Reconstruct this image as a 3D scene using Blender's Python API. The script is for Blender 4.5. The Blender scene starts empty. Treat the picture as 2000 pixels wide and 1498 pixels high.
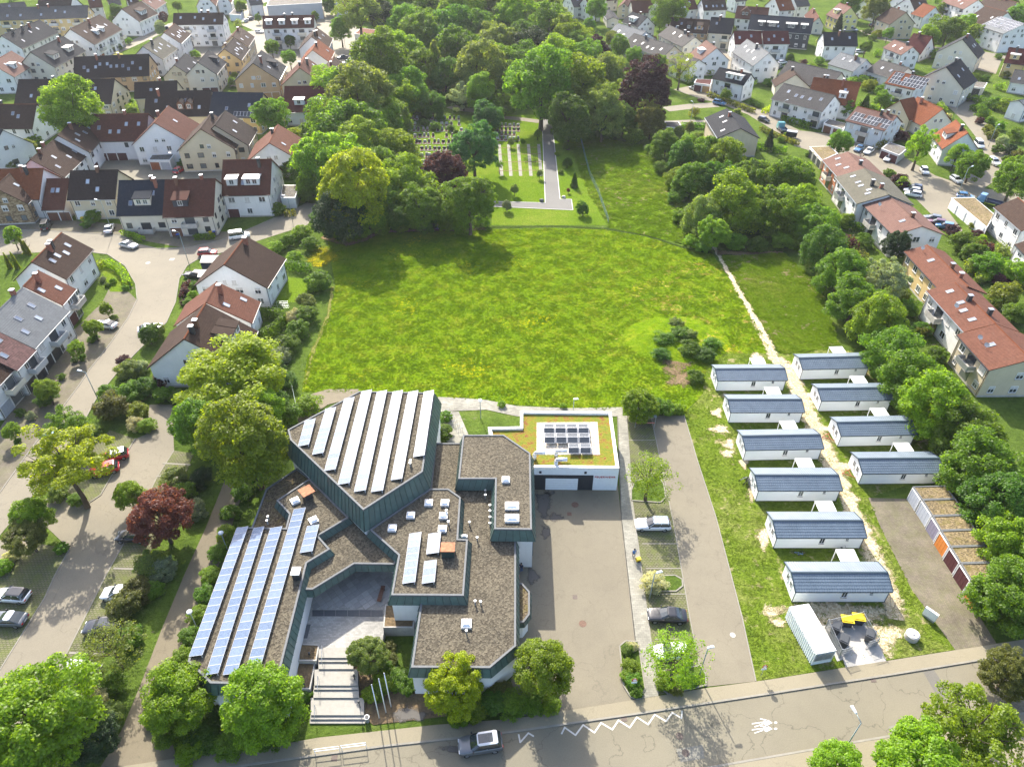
import bpy, bmesh, math, random
import numpy as np
from mathutils import Vector, Matrix
R = math.radians
SC = bpy.context.scene
COL = SC.collection

# ---------------------------------------------------------------- camera, sky, sun, exposure
FPX, PITCH, CAMH = 1375.0, R(38.2), 73.0          # focal length in photo pixels, tilt below the horizon, height in metres
cam_d = bpy.data.cameras.new('camera'); cam = bpy.data.objects.new('camera', cam_d); COL.objects.link(cam)
cam.location = (0, 0, CAMH); cam.rotation_euler = (math.pi / 2 - PITCH, 0, 0)
cam_d.sensor_fit = 'HORIZONTAL'; cam_d.sensor_width = 36.0; cam_d.lens = 36.0 * FPX / 2000.0
cam_d.clip_start = 0.5; cam_d.clip_end = 6000
SC.camera = cam
SUN_AZ, SUN_EL = R(-16.5), R(37.0)                # azimuth measured from +Y towards +X
W = bpy.data.worlds.new('World'); SC.world = W; W.use_nodes = True
wn = W.node_tree.nodes; wl = W.node_tree.links
for n in list(wn): wn.remove(n)
sky = wn.new('ShaderNodeTexSky'); sky.sky_type = 'NISHITA'; sky.sun_disc = False
sky.sun_elevation = SUN_EL; sky.sun_rotation = SUN_AZ; sky.altitude = 400; sky.air_density = 0.75; sky.dust_density = 3.2; sky.ozone_density = 0.3
bg = wn.new('ShaderNodeBackground'); bg.inputs[1].default_value = 0.15
wo = wn.new('ShaderNodeOutputWorld'); wl.new(sky.outputs[0], bg.inputs[0]); wl.new(bg.outputs[0], wo.inputs[0])
sd = bpy.data.lights.new('sun', 'SUN'); sd.energy = 3.3; sd.angle = R(0.55); sd.color = (1.0, 0.94, 0.84)
sun = bpy.data.objects.new('sun', sd); COL.objects.link(sun)
sun.rotation_euler = Vector((math.sin(SUN_AZ) * math.cos(SUN_EL), math.cos(SUN_AZ) * math.cos(SUN_EL), math.sin(SUN_EL))).to_track_quat('Z', 'Y').to_euler()
SC.view_settings.view_transform = 'Standard'; SC.view_settings.look = 'None'
SC.view_settings.exposure = 1.8; SC.view_settings.gamma = 1.0; SC.view_settings.use_curve_mapping = False
SC.render.engine = 'CYCLES'
SC.cycles.use_denoising = True; SC.cycles.max_bounces = 6; SC.cycles.diffuse_bounces = 3; SC.cycles.glossy_bounces = 3
SC.cycles.transmission_bounces = 4; SC.cycles.transparent_max_bounces = 6; SC.cycles.caustics_reflective = False; SC.cycles.caustics_refractive = False
SC.cycles.sample_clamp_indirect = 6.0

# ---------------------------------------------------------------- photo pixel -> point on the horizontal plane z = h
_c, _s = math.cos(PITCH), math.sin(PITCH)
def G(px, py, h=0.0):
    u = (px - 1000) / FPX; v = (749 - py) / FPX
    d = (u, _c + v * _s, -_s + v * _c); t = (CAMH - h) / -d[2]
    return Vector((d[0] * t, d[1] * t, h))
def depth(p): return p[1] * _c - (p[2] - CAMH) * _s
def mpp(p): return depth(p) / FPX                 # metres per photo pixel at that point

# ---------------------------------------------------------------- objects, labels, meshes
def tag(o, label=None, cat=None, group=None, kind=None):
    if label: o['label'] = label
    if cat: o['category'] = cat
    if group: o['group'] = group
    if kind: o['kind'] = kind
    return o
def link(name, data, parent=None):
    o = bpy.data.objects.new(name, data); COL.objects.link(o)
    if parent is not None: o.parent = parent
    return o
def empty(name, loc=(0, 0, 0), rz=0.0, label=None, cat=None, group=None):
    o = link(name, None); o.empty_display_size = 0.2; o.location = loc; o.rotation_euler = (0, 0, rz)
    return tag(o, label, cat, group)
class MB:
    def __init__(s): s.v = []; s.f = []; s.m = []; s.uv = []
    def add(s, vs, fs, m=0, uvs=None):
        b = len(s.v); s.v.extend([tuple(q) for q in vs])
        for k, f in enumerate(fs):
            s.f.append([b + i for i in f]); s.m.append(m)
            s.uv.append(uvs[k] if uvs else None)
        return s
    def quad(s, a, b, c, d, m=0, uv=None): return s.add([a, b, c, d], [(0, 1, 2, 3)], m, [uv] if uv else None)
    def box(s, x0, x1, y0, y1, z0, z1, m=0, M=None):
        vs = [Vector((x, y, z)) for z in (z0, z1) for x, y in ((x0, y0), (x1, y0), (x1, y1), (x0, y1))]
        if M is not None: vs = [M @ q for q in vs]
        return s.add(vs, [(3, 2, 1, 0), (4, 5, 6, 7), (0, 1, 5, 4), (1, 2, 6, 5), (2, 3, 7, 6), (3, 0, 4, 7)], m)
    def cyl(s, p0, p1, r0, r1=None, n=8, m=0, cap=True):
        p0, p1 = Vector(p0), Vector(p1); r1 = r0 if r1 is None else r1
        ax = (p1 - p0).normalized(); t = ax.orthogonal().normalized(); b = ax.cross(t)
        vs = []
        for p, r in ((p0, r0), (p1, r1)):
            for i in range(n):
                a = 2 * math.pi * i / n; vs.append(p + (t * math.cos(a) + b * math.sin(a)) * r)
        fs = [(i, (i + 1) % n, n + (i + 1) % n, n + i) for i in range(n)]
        if cap: fs += [tuple(range(n - 1, -1, -1)), tuple(range(n, 2 * n))]
        return s.add(vs, fs, m)
    def prism(s, poly, z0, z1, m=0, mt=None, bottom=False):
        n = len(poly)
        a = sum(poly[i][0] * poly[(i + 1) % n][1] - poly[(i + 1) % n][0] * poly[i][1] for i in range(n))
        if a < 0: poly = poly[::-1]
        vs = [(p[0], p[1], z0) for p in poly] + [(p[0], p[1], z1) for p in poly]
        s.add(vs, [(i, (i + 1) % n, n + (i + 1) % n, n + i) for i in range(n)], m)
        s.add([(p[0], p[1], z1) for p in poly], [tuple(range(n))], m if mt is None else mt)
        if bottom: s.add([(p[0], p[1], z0) for p in poly], [tuple(range(n - 1, -1, -1))], m)
        return s
    def mesh(s, name, mats, smooth=False):
        me = bpy.data.meshes.new(name); me.from_pydata(s.v, [], s.f)
        for mt in (mats if isinstance(mats, (list, tuple)) else [mats]): me.materials.append(mt)
        me.polygons.foreach_set('material_index', s.m)
        if smooth: me.polygons.foreach_set('use_smooth', [True] * len(s.f))
        if any(u is not None for u in s.uv):
            ul = me.uv_layers.new(name='uv'); k = 0
            for f, u in zip(s.f, s.uv):
                for j in range(len(f)):
                    ul.data[k].uv = u[j] if u else (0, 0); k += 1
        me.update(); return me
    def obj(s, name, mats, parent=None, smooth=False): return link(name, s.mesh(name, mats, smooth), parent)
def cut(o):  # a copy that shares its mesh
    c = o.copy(); COL.objects.link(c); return c
def copy_tree(o, parent=None):
    c = o.copy(); COL.objects.link(c); c.parent = parent
    for ch in [q for q in o.children]: copy_tree(ch, c)
    return c
def inpoly(x, y, poly):
    poly = np.asarray([(p[0], p[1]) for p in poly]); ins = np.zeros(len(x), bool); j = len(poly) - 1
    for i in range(len(poly)):
        xi, yi = poly[i]; xj, yj = poly[j]
        c = ((yi > y) != (yj > y)) & (x < (xj - xi) * (y - yi) / (yj - yi + 1e-12) + xi); ins ^= c; j = i
    return ins

# ---------------------------------------------------------------- procedural materials
MATS = {}
class NT:
    def __init__(s, name):
        s.mat = bpy.data.materials.new(name); s.mat.use_nodes = True; s.t = s.mat.node_tree
        for n in list(s.t.nodes): s.t.nodes.remove(n)
        s.out = s.t.nodes.new('ShaderNodeOutputMaterial')
    def n(s, typ, **kw):
        q = s.t.nodes.new('ShaderNode' + typ)
        for k, v in kw.items():
            if k.startswith('i_'):
                key = k[2:]; key = int(key) if key.isdigit() else key.replace('_', ' '); q.inputs[key].default_value = v
            else: setattr(q, k, v)
        return q
    def l(s, a, b): s.t.links.new(a, b)
    def coords(s, kind='Object'): return s.n('TexCoord').outputs[kind]
    def pos(s): return s.n('NewGeometry').outputs['Position']
    def noise(s, vec, scale, detail=4.0, rough=0.55):
        q = s.n('TexNoise', i_Scale=scale, i_Detail=detail, i_Roughness=rough); s.l(vec, q.inputs['Vector']); return q.outputs['Fac']
    def ramp(s, fac, stops, interp='LINEAR'):
        q = s.n('ValToRGB'); e = q.color_ramp.elements; q.color_ramp.interpolation = interp
        while len(e) < len(stops): e.new(0.5)
        for k, (p, c) in enumerate(stops): e[k].position = p; e[k].color = (*c, 1) if len(c) == 3 else c
        s.l(fac, q.inputs[0]); return q.outputs[0]
    def mix(s, fac, a, b, mode='MIX'):
        q = s.n('Mix', data_type='RGBA', blend_type=mode)
        for v, k in ((fac, 0), (a, 6), (b, 7)):
            if isinstance(v, (int, float)): q.inputs[k].default_value = v
            elif isinstance(v, tuple): q.inputs[k].default_value = (*v, 1) if len(v) == 3 else v
            else: s.l(v, q.inputs[k])
        return q.outputs[2]
    def math(s, op, a, b=0.0):
        q = s.n('Math', operation=op)
        for k, v in ((0, a), (1, b)):
            if isinstance(v, (int, float)): q.inputs[k].default_value = v
            else: s.l(v, q.inputs[k])
        return q.outputs[0]
    def bsdf(s, col, rough=0.8, spec=0.3, metal=0.0, bump=None, bstr=0.3, bdist=0.05):
        q = s.n('BsdfPrincipled'); q.inputs['Roughness'].default_value = rough if isinstance(rough, float) else 0.5
        if not isinstance(rough, float): s.l(rough, q.inputs['Roughness'])
        q.inputs['Specular IOR Level'].default_value = spec; q.inputs['Metallic'].default_value = metal
        if isinstance(col, tuple): q.inputs['Base Color'].default_value = (*col, 1)
        else: s.l(col, q.inputs['Base Color'])
        if bump is not None:
            b = s.n('Bump', i_Strength=bstr, i_Distance=bdist); s.l(bump, b.inputs['Height']); s.l(b.outputs[0], q.inputs['Normal'])
        s.l(q.outputs[0], s.out.inputs[0]); return s.mat
def sc3(c, k): return tuple(min(1, x * k) for x in c)
def plain(name, col, rough=0.6, spec=0.4, metal=0.0, var=0.12, scale=3.0):
    key = ('plain', name)
    if key in MATS: return MATS[key]
    t = NT(name); nz = t.noise(t.coords(), scale, 5.0)
    MATS[key] = t.bsdf(t.ramp(nz, [(0.25, sc3(col, 1 - var)), (0.75, sc3(col, 1 + var))]), rough, spec, metal)
    return MATS[key]
def stucco(col):
    key = ('stucco', col)
    if key in MATS: return MATS[key]
    t = NT('stucco'); p = t.pos(); nz = t.noise(p, 0.35, 5.0, 0.6)
    mp = t.n('Mapping'); mp.inputs['Scale'].default_value = (1.3, 1.3, 0.12); t.l(p, mp.inputs[0])
    streak = t.noise(mp.outputs[0], 1.2, 4.0, 0.7)
    c = t.ramp(nz, [(0.3, sc3(col, 0.90)), (0.7, sc3(col, 1.03))])
    c = t.mix(t.ramp(streak, [(0.45, (0, 0, 0)), (0.75, (0.22, 0.22, 0.22))]), c, sc3(col, 0.7))
    MATS[key] = t.bsdf(c, 0.9, 0.15, bump=t.noise(p, 14.0, 3.0), bstr=0.15, bdist=0.02); return MATS[key]
def rooftile(col, var=0.28, gloss=0.55, tw=0.30, th=0.36, lichen=0.25):
    key = ('tile', col, var, gloss, tw)
    if key in MATS: return MATS[key]
    t = NT('roof_tiles'); uv = t.coords('UV'); p = t.pos()
    br = t.n('TexBrick', offset=0.0, i_Scale=1.0, i_Mortar_Size=0.018, i_Mortar_Smooth=0.4, i_Bias=0.0, i_Brick_Width=tw, i_Row_Height=th)
    br.inputs['Color1'].default_value = (*sc3(col, 1 - var), 1); br.inputs['Color2'].default_value = (*sc3(col, 1 + var), 1); br.inputs['Mortar'].default_value = (*sc3(col, 0.35), 1)
    t.l(uv, br.inputs['Vector'])
    wx = t.n('TexWave', wave_type='BANDS', bands_direction='X', wave_profile='SIN', i_Scale=0.314 / tw); t.l(uv, wx.inputs['Vector'])
    wy = t.n('TexWave', wave_type='BANDS', bands_direction='Y', wave_profile='SAW', i_Scale=0.314 / th); t.l(uv, wy.inputs['Vector'])
    big = t.noise(p, 0.45, 5.0, 0.65)
    c = t.mix(0.55, br.outputs['Color'], t.ramp(big, [(0.25, sc3(col, 0.72)), (0.5, col), (0.8, sc3(col, 1.22))]))
    c = t.mix(t.ramp(t.noise(p, 1.7, 6.0, 0.7), [(0.58, (0, 0, 0)), (0.78, (lichen, lichen, lichen))]), c, (0.20, 0.19, 0.15))
    hgt = t.math('ADD', t.math('MULTIPLY', wx.outputs['Fac'], 0.6), wy.outputs['Fac'])
    MATS[key] = t.bsdf(c, .88, 0.12, bump=hgt, bstr=0.75, bdist=0.06); return MATS[key]
def asphalt(name, c0, c1, crack=0.5, stain=0.25):
    key = ('asph', name)
    if key in MATS: return MATS[key]
    t = NT(name); p = t.pos()
    big = t.noise(p, 0.07, 6.0, 0.62); mid = t.noise(p, 0.6, 5.0, 0.65); fine = t.noise(p, 9.0, 3.0)
    c = t.ramp(big, [(0.3, c0), (0.7, c1)])
    c = t.mix(t.ramp(mid, [(0.5, (0, 0, 0)), (0.8, (stain, stain, stain))]), c, sc3(c0, 0.6))
    c = t.mix(0.22, c, t.ramp(fine, [(0.3, sc3(c0, 0.7)), (0.7, sc3(c1, 1.25))]))
    vo = t.n('TexVoronoi', feature='DISTANCE_TO_EDGE', i_Scale=0.16)
    wob = t.n('Mix', data_type='VECTOR'); wob.inputs[0].default_value = 0.12; nn = t.n('TexNoise', i_Scale=0.35, i_Detail=5.0)
    mp = t.n('VectorMath', operation='SCALE'); mp.inputs['Scale'].default_value = 6.0
    t.l(p, nn.inputs['Vector']); t.l(nn.outputs['Color'], mp.inputs[0])
    ad = t.n('VectorMath', operation='ADD'); t.l(p, ad.inputs[0]); t.l(mp.outputs[0], ad.inputs[1]); t.l(ad.outputs[0], vo.inputs['Vector'])
    c = t.mix(t.ramp(vo.outputs['Distance'], [(0.0, (crack, crack, crack)), (0.012, (0, 0, 0))]), c, sc3(c0, 0.35))
    MATS[key] = t.bsdf(c, 0.85, 0.3, bump=fine, bstr=0.2, bdist=0.02); return MATS[key]
def grassmat(name, stops, bare=None, barecol=(0.33, 0.25, 0.13), fine=2.2, big=0.05):
    key = ('grass', name)
    if key in MATS: return MATS[key]
    t = NT(name); p = t.pos()
    mixn = t.math('ADD', t.math('MULTIPLY', t.noise(p, big, 5.0, 0.6), 0.6), t.math('MULTIPLY', t.noise(p, 0.5, 6.0, 0.7), 0.4))
    c = t.ramp(mixn, stops)
    fn = t.noise(p, fine, 6.0, 0.75)
    c = t.mix(0.6, c, t.ramp(fn, [(0.28, (0.22, 0.24, 0.22)), (0.5, (0.5, 0.5, 0.5)), (0.72, (0.80, 0.80, 0.72))]), 'OVERLAY')
    if bare:
        b = t.math('MULTIPLY', t.noise(p, 0.16, 6.0, 0.7), t.noise(p, 0.9, 5.0, 0.7))
        c = t.mix(t.ramp(b, [(bare, (0, 0, 0)), (bare + 0.07, (0.75, 0.75, 0.75))]), c, barecol)
    MATS[key] = t.bsdf(c, 1.0, 0.0, bump=fn, bstr=1.0, bdist=0.35); return MATS[key]
def leafmat(name, c, var=0.30, trans=0.45):
    key = ('leaf', name)
    if key in MATS: return MATS[key]
    t = NT(name); geo = t.n('NewGeometry'); oi = t.n('ObjectInfo')
    col = t.ramp(geo.outputs['Random Per Island'], [(0.0, sc3(c, 1 - var)), (0.55, c), (1.0, (min(1, c[0] * (1 + 1.3 * var)), min(1, c[1] * (1 + var)), c[2] * 1.05))])
    hs = t.n('HueSaturation'); t.l(col, hs.inputs['Color'])
    t.l(t.math('ADD', 0.488, t.math('MULTIPLY', oi.outputs['Random'], 0.024)), hs.inputs['Hue'])
    t.l(t.math('ADD', 0.82, t.math('MULTIPLY', oi.outputs['Random'], 0.36)), hs.inputs['Value'])
    d = t.n('BsdfDiffuse', i_Roughness=0.6); tr = t.n('BsdfTranslucent'); g = t.n('BsdfGlossy', i_Roughness=0.5)
    tc = t.mix(1.0, hs.outputs[0], (2.0, 1.85, 0.5), 'MULTIPLY')
    t.l(hs.outputs[0], d.inputs[0]); t.l(tc, tr.inputs[0]); g.inputs[0].default_value = (1, 1, 1, 1)
    m1 = t.n('MixShader', i_Fac=trans); t.l(d.outputs[0], m1.inputs[1]); t.l(tr.outputs[0], m1.inputs[2])
    m2 = t.n('MixShader', i_Fac=0.015); t.l(m1.outputs[0], m2.inputs[1]); t.l(g.outputs[0], m2.inputs[2])
    t.l(m2.outputs[0], t.out.inputs[0]); MATS[key] = t.mat; return t.mat
def ragged(src, name, sharp=.16):                               # copy of a ground material that thins out towards the rim (uv.x = 0 centre .. 1 rim)
    mt = src.copy(); mt.name = name; t = mt.node_tree; out = [n for n in t.nodes if n.type == 'OUTPUT_MATERIAL'][0]; sh = out.inputs[0].links[0].from_socket
    tc = t.nodes.new('ShaderNodeTexCoord'); sx = t.nodes.new('ShaderNodeSeparateXYZ'); g = t.nodes.new('ShaderNodeNewGeometry'); nz = t.nodes.new('ShaderNodeTexNoise'); nz.inputs['Scale'].default_value = 1.1; nz.inputs['Detail'].default_value = 8; nz.inputs['Roughness'].default_value = .75
    t.links.new(tc.outputs['UV'], sx.inputs[0]); t.links.new(g.outputs['Position'], nz.inputs['Vector'])
    a = t.nodes.new('ShaderNodeMath'); a.operation = 'MULTIPLY_ADD'; t.links.new(nz.outputs['Fac'], a.inputs[0]); a.inputs[1].default_value = 1.7; t.links.new(sx.outputs[0], a.inputs[2])
    r = t.nodes.new('ShaderNodeMapRange'); r.inputs['From Min'].default_value = 1.45 - sharp; r.inputs['From Max'].default_value = 1.45 + sharp; t.links.new(a.outputs[0], r.inputs['Value'])
    tr = t.nodes.new('ShaderNodeBsdfTransparent'); mx = t.nodes.new('ShaderNodeMixShader'); t.links.new(r.outputs[0], mx.inputs[0]); t.links.new(sh, mx.inputs[1]); t.links.new(tr.outputs[0], mx.inputs[2]); t.links.new(mx.outputs[0], out.inputs[0]); return mt
def glassmat():
    if 'glass' in MATS: return MATS['glass']
    t = NT('window_glass'); oi = t.n('ObjectInfo')
    c = t.ramp(oi.outputs['Random'], [(0.0, (0.015, 0.02, 0.025)), (0.6, (0.05, 0.06, 0.065)), (1.0, (0.16, 0.17, 0.16))])
    MATS['glass'] = t.bsdf(c, 0.06, 0.9); return MATS['glass']
def gravel(name, cols, moss=0.0, dark=1.0):
    key = ('gravel', name)
    if key in MATS: return MATS[key]
    t = NT(name); p = t.pos()
    v = t.n('TexVoronoi', i_Scale=5.5); t.l(p, v.inputs['Vector'])
    c = t.ramp(v.outputs['Color'], [(0.15, cols[0]), (0.45, cols[1]), (0.8, cols[2])])
    big = t.noise(p, 0.25, 6.0, 0.7)
    c = t.mix(1.0, c, t.ramp(big, [(0.3, (0.72, 0.72, 0.72)), (0.7, (1.15, 1.12, 1.08))]), 'MULTIPLY')
    if moss: c = t.mix(t.ramp(t.noise(p, 0.8, 6.0, 0.75), [(0.5, (0, 0, 0)), (0.62, (moss, moss, moss))]), c, (0.12, 0.10, 0.03))
    MATS[key] = t.bsdf(c, 0.95, 0.15, bump=v.outputs['Distance'], bstr=0.8, bdist=0.06); return MATS[key]
def paver(name, c, w=0.6, h=0.3, mortar=(0.10, 0.10, 0.08), ms=0.02, green=0.0, var=0.14):
    key = ('paver', name)
    if key in MATS: return MATS[key]
    t = NT(name); p = t.pos()
    br = t.n('TexBrick', i_Scale=1.0, i_Mortar_Size=ms, i_Brick_Width=w, i_Row_Height=h, i_Mortar_Smooth=0.2)
    br.inputs['Color1'].default_value = (*sc3(c, 1 - var), 1); br.inputs['Color2'].default_value = (*sc3(c, 1 + var), 1); br.inputs['Mortar'].default_value = (*mortar, 1)
    t.l(p, br.inputs['Vector']); big = t.noise(p, 0.3, 6.0, 0.7)
    col = t.mix(0.9, br.outputs['Color'], t.ramp(big, [(0.3, (0.62, 0.62, 0.60)), (0.7, (1.2, 1.2, 1.18))]), 'MULTIPLY')
    if green: col = t.mix(t.ramp(t.noise(p, 0.7, 6.0, 0.75), [(0.42, (0, 0, 0)), (0.62, (green, green, green))]), col, (0.11, 0.13, 0.03))
    MATS[key] = t.bsdf(col, 0.9, 0.2, bump=br.outputs['Fac'], bstr=-0.5, bdist=0.03); return MATS[key]

M_white = plain('white_paint', (0.74, 0.74, 0.72), 0.5)
M_dark = plain('dark_metal', (0.035, 0.037, 0.04), 0.45)
M_metal = plain('galvanised_metal', (0.42, 0.44, 0.45), 0.35, 0.5, 0.6)
M_concrete = plain('concrete', (0.40, 0.38, 0.34), 0.9, 0.2, var=0.2, scale=1.5)
M_bark = plain('bark', (0.10, 0.075, 0.05), 0.95, 0.1, var=0.35, scale=6.0)
M_frame = plain('window_frame', (0.72, 0.72, 0.70), 0.5)
M_shut = plain('roller_shutter', (0.50, 0.48, 0.45), 0.6)
M_brown = plain('brown_wood', (0.13, 0.055, 0.03), 0.6, var=0.25, scale=5)
M_glass = glassmat()
# ================================================================ GROUND, ROADS, PATHS
M_lawn = grassmat('lawn', [(0.28, (0.040, 0.060, 0.018)), (0.42, (0.060, 0.095, 0.018)), (0.55, (0.085, 0.130, 0.022)), (0.72, (0.135, 0.155, 0.045))], bare=0.36, barecol=(0.17, 0.145, 0.11), fine=1.4, big=0.11)
def meadow_mat():
    t = NT('meadow'); p = t.pos(); n = lambda sc, de=5.0, ro=.62: t.noise(p, sc, de, ro)
    base = t.math('ADD', t.math('MULTIPLY', n(.05), .6), t.math('MULTIPLY', n(.5, 6.0, .7), .4))
    c = t.ramp(base, [(0.34, (0.095, 0.185, 0.004)), (0.48, (0.135, 0.235, 0.004)), (0.60, (0.165, 0.26, 0.004)), (0.72, (0.215, 0.275, 0.006))])
    ctr = G(1335, 590); v = t.n('VectorMath', operation='DISTANCE'); t.l(p, v.inputs[0]); v.inputs[1].default_value = (ctr.x, ctr.y, 0)          # the disturbed, overgrown corner near the soil heap
    msk = t.math('ADD', t.math('MULTIPLY', v.outputs['Value'], .034), t.math('MULTIPLY', n(.09, 5.0, .7), 1.1))
    rough = t.ramp(t.math('ADD', t.math('MULTIPLY', n(.22), .5), t.math('MULTIPLY', n(.8, 6.0, .7), .5)), [(0.34, (0.070, 0.135, 0.014)), (0.5, (0.115, 0.19, 0.014)), (0.66, (0.19, 0.225, 0.035))])
    c = t.mix(t.ramp(msk, [(1.02, (0.9, 0.9, 0.9)), (1.42, (0, 0, 0))]), c, rough)
    bare = t.math('ADD', t.math('MULTIPLY', n(.14, 6.0, .7), n(.9, 5.0, .72)), t.math('MULTIPLY', t.math('SUBTRACT', 1.25, msk), .10))
    c = t.mix(t.ramp(bare, [(.335, (0, 0, 0)), (.40, (.7, .7, .7))]), c, (0.36, 0.28, 0.15))
    yl = t.math('MULTIPLY', n(.07, 3.0), n(1.6, 5.0, .8)); c = t.mix(t.ramp(yl, [(.34, (0, 0, 0)), (.40, (.55, .55, .55))]), c, (0.46, 0.40, 0.01))
    fn = n(1.6, 6.0, .75); c = t.mix(0.4, c, t.ramp(fn, [(0.28, (0.34, 0.36, 0.30)), (0.5, (0.5, 0.5, 0.5)), (0.72, (0.72, 0.72, 0.5))]), 'OVERLAY')
    return t.bsdf(t.mix(1.0, c, (1.0, 0.97, 0.5), 'MULTIPLY'), 1.0, 0.0, bump=fn, bstr=1.0, bdist=0.35)
M_meadow = meadow_mat()
M_rough = grassmat('rough_meadow', [(0.30, (0.08, 0.145, 0.008)), (0.5, (0.125, 0.20, 0.01)), (0.7, (0.205, 0.235, 0.035))], bare=0.31, barecol=(0.36, 0.27, 0.16), fine=1.3)
M_campgrass = grassmat('camp_lawn', [(0.30, (0.075, 0.125, 0.014)), (0.5, (0.115, 0.165, 0.018)), (0.72, (0.21, 0.215, 0.07))], bare=0.295, barecol=(0.36, 0.29, 0.17), fine=2.0, big=0.12)
M_asph = asphalt('street_asphalt', (0.144, 0.130, 0.093), (0.194, 0.174, 0.123), 0.55, 0.2)
M_asph2 = asphalt('yard_asphalt', (0.142, 0.125, 0.089), (0.191, 0.169, 0.120), 0.25, 0.3)
M_asph3 = asphalt('path_asphalt', (0.134, 0.112, 0.074), (0.176, 0.150, 0.101), 0.3, 0.3)
M_asph4 = asphalt('town_street', (0.155, 0.137, 0.101), (0.212, 0.187, 0.135), 0.3, 0.2)
M_walk = asphalt('pavement_asphalt', (0.191, 0.166, 0.114), (0.240, 0.212, 0.143), 0.2, 0.2)
M_slab = paver('concrete_paving', (0.257, 0.247, 0.207), 0.5, 0.25, (0.149, 0.139, 0.113), 0.012)
M_bay = paver('grass_pavers', (0.162, 0.146, 0.101), 0.42, 0.26, (0.067, 0.076, 0.027), 0.05, green=0.7)
M_drive = paver('drive_pavers', (0.162, 0.139, 0.104), 0.22, 0.12, (0.082, 0.070, 0.053), 0.012, green=0.25)
M_sand = gravel('sandy_gravel', [(0.34, 0.27, 0.15), (0.46, 0.38, 0.24), (0.56, 0.49, 0.34)])
M_soil = grassmat('bare_soil', [(0.3, (0.12, 0.085, 0.05)), (0.5, (0.20, 0.145, 0.085)), (0.7, (0.28, 0.21, 0.13))], fine=3.0)
M_kerb = plain('kerb_stone', (0.22, 0.205, 0.17), 0.9, 0.2, var=0.15, scale=1.0)

o = MB().quad((-4000, -600, 0), (4000, -600, 0), (4000, 5000, 0), (-4000, 5000, 0)).obj('ground', M_lawn); tag(o, kind='structure')
PAVED = []; PAVED_PTS = []; RAG = {}
def rag(m): return RAG.setdefault(m.name, ragged(m, m.name + '_patch'))
def sheet(name, poly, z, mat, ground=True):
    pts = [G(x, y, z) for x, y in poly]
    o = MB().add(pts, [tuple(range(len(pts)))]).obj(name, mat); me = o.data
    if me.polygons[0].normal.z < 0: me.flip_normals()
    PAVED.append([(p.x, p.y) for p in pts])
    return tag(o, kind='structure')
def ribbon(name, pts, w, z, mat, jit=0.0, seed=1, px=True):
    rnd = random.Random(seed); P = [G(x, y, z) for x, y in pts] if px else [Vector((*p[:2], z)) for p in pts]
    Q = []
    for i in range(len(P) - 1):
        n = max(1, int((P[i + 1] - P[i]).length / (1.2 if jit else 50)))
        for k in range(n): Q.append(P[i].lerp(P[i + 1], k / n))
    Q.append(P[-1]); mb = MB(); L = []
    for q in Q[::1]: PAVED_PTS.append((q.x, q.y, (max(w) if isinstance(w, tuple) else w) / 2 + 1))
    for a_, b_ in zip(Q[:-1], Q[1:]):
        for k_ in range(1, int((b_ - a_).length / 4) + 1): q = a_.lerp(b_, k_ * 4 / max(4, (b_ - a_).length)); PAVED_PTS.append((q.x, q.y, (max(w) if isinstance(w, tuple) else w) / 2 + 1))
    for i, q in enumerate(Q):
        d = (Q[min(i + 1, len(Q) - 1)] - Q[max(i - 1, 0)]); d.z = 0; d.normalize(); nrm = Vector((-d.y, d.x, 0))
        ww = w[0] + (w[1] - w[0]) * i / (len(Q) - 1) if isinstance(w, tuple) else w
        L.append((q + nrm * (ww / 2 + rnd.uniform(-jit, jit)), q - nrm * (ww / 2 + rnd.uniform(-jit, jit))))
    if not jit:
        for a, b in zip(L[:-1], L[1:]): mb.quad(a[1], b[1], b[0], a[0])
        return tag(mb.obj(name, mat), kind='structure')
    for (a, b), q, q2 in zip(zip(L[:-1], L[1:]), Q[:-1], Q[1:]):
        ex = .45; A1, A0, B1, B0 = q + (a[1] - q) * (1 + ex), q + (a[0] - q) * (1 + ex), q2 + (b[1] - q2) * (1 + ex), q2 + (b[0] - q2) * (1 + ex)
        mb.quad(A1, B1, q2, q, 0, [(1, 0), (1, 0), (0, 0), (0, 0)]); mb.quad(q, q2, B0, A0, 0, [(0, 0), (0, 0), (1, 0), (1, 0)])
    return tag(mb.obj(name, rag(mat)), kind='structure')
def kerb(pts, w=0.16, h=0.13, z0=0.0, mat=None, name='kerb'):
    mb = MB(); P = [G(x, y, z0) for x, y in pts]
    for a, b in zip(P[:-1], P[1:]):
        d = (b - a).normalized(); n = Vector((-d.y, d.x, 0)) * w / 2; u = Vector((0, 0, h))
        mb.add([a + n, a - n, b - n, b + n, a + n + u, a - n + u, b - n + u, b + n + u], [(4, 5, 6, 7), (0, 4, 7, 3), (1, 2, 6, 5), (0, 1, 5, 4), (2, 3, 7, 6)])
    return tag(mb.obj(name, mat or M_kerb), kind='structure')

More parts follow.
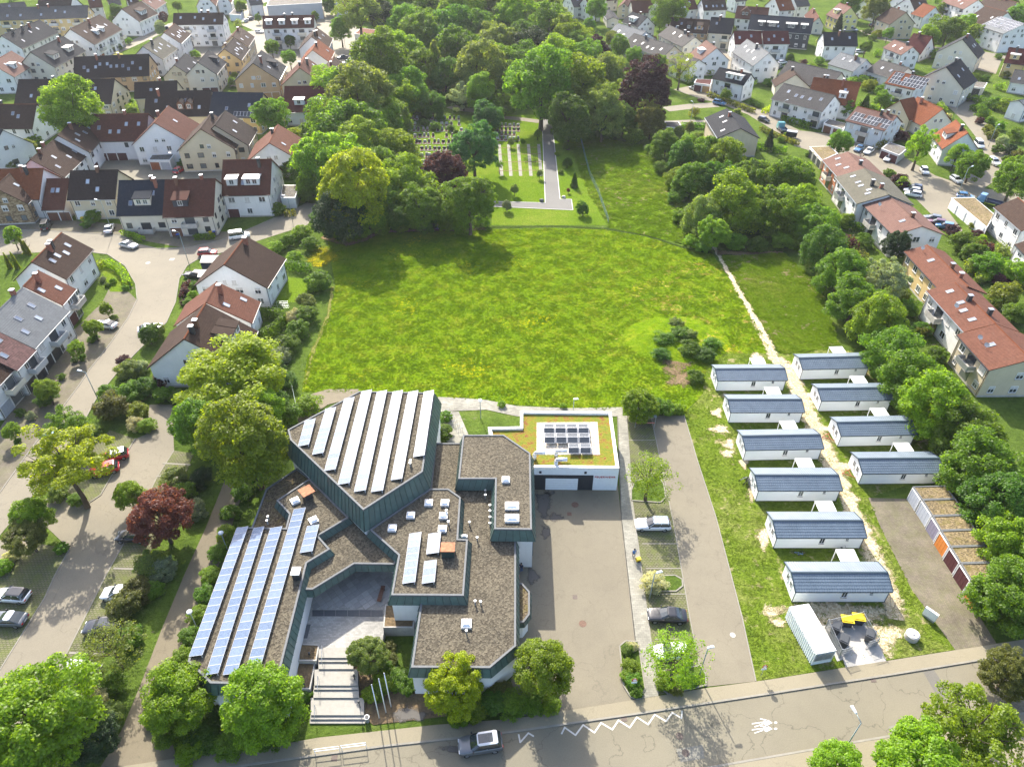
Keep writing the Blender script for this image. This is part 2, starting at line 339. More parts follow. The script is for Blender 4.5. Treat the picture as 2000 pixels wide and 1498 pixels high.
# --- the street in front of the fire station
K_N = [(-60, 1572), (300, 1521), (500, 1491), (750, 1457), (1000, 1429), (1250, 1393), (1500, 1355), (1750, 1316), (1950, 1283), (2100, 1258)]
K_S = [(1100, 1553), (1390, 1498), (1500, 1479), (1660, 1451), (1835, 1421), (2100, 1376)]
sheet('main_road', K_N + [(2100, 1376), (1835, 1421), (1500, 1479), (1390, 1498), (1100, 1553), (-60, 1700)], 0.012, M_asph)
PROP = [(2100, 1232), (2000, 1248), (1860, 1270), (1650, 1303), (1500, 1327), (1380, 1343), (1240, 1366), (1088, 1390), (1000, 1403), (850, 1415), (620, 1440), (500, 1462), (345, 1480), (-60, 1540)]
sheet('pavement_north', K_N + PROP, 0.10, M_walk); kerb(K_N, 0.2, 0.115)
sheet('pavement_south', K_S + [(2150, 1640), (1100, 1700)], 0.10, M_walk); kerb(K_S, 0.2, 0.115)
# --- fire station yard and car park
sheet('fire_station_yard', [(1010, 940), (1206, 940), (1213, 1010), (1240, 1248), (1248, 1366), (1088, 1390), (1005, 1400), (985, 1200)], 0.03, M_asph2)
sheet('footpath', [(1206, 812), (1224, 812), (1236, 985), (1268, 1225), (1286, 1358), (1250, 1364), (1240, 1248), (1213, 1010)], 0.10, M_slab)
sheet('parking_bays', [(1208, 812), (1271, 812), (1290, 900), (1315, 1020), (1348, 1210), (1374, 1341), (1288, 1356), (1268, 1225), (1236, 985), (1224, 812)], 0.05, M_bay)
sheet('car_park_lane', [(1271, 812), (1336, 812), (1362, 900), (1398, 1010), (1449, 1205), (1476, 1330), (1374, 1341), (1348, 1210), (1315, 1020), (1290, 900)], 0.03, M_asph2)
kerb([(1206, 812), (1213, 1010), (1240, 1248), (1248, 1362)], 0.12, 0.10); kerb([(1224, 812), (1236, 985), (1268, 1225), (1286, 1356)], 0.10, 0.11)
kerb([(1336, 812), (1362, 900), (1398, 1010), (1449, 1205), (1476, 1330)], 0.14, 0.09); kerb([(1271, 812), (1290, 900), (1315, 1020), (1348, 1210), (1374, 1341)], 0.12, 0.055)
for k, (y, x0, x1) in enumerate([(860, 1216, 1279), (925, 1228, 1297), (1062, 1248, 1325), (1110, 1256, 1331), (1160, 1262, 1339), (1248, 1273, 1355)]):
    kerb([(x0 + 6, y), (x1, y)], 0.12, 0.06, name='bay_line')
def island(name, poly, zk, mat=M_lawn):
    o = sheet(name, poly, zk, mat); kerb(poly + poly[:1], 0.16, zk + 0.02); return o
island('planted_island', [(1233, 958), (1233, 978), (1290, 982), (1300, 972), (1296, 946), (1285, 930), (1240, 940)], 0.13)
island('planted_island', [(1262, 1125), (1264, 1155), (1320, 1155), (1333, 1145), (1332, 1132), (1318, 1124)], 0.13)
island('planted_island', [(1210, 1262), (1222, 1252), (1246, 1254), (1260, 1346), (1248, 1366), (1232, 1362), (1218, 1340)], 0.14)
island('planted_island', [(1284, 1312), (1368, 1300), (1378, 1318), (1379, 1338), (1305, 1356), (1287, 1340)], 0.13)
# --- open land: field, cemetery fields, mobile home lawn
FIELD = [(640, 470), (700, 462), (760, 450), (850, 446), (960, 448), (1090, 446), (1180, 449), (1260, 462), (1340, 487), (1392, 496), (1440, 570), (1480, 640), (1508, 690), (1400, 690), (1382, 700), (1372, 770), (1335, 808), (1215, 800), (1110, 797), (1000, 790), (940, 780), (855, 776), (700, 768), (590, 765), (600, 700), (640, 620), (655, 560)]
sheet('meadow_field', FIELD, 0.02, M_meadow)
sheet('rough_field', [(1100, 255), (1130, 262), (1260, 285), (1300, 330), (1335, 400), (1350, 480), (1260, 460), (1190, 445), (1150, 380)], 0.025, M_rough)
ROUGH2 = [(1190, 470), (1250, 470), (1340, 490), (1392, 498), (1440, 572), (1480, 642), (1506, 688), (1400, 688), (1378, 702), (1366, 770), (1320, 790), (1270, 740), (1230, 660), (1200, 590), (1170, 520)]
sheet('rough_field', [(1410, 502), (1530, 495), (1600, 560), (1640, 680), (1525, 690), (1480, 620)], 0.025, M_rough)
CAMP = [(1372, 770), (1382, 705), (1405, 690), (1520, 690), (1640, 680), (1720, 700), (1790, 800), (1850, 900), (1780, 945), (1695, 972), (1780, 1150), (1865, 1268), (1650, 1302), (1478, 1330), (1449, 1205), (1398, 1010), (1362, 900), (1336, 812)]
sheet('camp_lawn', CAMP, 0.02, M_campgrass)
ribbon('dirt_trail', [(1392, 478), (1412, 512), (1440, 560), (1470, 612), (1497, 668), (1514, 704)], (1.1, 1.9), 0.05, M_sand, 0.18, 3)
ribbon('dirt_trail', [(1514, 700), (1535, 716), (1552, 748), (1570, 790), (1590, 838), (1612, 885), (1634, 930), (1656, 975), (1680, 1030), (1706, 1085), (1732, 1145), (1752, 1210)], (3.2, 2.4), 0.055, M_sand, 0.3, 4)
for k, (a, b) in enumerate([((1530, 712), (1560, 724)), ((1562, 772), (1592, 774)), ((1590, 835), (1625, 838)), ((1618, 908), (1662, 910)), ((1545, 715), (1500, 716))]):
    ribbon('dirt_trail', [a, b], 1.6, 0.06 + 0.004 * k, M_sand, 0.25, 10 + k)
def blob(name, x, y, rx, ry, z, mat, seed):
    rnd = random.Random(seed); ph = [rnd.uniform(0, 6.3) for _ in range(4)]; N = 40; c = G(x, y, z); rim = []
    for i in range(N):
        a = i * 2 * math.pi / N; k = 1.35 * (1 + .18 * math.sin(3 * a + ph[0]) + .1 * math.sin(5 * a + ph[1])); rim.append(G(x + rx * math.cos(a) * k, y - ry * math.sin(a) * k, z))
    m = MB()
    for i in range(N): m.add([c, rim[i], rim[(i + 1) % N]], [(0, 1, 2)], 0, [[(0, 0), (1, 0), (1, 0)]])
    return tag(m.obj(name, rag(mat)), kind='structure')
blob('gravel_patch', 1640, 1198, 105, 26, 0.05, M_sand, 1); blob('gravel_patch', 1716, 1248, 46, 34, 0.055, M_sand, 2); blob('gravel_patch', 1510, 1192, 26, 12, 0.05, M_sand, 3)
for k, (x, y, rx, ry) in enumerate([(1492, 1050, 13, 20), (1470, 960, 10, 16), (1452, 905, 9, 10), (1420, 885, 14, 8), (1405, 838, 20, 8), (1478, 697, 14, 8), (1400, 806, 12, 8), (1424, 868, 11, 12), (1318, 712, 30, 26), (1330, 742, 24, 14), (1308, 632, 9, 8), (1520, 1215, 16, 9), (1745, 1165, 10, 22)]):
    blob('sandy_patch', x, y, rx, ry, 0.062 + 0.003 * k, M_sand if k not in (8, 9) else M_soil, 20 + k)
# --- garage court
sheet('garage_court', [(1696, 972), (1778, 974), (1800, 1010), (1850, 1090), (1905, 1190), (1946, 1256), (1866, 1269), (1780, 1150), (1720, 1030)], 0.03, M_drive)
# --- west path, car park and residential street
sheet('service_path', [(440, 935), (492, 915), (470, 975), (432, 1090), (400, 1180), (336, 1310), (318, 1380), (345, 1480), (330, 1545), (170, 1545), (240, 1420), (275, 1335), (315, 1230), (360, 1122), (402, 1030)], 0.03, M_asph3)
sheet('back_path', [(560, 800), (600, 772), (640, 760), (700, 760), (700, 775), (640, 790), (585, 830)], 0.06, M_asph3)
sheet('back_path', [(855, 775), (900, 777), (950, 781), (1010, 793), (1110, 797), (1216, 795), (1216, 813), (1010, 813), (950, 800), (860, 804)], 0.06, M_slab)
sheet('terrace', [(862, 804), (896, 804), (918, 856), (882, 870), (858, 850)], 0.08, M_slab)
sheet('car_park_aisle', [(292, 790), (336, 790), (340, 880), (307, 932), (240, 1065), (207, 1124), (102, 1333), (20, 1490), (-80, 1530), (-80, 1440), (0, 1308), (87, 1168), (107, 1124), (136, 1072), (92, 1030), (40, 1075), (-40, 1180), (-40, 1100), (40, 1010), (100, 968), (170, 984), (197, 967), (217, 932), (265, 857), (285, 848)], 0.03, M_asph4)
sheet('parking_bays', [(265, 857), (217, 932), (197, 967), (172, 980), (130, 960), (190, 862), (215, 840)], 0.05, M_bay)
sheet('parking_bays', [(136, 1072), (107, 1124), (87, 1168), (0, 1308), (-40, 1360), (-40, 1160), (30, 1075), (70, 1060)], 0.05, M_bay)
sheet('parking_bays', [(340, 880), (378, 885), (350, 960), (290, 1085), (190, 1300), (150, 1345), (102, 1333), (207, 1124), (240, 1065), (307, 932)], 0.05, M_bay)
kerb([(340, 880), (307, 932), (240, 1065), (207, 1124), (102, 1333)], 0.14, 0.07); kerb([(136, 1072), (107, 1124), (87, 1168), (0, 1308)], 0.14, 0.07); kerb([(265, 857), (217, 932), (197, 967), (172, 984), (100, 968)], 0.16, 0.12)
for k, (a, b) in enumerate([((318, 905), (372, 908)), ((306, 930), (362, 934)), ((222, 1110), (272, 1112)), ((198, 1160), (250, 1162)), ((172, 1215), (225, 1217)), ((135, 1275), (190, 1277))]):
    kerb([a, b], 0.25, 0.065, name='bay_line')
STREET = [(-60, 452), (60, 449), (150, 455), (235, 460), (272, 478), (308, 486), (367, 484), (430, 470), (500, 442), (560, 415), (600, 396), (628, 400), (600, 440), (505, 470), (455, 488), (386, 507), (365, 520), (350, 545), (343, 590), (325, 630), (290, 665), (240, 715), (190, 775), (150, 850), (90, 935), (0, 1045), (-60, 1110), (-60, 1030), (0, 962), (57, 882), (157, 750), (175, 722), (215, 672), (250, 622), (268, 585), (265, 555), (245, 520), (210, 497), (150, 490), (60, 494), (-60, 505)]
sheet('residential_street', STREET, 0.03, M_asph4)
kerb([(-60, 1030), (0, 962), (57, 882), (157, 750), (175, 722), (215, 672), (250, 622), (268, 585), (265, 555), (245, 520), (210, 497), (150, 490)], 0.16, 0.09)
kerb([(150, 850), (190, 775), (240, 715), (290, 665), (325, 630), (343, 590), (350, 545), (365, 520), (386, 507), (455, 488)], 0.16, 0.09)
kerb([(-60, 452), (60, 449), (150, 455), (235, 460), (272, 478), (308, 486), (367, 484), (430, 470), (500, 442), (560, 415)], 0.16, 0.09)
sheet('forecourt', [(272, 590), (268, 560), (282, 580), (280, 610), (255, 650), (215, 700), (160, 770), (60, 905), (0, 985), (-40, 900), (60, 740), (130, 660), (200, 590), (215, 560), (240, 560)], 0.02, M_drive)
sheet('court_yard', [(200, 290), (280, 300), (300, 330), (365, 330), (430, 318), (440, 345), (425, 372), (330, 385), (250, 352), (190, 338)], 0.03, M_asph)
sheet('driveway', [(0, 420), (330, 445), (470, 455), (445, 474), (367, 486), (235, 462), (0, 452)], 0.02, M_drive)
# --- streets of the town behind
sheet('town_square', [(60, 130), (130, 150), (250, 120), (330, 80), (420, 70), (500, 60), (600, 45), (690, 40), (700, 80), (740, 90), (735, 130), (650, 140), (560, 190), (500, 192), (460, 170), (400, 160), (330, 140), (240, 140), (150, 156), (60, 158)], 0.012, M_asph4)
ribbon('town_street', [(-60, 150), (100, 140), (190, 115), (260, 85), (340, 48), (450, 20), (640, -30)], 7.0, 0.03, M_asph4)
ribbon('town_street', [(620, 145), (668, 110), (690, 80), (655, 40), (640, 10), (640, -20)], 13.0, 0.034, M_asph4)
sheet('car_park', [(640, 95), (740, 86), (752, 110), (735, 140), (690, 150), (660, 130)], 0.04, M_asph4)
sheet('hall_forecourt', [(440, 18), (530, 12), (640, 25), (650, 45), (620, 62), (500, 62), (450, 40)], 0.045, M_walk)
ribbon('town_street', [(1290, 40), (1330, 62), (1390, 90), (1430, 118), (1400, 165), (1385, 190)], 6.0, 0.03, M_asph4)
ribbon('east_street', [(1330, 172), (1378, 188), (1430, 202), (1480, 222), (1530, 252), (1590, 280), (1650, 305), (1720, 322), (1790, 342), (1880, 372), (2010, 392)], 7.5, 0.036, M_asph4)
ribbon('east_street', [(1300, 214), (1350, 208), (1400, 205)], 5.0, 0.03, M_asph4)
ribbon('east_street', [(1300, 241), (1350, 239), (1420, 240)], 4.5, 0.03, M_asph4)
sheet('east_court', [(1560, 255), (1620, 262), (1700, 285), (1770, 310), (1830, 345), (1900, 372), (1870, 398), (1850, 410), (1880, 450), (1870, 462), (1820, 420), (1760, 360), (1690, 330), (1600, 300), (1550, 285)], 0.03, M_asph4)
ribbon('east_street', [(1880, 372), (1935, 335), (1945, 290), (1905, 240), (1850, 190), (1820, 165)], 6.5, 0.042, M_asph4)
ribbon('east_street', [(1690, 60), (1720, 75), (1800, 92), (1870, 100), (1960, 112), (2050, 120)], 6.0, 0.03, M_asph4)
ribbon('east_street', [(1740, 40), (1780, 28), (1850, 45), (1905, 50), (1950, 30)], 5.5, 0.034, M_asph4)
sheet('drive_court', [(1905, 98), (1960, 108), (1945, 145), (1900, 135), (1880, 118)], 0.045, M_asph4)
sheet('drive_court', [(1835, 185), (1880, 180), (1915, 195), (1890, 215), (1845, 205)], 0.048, M_asph4)
# --- cemetery
M_cem = grassmat('cemetery_lawn', [(0.3, (0.075, 0.135, 0.012)), (0.5, (0.11, 0.175, 0.014)), (0.7, (0.17, 0.205, 0.03))])
sheet('cemetery_lawn', [(770, 270), (880, 225), (1060, 225), (1110, 260), (1140, 300), (1190, 440), (960, 440), (960, 380), (820, 330)], 0.015, M_cem)
sheet('cemetery_path', [(1052, 212), (1068, 210), (1080, 257), (1094, 390), (1116, 390), (1119, 411), (960, 404), (960, 394), (1065, 397), (1059, 244)], 0.05, asphalt('cemetery_asphalt', (0.12, 0.115, 0.105), (0.15, 0.145, 0.13), 0.1, 0.15))
M_whitekerb = plain('white_kerb', (0.42, 0.40, 0.37), 0.8)
kerb([(1059, 244), (1065, 397), (960, 394)], 0.2, 0.09, mat=M_whitekerb); kerb([(1068, 210), (1080, 257), (1094, 390), (1116, 390), (1119, 411), (960, 404)], 0.2, 0.09, mat=M_whitekerb)
for k, x in enumerate((980, 997, 1015, 1034, 1053)):
    ribbon('grave_path', [(x - (k - 5) * -1.0, 282), (x + k, 344)], 0.9, 0.03 + .003 * k, M_slab)
for k, y in enumerate((288, 301, 316, 333)):
    ribbon('grave_row', [(972, y + 1), (1058, y)], 0.35, 0.045 + .003 * k, M_soil, 0.05, k + 2)
ribbon('cemetery_path', [(960, 228), (1010, 232), (1055, 238)], 3.2, 0.04, M_asph3); ribbon('cemetery_path', [(880, 208), (900, 214), (930, 216)], 4.0, 0.043, M_walk)
ribbon('field_ditch', [(960, 444), (1090, 442), (1185, 447), (1262, 460), (1345, 487), (1392, 495)], 0.8, 0.05, grassmat('ditch_grass', [(0.3, (0.03, 0.05, 0.012)), (0.7, (0.06, 0.085, 0.02))]), 0.1, 6)
ribbon('worn_path', [(630, 462), (680, 477), (705, 470), (745, 452), (850, 449), (950, 448)], (2.4, 1.4), 0.05, M_soil, 0.25, 7)
ribbon('worn_path', [(1400, 492), (1450, 496), (1530, 494)], 2.2, 0.05, M_soil, 0.25, 8)
ribbon('worn_path', [(650, 560), (640, 620), (610, 690), (596, 750)], 0.7, 0.045, grassmat('dry_grass', [(0.3, (0.14, 0.15, 0.03)), (0.7, (0.24, 0.23, 0.08))]), 0.2, 9)
# garden plots of yellow flowering grass
blob('flower_meadow', 630, 500, 34, 22, 0.045, grassmat('buttercup_grass', [(0.35, (0.08, 0.12, 0.015)), (0.5, (0.2, 0.2, 0.012)), (0.6, (0.42, 0.33, 0.01))], fine=4.0), 51)
sheet('garden_lawn', [(535, 540), (600, 545), (600, 590), (540, 592)], 0.03, grassmat('mown_lawn', [(0.3, (0.10, 0.165, 0.012)), (0.7, (0.13, 0.20, 0.016))]))
sheet('garden_lawn', [(195, 520), (225, 512), (250, 535), (252, 570), (215, 570)], 0.035, M_cem)
sheet('soil_bed', [(640, 1290), (700, 1270), (840, 1330), (940, 1390), (730, 1415), (705, 1400), (690, 1330)], 0.06, M_soil)
# ================================================================ HOUSES
WALLC = {'w': (0.72, 0.71, 0.68), 'c': (0.56, 0.48, 0.33), 'y': (0.56, 0.42, 0.20), 't': (0.50, 0.34, 0.19), 'g': (0.42, 0.43, 0.43), 'b': (0.62, 0.66, 0.68), 'o': (0.50, 0.20, 0.10), 'k': (0.05, 0.055, 0.065), 'l': (0.72, 0.66, 0.25), 'e': (0.62, 0.57, 0.46), 's': (0.24, 0.17, 0.10)}
ROOFC = {'br': ((0.075, 0.045, 0.032), .28), 'db': ((0.045, 0.032, 0.028), .28), 'rb': ((0.135, 0.050, 0.033), .26), 'or': ((0.27, 0.085, 0.035), .28), 'dk': ((0.030, 0.033, 0.040), .25), 'gy': ((0.135, 0.125, 0.115), .22), 'lg': ((0.26, 0.27, 0.27), .2), 'pk': ((0.24, 0.135, 0.105), .25), 'rd': ((0.125, 0.030, 0.026), .22), 'bl': ((0.028, 0.038, 0.055), .2), 'gg': ((0.17, 0.16, 0.12), .22), 'ob': ((0.20, 0.085, 0.055), .25), 'tw': ((0.23, 0.13, 0.115), .5)}
def wallm(k):
    if k == 's':
        if 'stonewall' not in MATS:
            t = NT('rubble_stone'); p = t.pos(); v = t.n('TexVoronoi', i_Scale=2.2); mp = t.n('Mapping'); mp.inputs['Scale'].default_value = (1, 1, 2.2); t.l(p, mp.inputs[0]); t.l(mp.outputs[0], v.inputs['Vector'])
            MATS['stonewall'] = t.bsdf(t.ramp(v.outputs['Color'], [(0.2, (0.15, 0.10, 0.055)), (0.5, (0.26, 0.18, 0.10)), (0.8, (0.36, 0.27, 0.16))]), 0.95, 0.1, bump=v.outputs['Distance'], bstr=-0.8, bdist=0.08)
        return MATS['stonewall']
    return stucco(WALLC[k])
def roofm(k): return rooftile(ROOFC[k][0], ROOFC[k][1])

# ---- shared window, door, roof-light meshes (unit pieces; x = width, z = height, -y = outside)
def window_mesh(style):
    mb = MB(); w, h = 0.62, 0.66
    for a in ((-w, w, -h, -h + .08), (-w, w, h - .08, h), (-w, -w + .08, -h + .08, h - .08), (w - .08, w, -h + .08, h - .08), (-.03, .03, -h + .08, h - .08)): mb.box(a[0], a[1], -.05, .06, a[2], a[3], 0)
    mb.box(-w + .08, w - .08, -.005, .02, -h + .08, h - .08, 1)
    mb.box(-w - .06, w + .06, -.14, .0, -h - .07, -h - .005, 2)
    if style: mb.box(-w + .08, w - .08, -.045, -.006, (-h + .08) if style == 2 else .05, h - .08, 3)
    return mb.mesh('window', [M_frame, M_glass, M_concrete, M_shut])
WIN = [window_mesh(k) for k in (0, 0, 0, 1, 1, 2)]
WIN_DK = (lambda mb: (mb.box(-.62, .62, -.05, .05, -.66, -.58, 0), mb.box(-.62, .62, -.05, .05, .58, .66, 0), mb.box(-.62, -.54, -.05, .05, -.58, .58, 0), mb.box(.54, .62, -.05, .05, -.58, .58, 0), mb.box(-.54, .54, -.005, .02, -.58, .58, 1), mb)[-1].mesh('window', [plain('brown_frame', (0.07, 0.045, 0.035)), M_glass]))(MB())
def skylight_mesh(raised=False):
    mb = MB(); w, l = .42, .62; z = .10
    for a in ((-w, w, -l, -l + .08), (-w, w, l - .08, l), (-w, -w + .08, -l + .08, l - .08), (w - .08, w, -l + .08, l - .08)): mb.box(a[0], a[1], a[2], a[3], 0, z, 0)
    mb.box(-w + .08, w - .08, -l + .08, l - .08, 0, z - .03, 1)
    t = NT('roof_light_glass'); oi = t.n('ObjectInfo')
    return mb.mesh('roof_light', [plain('roof_light_frame', (0.22, 0.22, 0.23), .4), MATS.setdefault('skyglass', t.bsdf(t.ramp(oi.outputs['Random'], [(0.0, (0.08, 0.11, 0.16)), (1.0, (0.42, 0.47, 0.52))]), 0.08, 0.9))])
SKYL = skylight_mesh()
def garage_mesh(col):
    mb = MB(); w, h = 1.25, 2.1
    for k in range(8): mb.box(-w + k * .3125, -w + k * .3125 + .295, -.035 - .012 * (k % 2), .03, 0, h, 0)
    for a in ((-w - .08, -w - .003, 0, h + .08), (w + .003, w + .08, 0, h + .08), (-w - .003, w + .003, h + .003, h + .08)): mb.box(a[0], a[1], -.07, .03, a[2], a[3], 1)
    return mb.mesh('garage_door', [col, M_frame])
GDOOR = {'br': garage_mesh(M_brown), 'wh': garage_mesh(M_white), 'rd': garage_mesh(plain('dark_red_door', (0.07, 0.018, 0.02), .6)), 'tn': garage_mesh(plain('tan_door', (0.36, 0.22, 0.09), .6)), 'or': garage_mesh(plain('rust_door', (0.24, 0.07, 0.025), .6)), 'gy': garage_mesh(plain('grey_door', (0.38, 0.40, 0.43), .6)), 'og': garage_mesh(plain('orange_door', (0.50, 0.17, 0.03), .6)), 'pu': garage_mesh(plain('mauve_door', (0.22, 0.20, 0.25), .6)), 'dk': garage_mesh(M_dark)}
SOLAR_CACHE = {}
def solar_mat(name, c0, c1, rough):
    if name in SOLAR_CACHE: return SOLAR_CACHE[name]
    t = NT(name); uv = t.coords('UV'); br = t.n('TexBrick', offset=0.0, i_Scale=1.0, i_Mortar_Size=0.006, i_Brick_Width=0.158, i_Row_Height=0.158)
    br.inputs['Mortar'].default_value = (*sc3(c1, 1.9), 1); t.l(uv, br.inputs['Vector'])
    oi = t.n('ObjectInfo'); base = t.ramp(oi.outputs['Random'], [(0.0, c0), (1.0, c1)])
    t.l(base, br.inputs['Color1']); t.l(t.mix(0.25, base, (0, 0, 0)), br.inputs['Color2'])
    SOLAR_CACHE[name] = t.bsdf(br.outputs['Color'], rough, 0.35); return SOLAR_CACHE[name]
def panel_mesh(lx, ly, mat, frame, fw=.04):
    mb = MB(); x, y = lx / 2, ly / 2
    for a in ((-x, x, -y, -y + fw), (-x, x, y - fw, y), (-x, -x + fw, -y + fw, y - fw), (x - fw, x, -y + fw, y - fw)): mb.box(a[0], a[1], a[2], a[3], -.02, .025, 1)
    mb.quad((-x + fw, -y + fw, .015), (x - fw, -y + fw, .015), (x - fw, y - fw, .015), (-x + fw, y - fw, .015), 0, [(0, 0), (lx, 0), (lx, ly), (0, ly)])
    mb.quad((-x + fw, y - fw, -.015), (x - fw, y - fw, -.015), (x - fw, -y + fw, -.015), (-x + fw, -y + fw, -.015), 1)
    return mb.mesh('solar_panel', [mat, frame])
M_alu = plain('aluminium', (0.62, 0.63, 0.64), .35, .5, .3)
PV_DARK = panel_mesh(1.0, 1.6, solar_mat('pv_black', (0.02, 0.024, 0.03), (0.035, 0.04, 0.05), .25), M_alu, .035)

def house(R1, R2, E, he, wall, roof, label, floors=None, pitch=38, sk=0, dorm=(), chim=1, gar=None, bal=0, pv=None, win=None, dark=False, cat='house', group=None, seed=None, name='house', plinth=True, nowin=False):
    best = None
    for i in range(91):                                       # ridge height that gives this roof its pitch
        hr = he + 1.2 + i * .05; A, B = G(*R1, hr), G(*R2, hr); e = G(*E, he); d = (B - A); d.z = 0
        n = Vector((-d.y, d.x, 0)).normalized(); w = abs((e - A).dot(n)); err = abs(math.degrees(math.atan2(hr - he, max(w, .1))) - pitch)
        if best is None or err < best[0]: best = (err, hr, A, B, d, w)
    _, hr, A, B, d, w = best; w = min(max(w, 3.0), 7.6)
    if d.length > 30 and cat == 'house': mid_ = (A + B) / 2; A, B = mid_ - d.normalized() * 8, mid_ + d.normalized() * 8; d = B - A; d.z = 0
    rnd = random.Random(seed if seed is not None else int(R1[0] * 7 + R1[1] * 13))
    L, Wd = d.length, w; ctr = (A + B) / 2; rz = math.atan2(d.y, d.x)
    ny = -1 if Vector((-math.sin(rz), math.cos(rz))).dot(Vector((-ctr.x, -ctr.y))) < 0 else 1   # local y sign of the side facing the camera
    root = empty(name, (ctr.x, ctr.y, 0), rz + (math.pi if ny > 0 else 0), label, cat, group)
    # local frame: x along the ridge, -y towards the camera
    ov, og = min(.45, Wd * .15), .3; wy = Wd - ov; wx = L / 2 - og; sl = (hr - he) / Wd; wt = he + sl * ov - .12; wr = wt + sl * wy
    mb = MB()
    P = [(-wx, -wy, 0), (wx, -wy, 0), (wx, wy, 0), (-wx, wy, 0), (-wx, -wy, wt), (wx, -wy, wt), (wx, wy, wt), (-wx, wy, wt), (-wx, 0, wr), (wx, 0, wr)]
    mb.add(P, [(0, 1, 5, 4), (2, 3, 7, 6), (1, 2, 6, 9, 5), (3, 0, 4, 8, 7)])
    mb.obj('wall', wallm(wall), root)
    if plinth:
        MB().prism([(-wx - .03, -wy - .03), (wx + .03, -wy - .03), (wx + .03, wy + .03), (-wx - .03, wy + .03)], 0, .35).obj('plinth', M_concrete, root)
    # roof: two thick slopes, tiled in metres along x and up the slope
    mb = MB(); sln = math.hypot(Wd, hr - he); th = .2; x = L / 2
    for s in (-1, 1):
        q = [(-x, s * Wd, he), (x, s * Wd, he), (x, 0, hr), (-x, 0, hr)]; lo = [(p[0], p[1], p[2] - th) for p in q]
        fs = [(0, 1, 2, 3), (7, 6, 5, 4), (0, 4, 5, 1), (1, 5, 6, 2), (3, 7, 4, 0)]
        if s > 0: fs = [f[::-1] for f in fs]
        uv = {0: (0, 0), 1: (L, 0), 2: (L, sln), 3: (0, sln)}
        mb.add(q + lo, fs, 0, [[uv[i % 4] for i in f] for f in fs])
    rf = mb.obj('roof', roofm(roof), root)
    MB().add([(-x - .02, -.16, hr - .02), (-x - .02, .16, hr - .02), (-x - .02, 0, hr + .09), (x + .02, -.16, hr - .02), (x + .02, .16, hr - .02), (x + .02, 0, hr + .09)], [(0, 3, 5, 2), (1, 2, 5, 4), (0, 2, 1), (3, 4, 5)]).obj('ridge_cap', roofm('or' if roof in ('or', 'rb', 'br', 'pk', 'ob', 'tw') and rnd.random() < .5 else roof), rf)
    MB().box(-x, x, -Wd - .13, -Wd + .01, he - .17, he - .05).obj('gutter', M_dark if rnd.random() < .6 else M_metal, rf)
    for s in (-1, 1): MB().cyl((s * (wx - .25), -wy - .07, .2), (s * (wx - .25), -wy - .07, wt), .05, n=6).obj('downpipe', M_dark, root)
    up = math.atan2(hr - he, Wd)
    def on_roof(o, lx, v, lift=.0):                            # v = 0 at the eave, 1 at the ridge
        o.location = (lx, -Wd * (1 - v), he + (hr - he) * v + lift); o.rotation_euler = (up, 0, 0)
    for k in range(sk):
        o = link('roof_light', SKYL, rf); on_roof(o, -x * .8 + 1.6 * x * (k + .5 + rnd.uniform(-.3, .3)) / sk, rnd.choice((.35, .5, .62)))
    for k in range(chim):
        cx, cy = rnd.uniform(-.6, .6) * x, rnd.uniform(-.25, .12) * Wd; z = hr - abs(cy) * sl
        cb = MB().box(cx - .3, cx + .3, cy - .35, cy + .35, z - .6, hr + .9).obj('chimney', rnd.choice([M_brown, M_dark, plain('brick_red', (0.22, 0.08, 0.05), .9, var=.3, scale=8)]), rf)
        MB().box(cx - .36, cx + .36, cy - .41, cy + .41, hr + .903, hr + 1.0).obj('chimney_cap', M_white if rnd.random() < .5 else M_metal, cb)
    for (dx, dw, kind) in dorm:
        X = dx * x; v0, v1 = .28, .80; y0, z0 = -Wd * (1 - v0), he + (hr - he) * v0; y1, z1 = -Wd * (1 - v1), he + (hr - he) * v1
        zt = z0 + 1.55
        if kind == 'shed' or kind == 'flat':
            zb = min(z1 - .05, zt + (.7 if kind == 'shed' else .1)); yb = -Wd * (1 - (zb - he) / (hr - he))
            db = MB().add([(X - dw / 2, y0, z0 - .1), (X + dw / 2, y0, z0 - .1), (X + dw / 2, y0, zt), (X - dw / 2, y0, zt), (X - dw / 2, yb, zb), (X + dw / 2, yb, zb)], [(0, 1, 2, 3), (0, 3, 4), (1, 5, 2)]).obj('dormer', wallm(wall if kind == 'flat' else rnd.choice(['w', 'k', wall])), root)
            e1 = .25; MB().add([(X - dw / 2 - e1, y0 - .3, zt), (X + dw / 2 + e1, y0 - .3, zt), (X + dw / 2 + e1, yb + .05, zb + .02), (X - dw / 2 - e1, yb + .05, zb + .02), (X - dw / 2 - e1, y0 - .3, zt + .14), (X + dw / 2 + e1, y0 - .3, zt + .14), (X + dw / 2 + e1, yb + .05, zb + .16), (X - dw / 2 - e1, yb + .05, zb + .16)], [(4, 5, 6, 7), (0, 1, 5, 4), (1, 2, 6, 5), (3, 0, 4, 7), (3, 2, 1, 0)], 0, None).obj('dormer_roof', plain('sheet_metal_roof', (0.52, 0.50, 0.46), .4) if kind == 'flat' else roofm(roof), db)
        else:
            zr = zt + dw * .45; yb = -Wd * (1 - min(.98, (zr - he) / (hr - he)))
            db = MB().add([(X - dw / 2, y0, z0 - .1), (X + dw / 2, y0, z0 - .1), (X + dw / 2, y0, zt), (X, y0, zr), (X - dw / 2, y0, zt), (X - dw / 2, y1, z1 - .1), (X + dw / 2, y1, z1 - .1)], [(0, 1, 2, 3, 4), (0, 4, 5), (1, 6, 2)]).obj('dormer', M_brown, root)
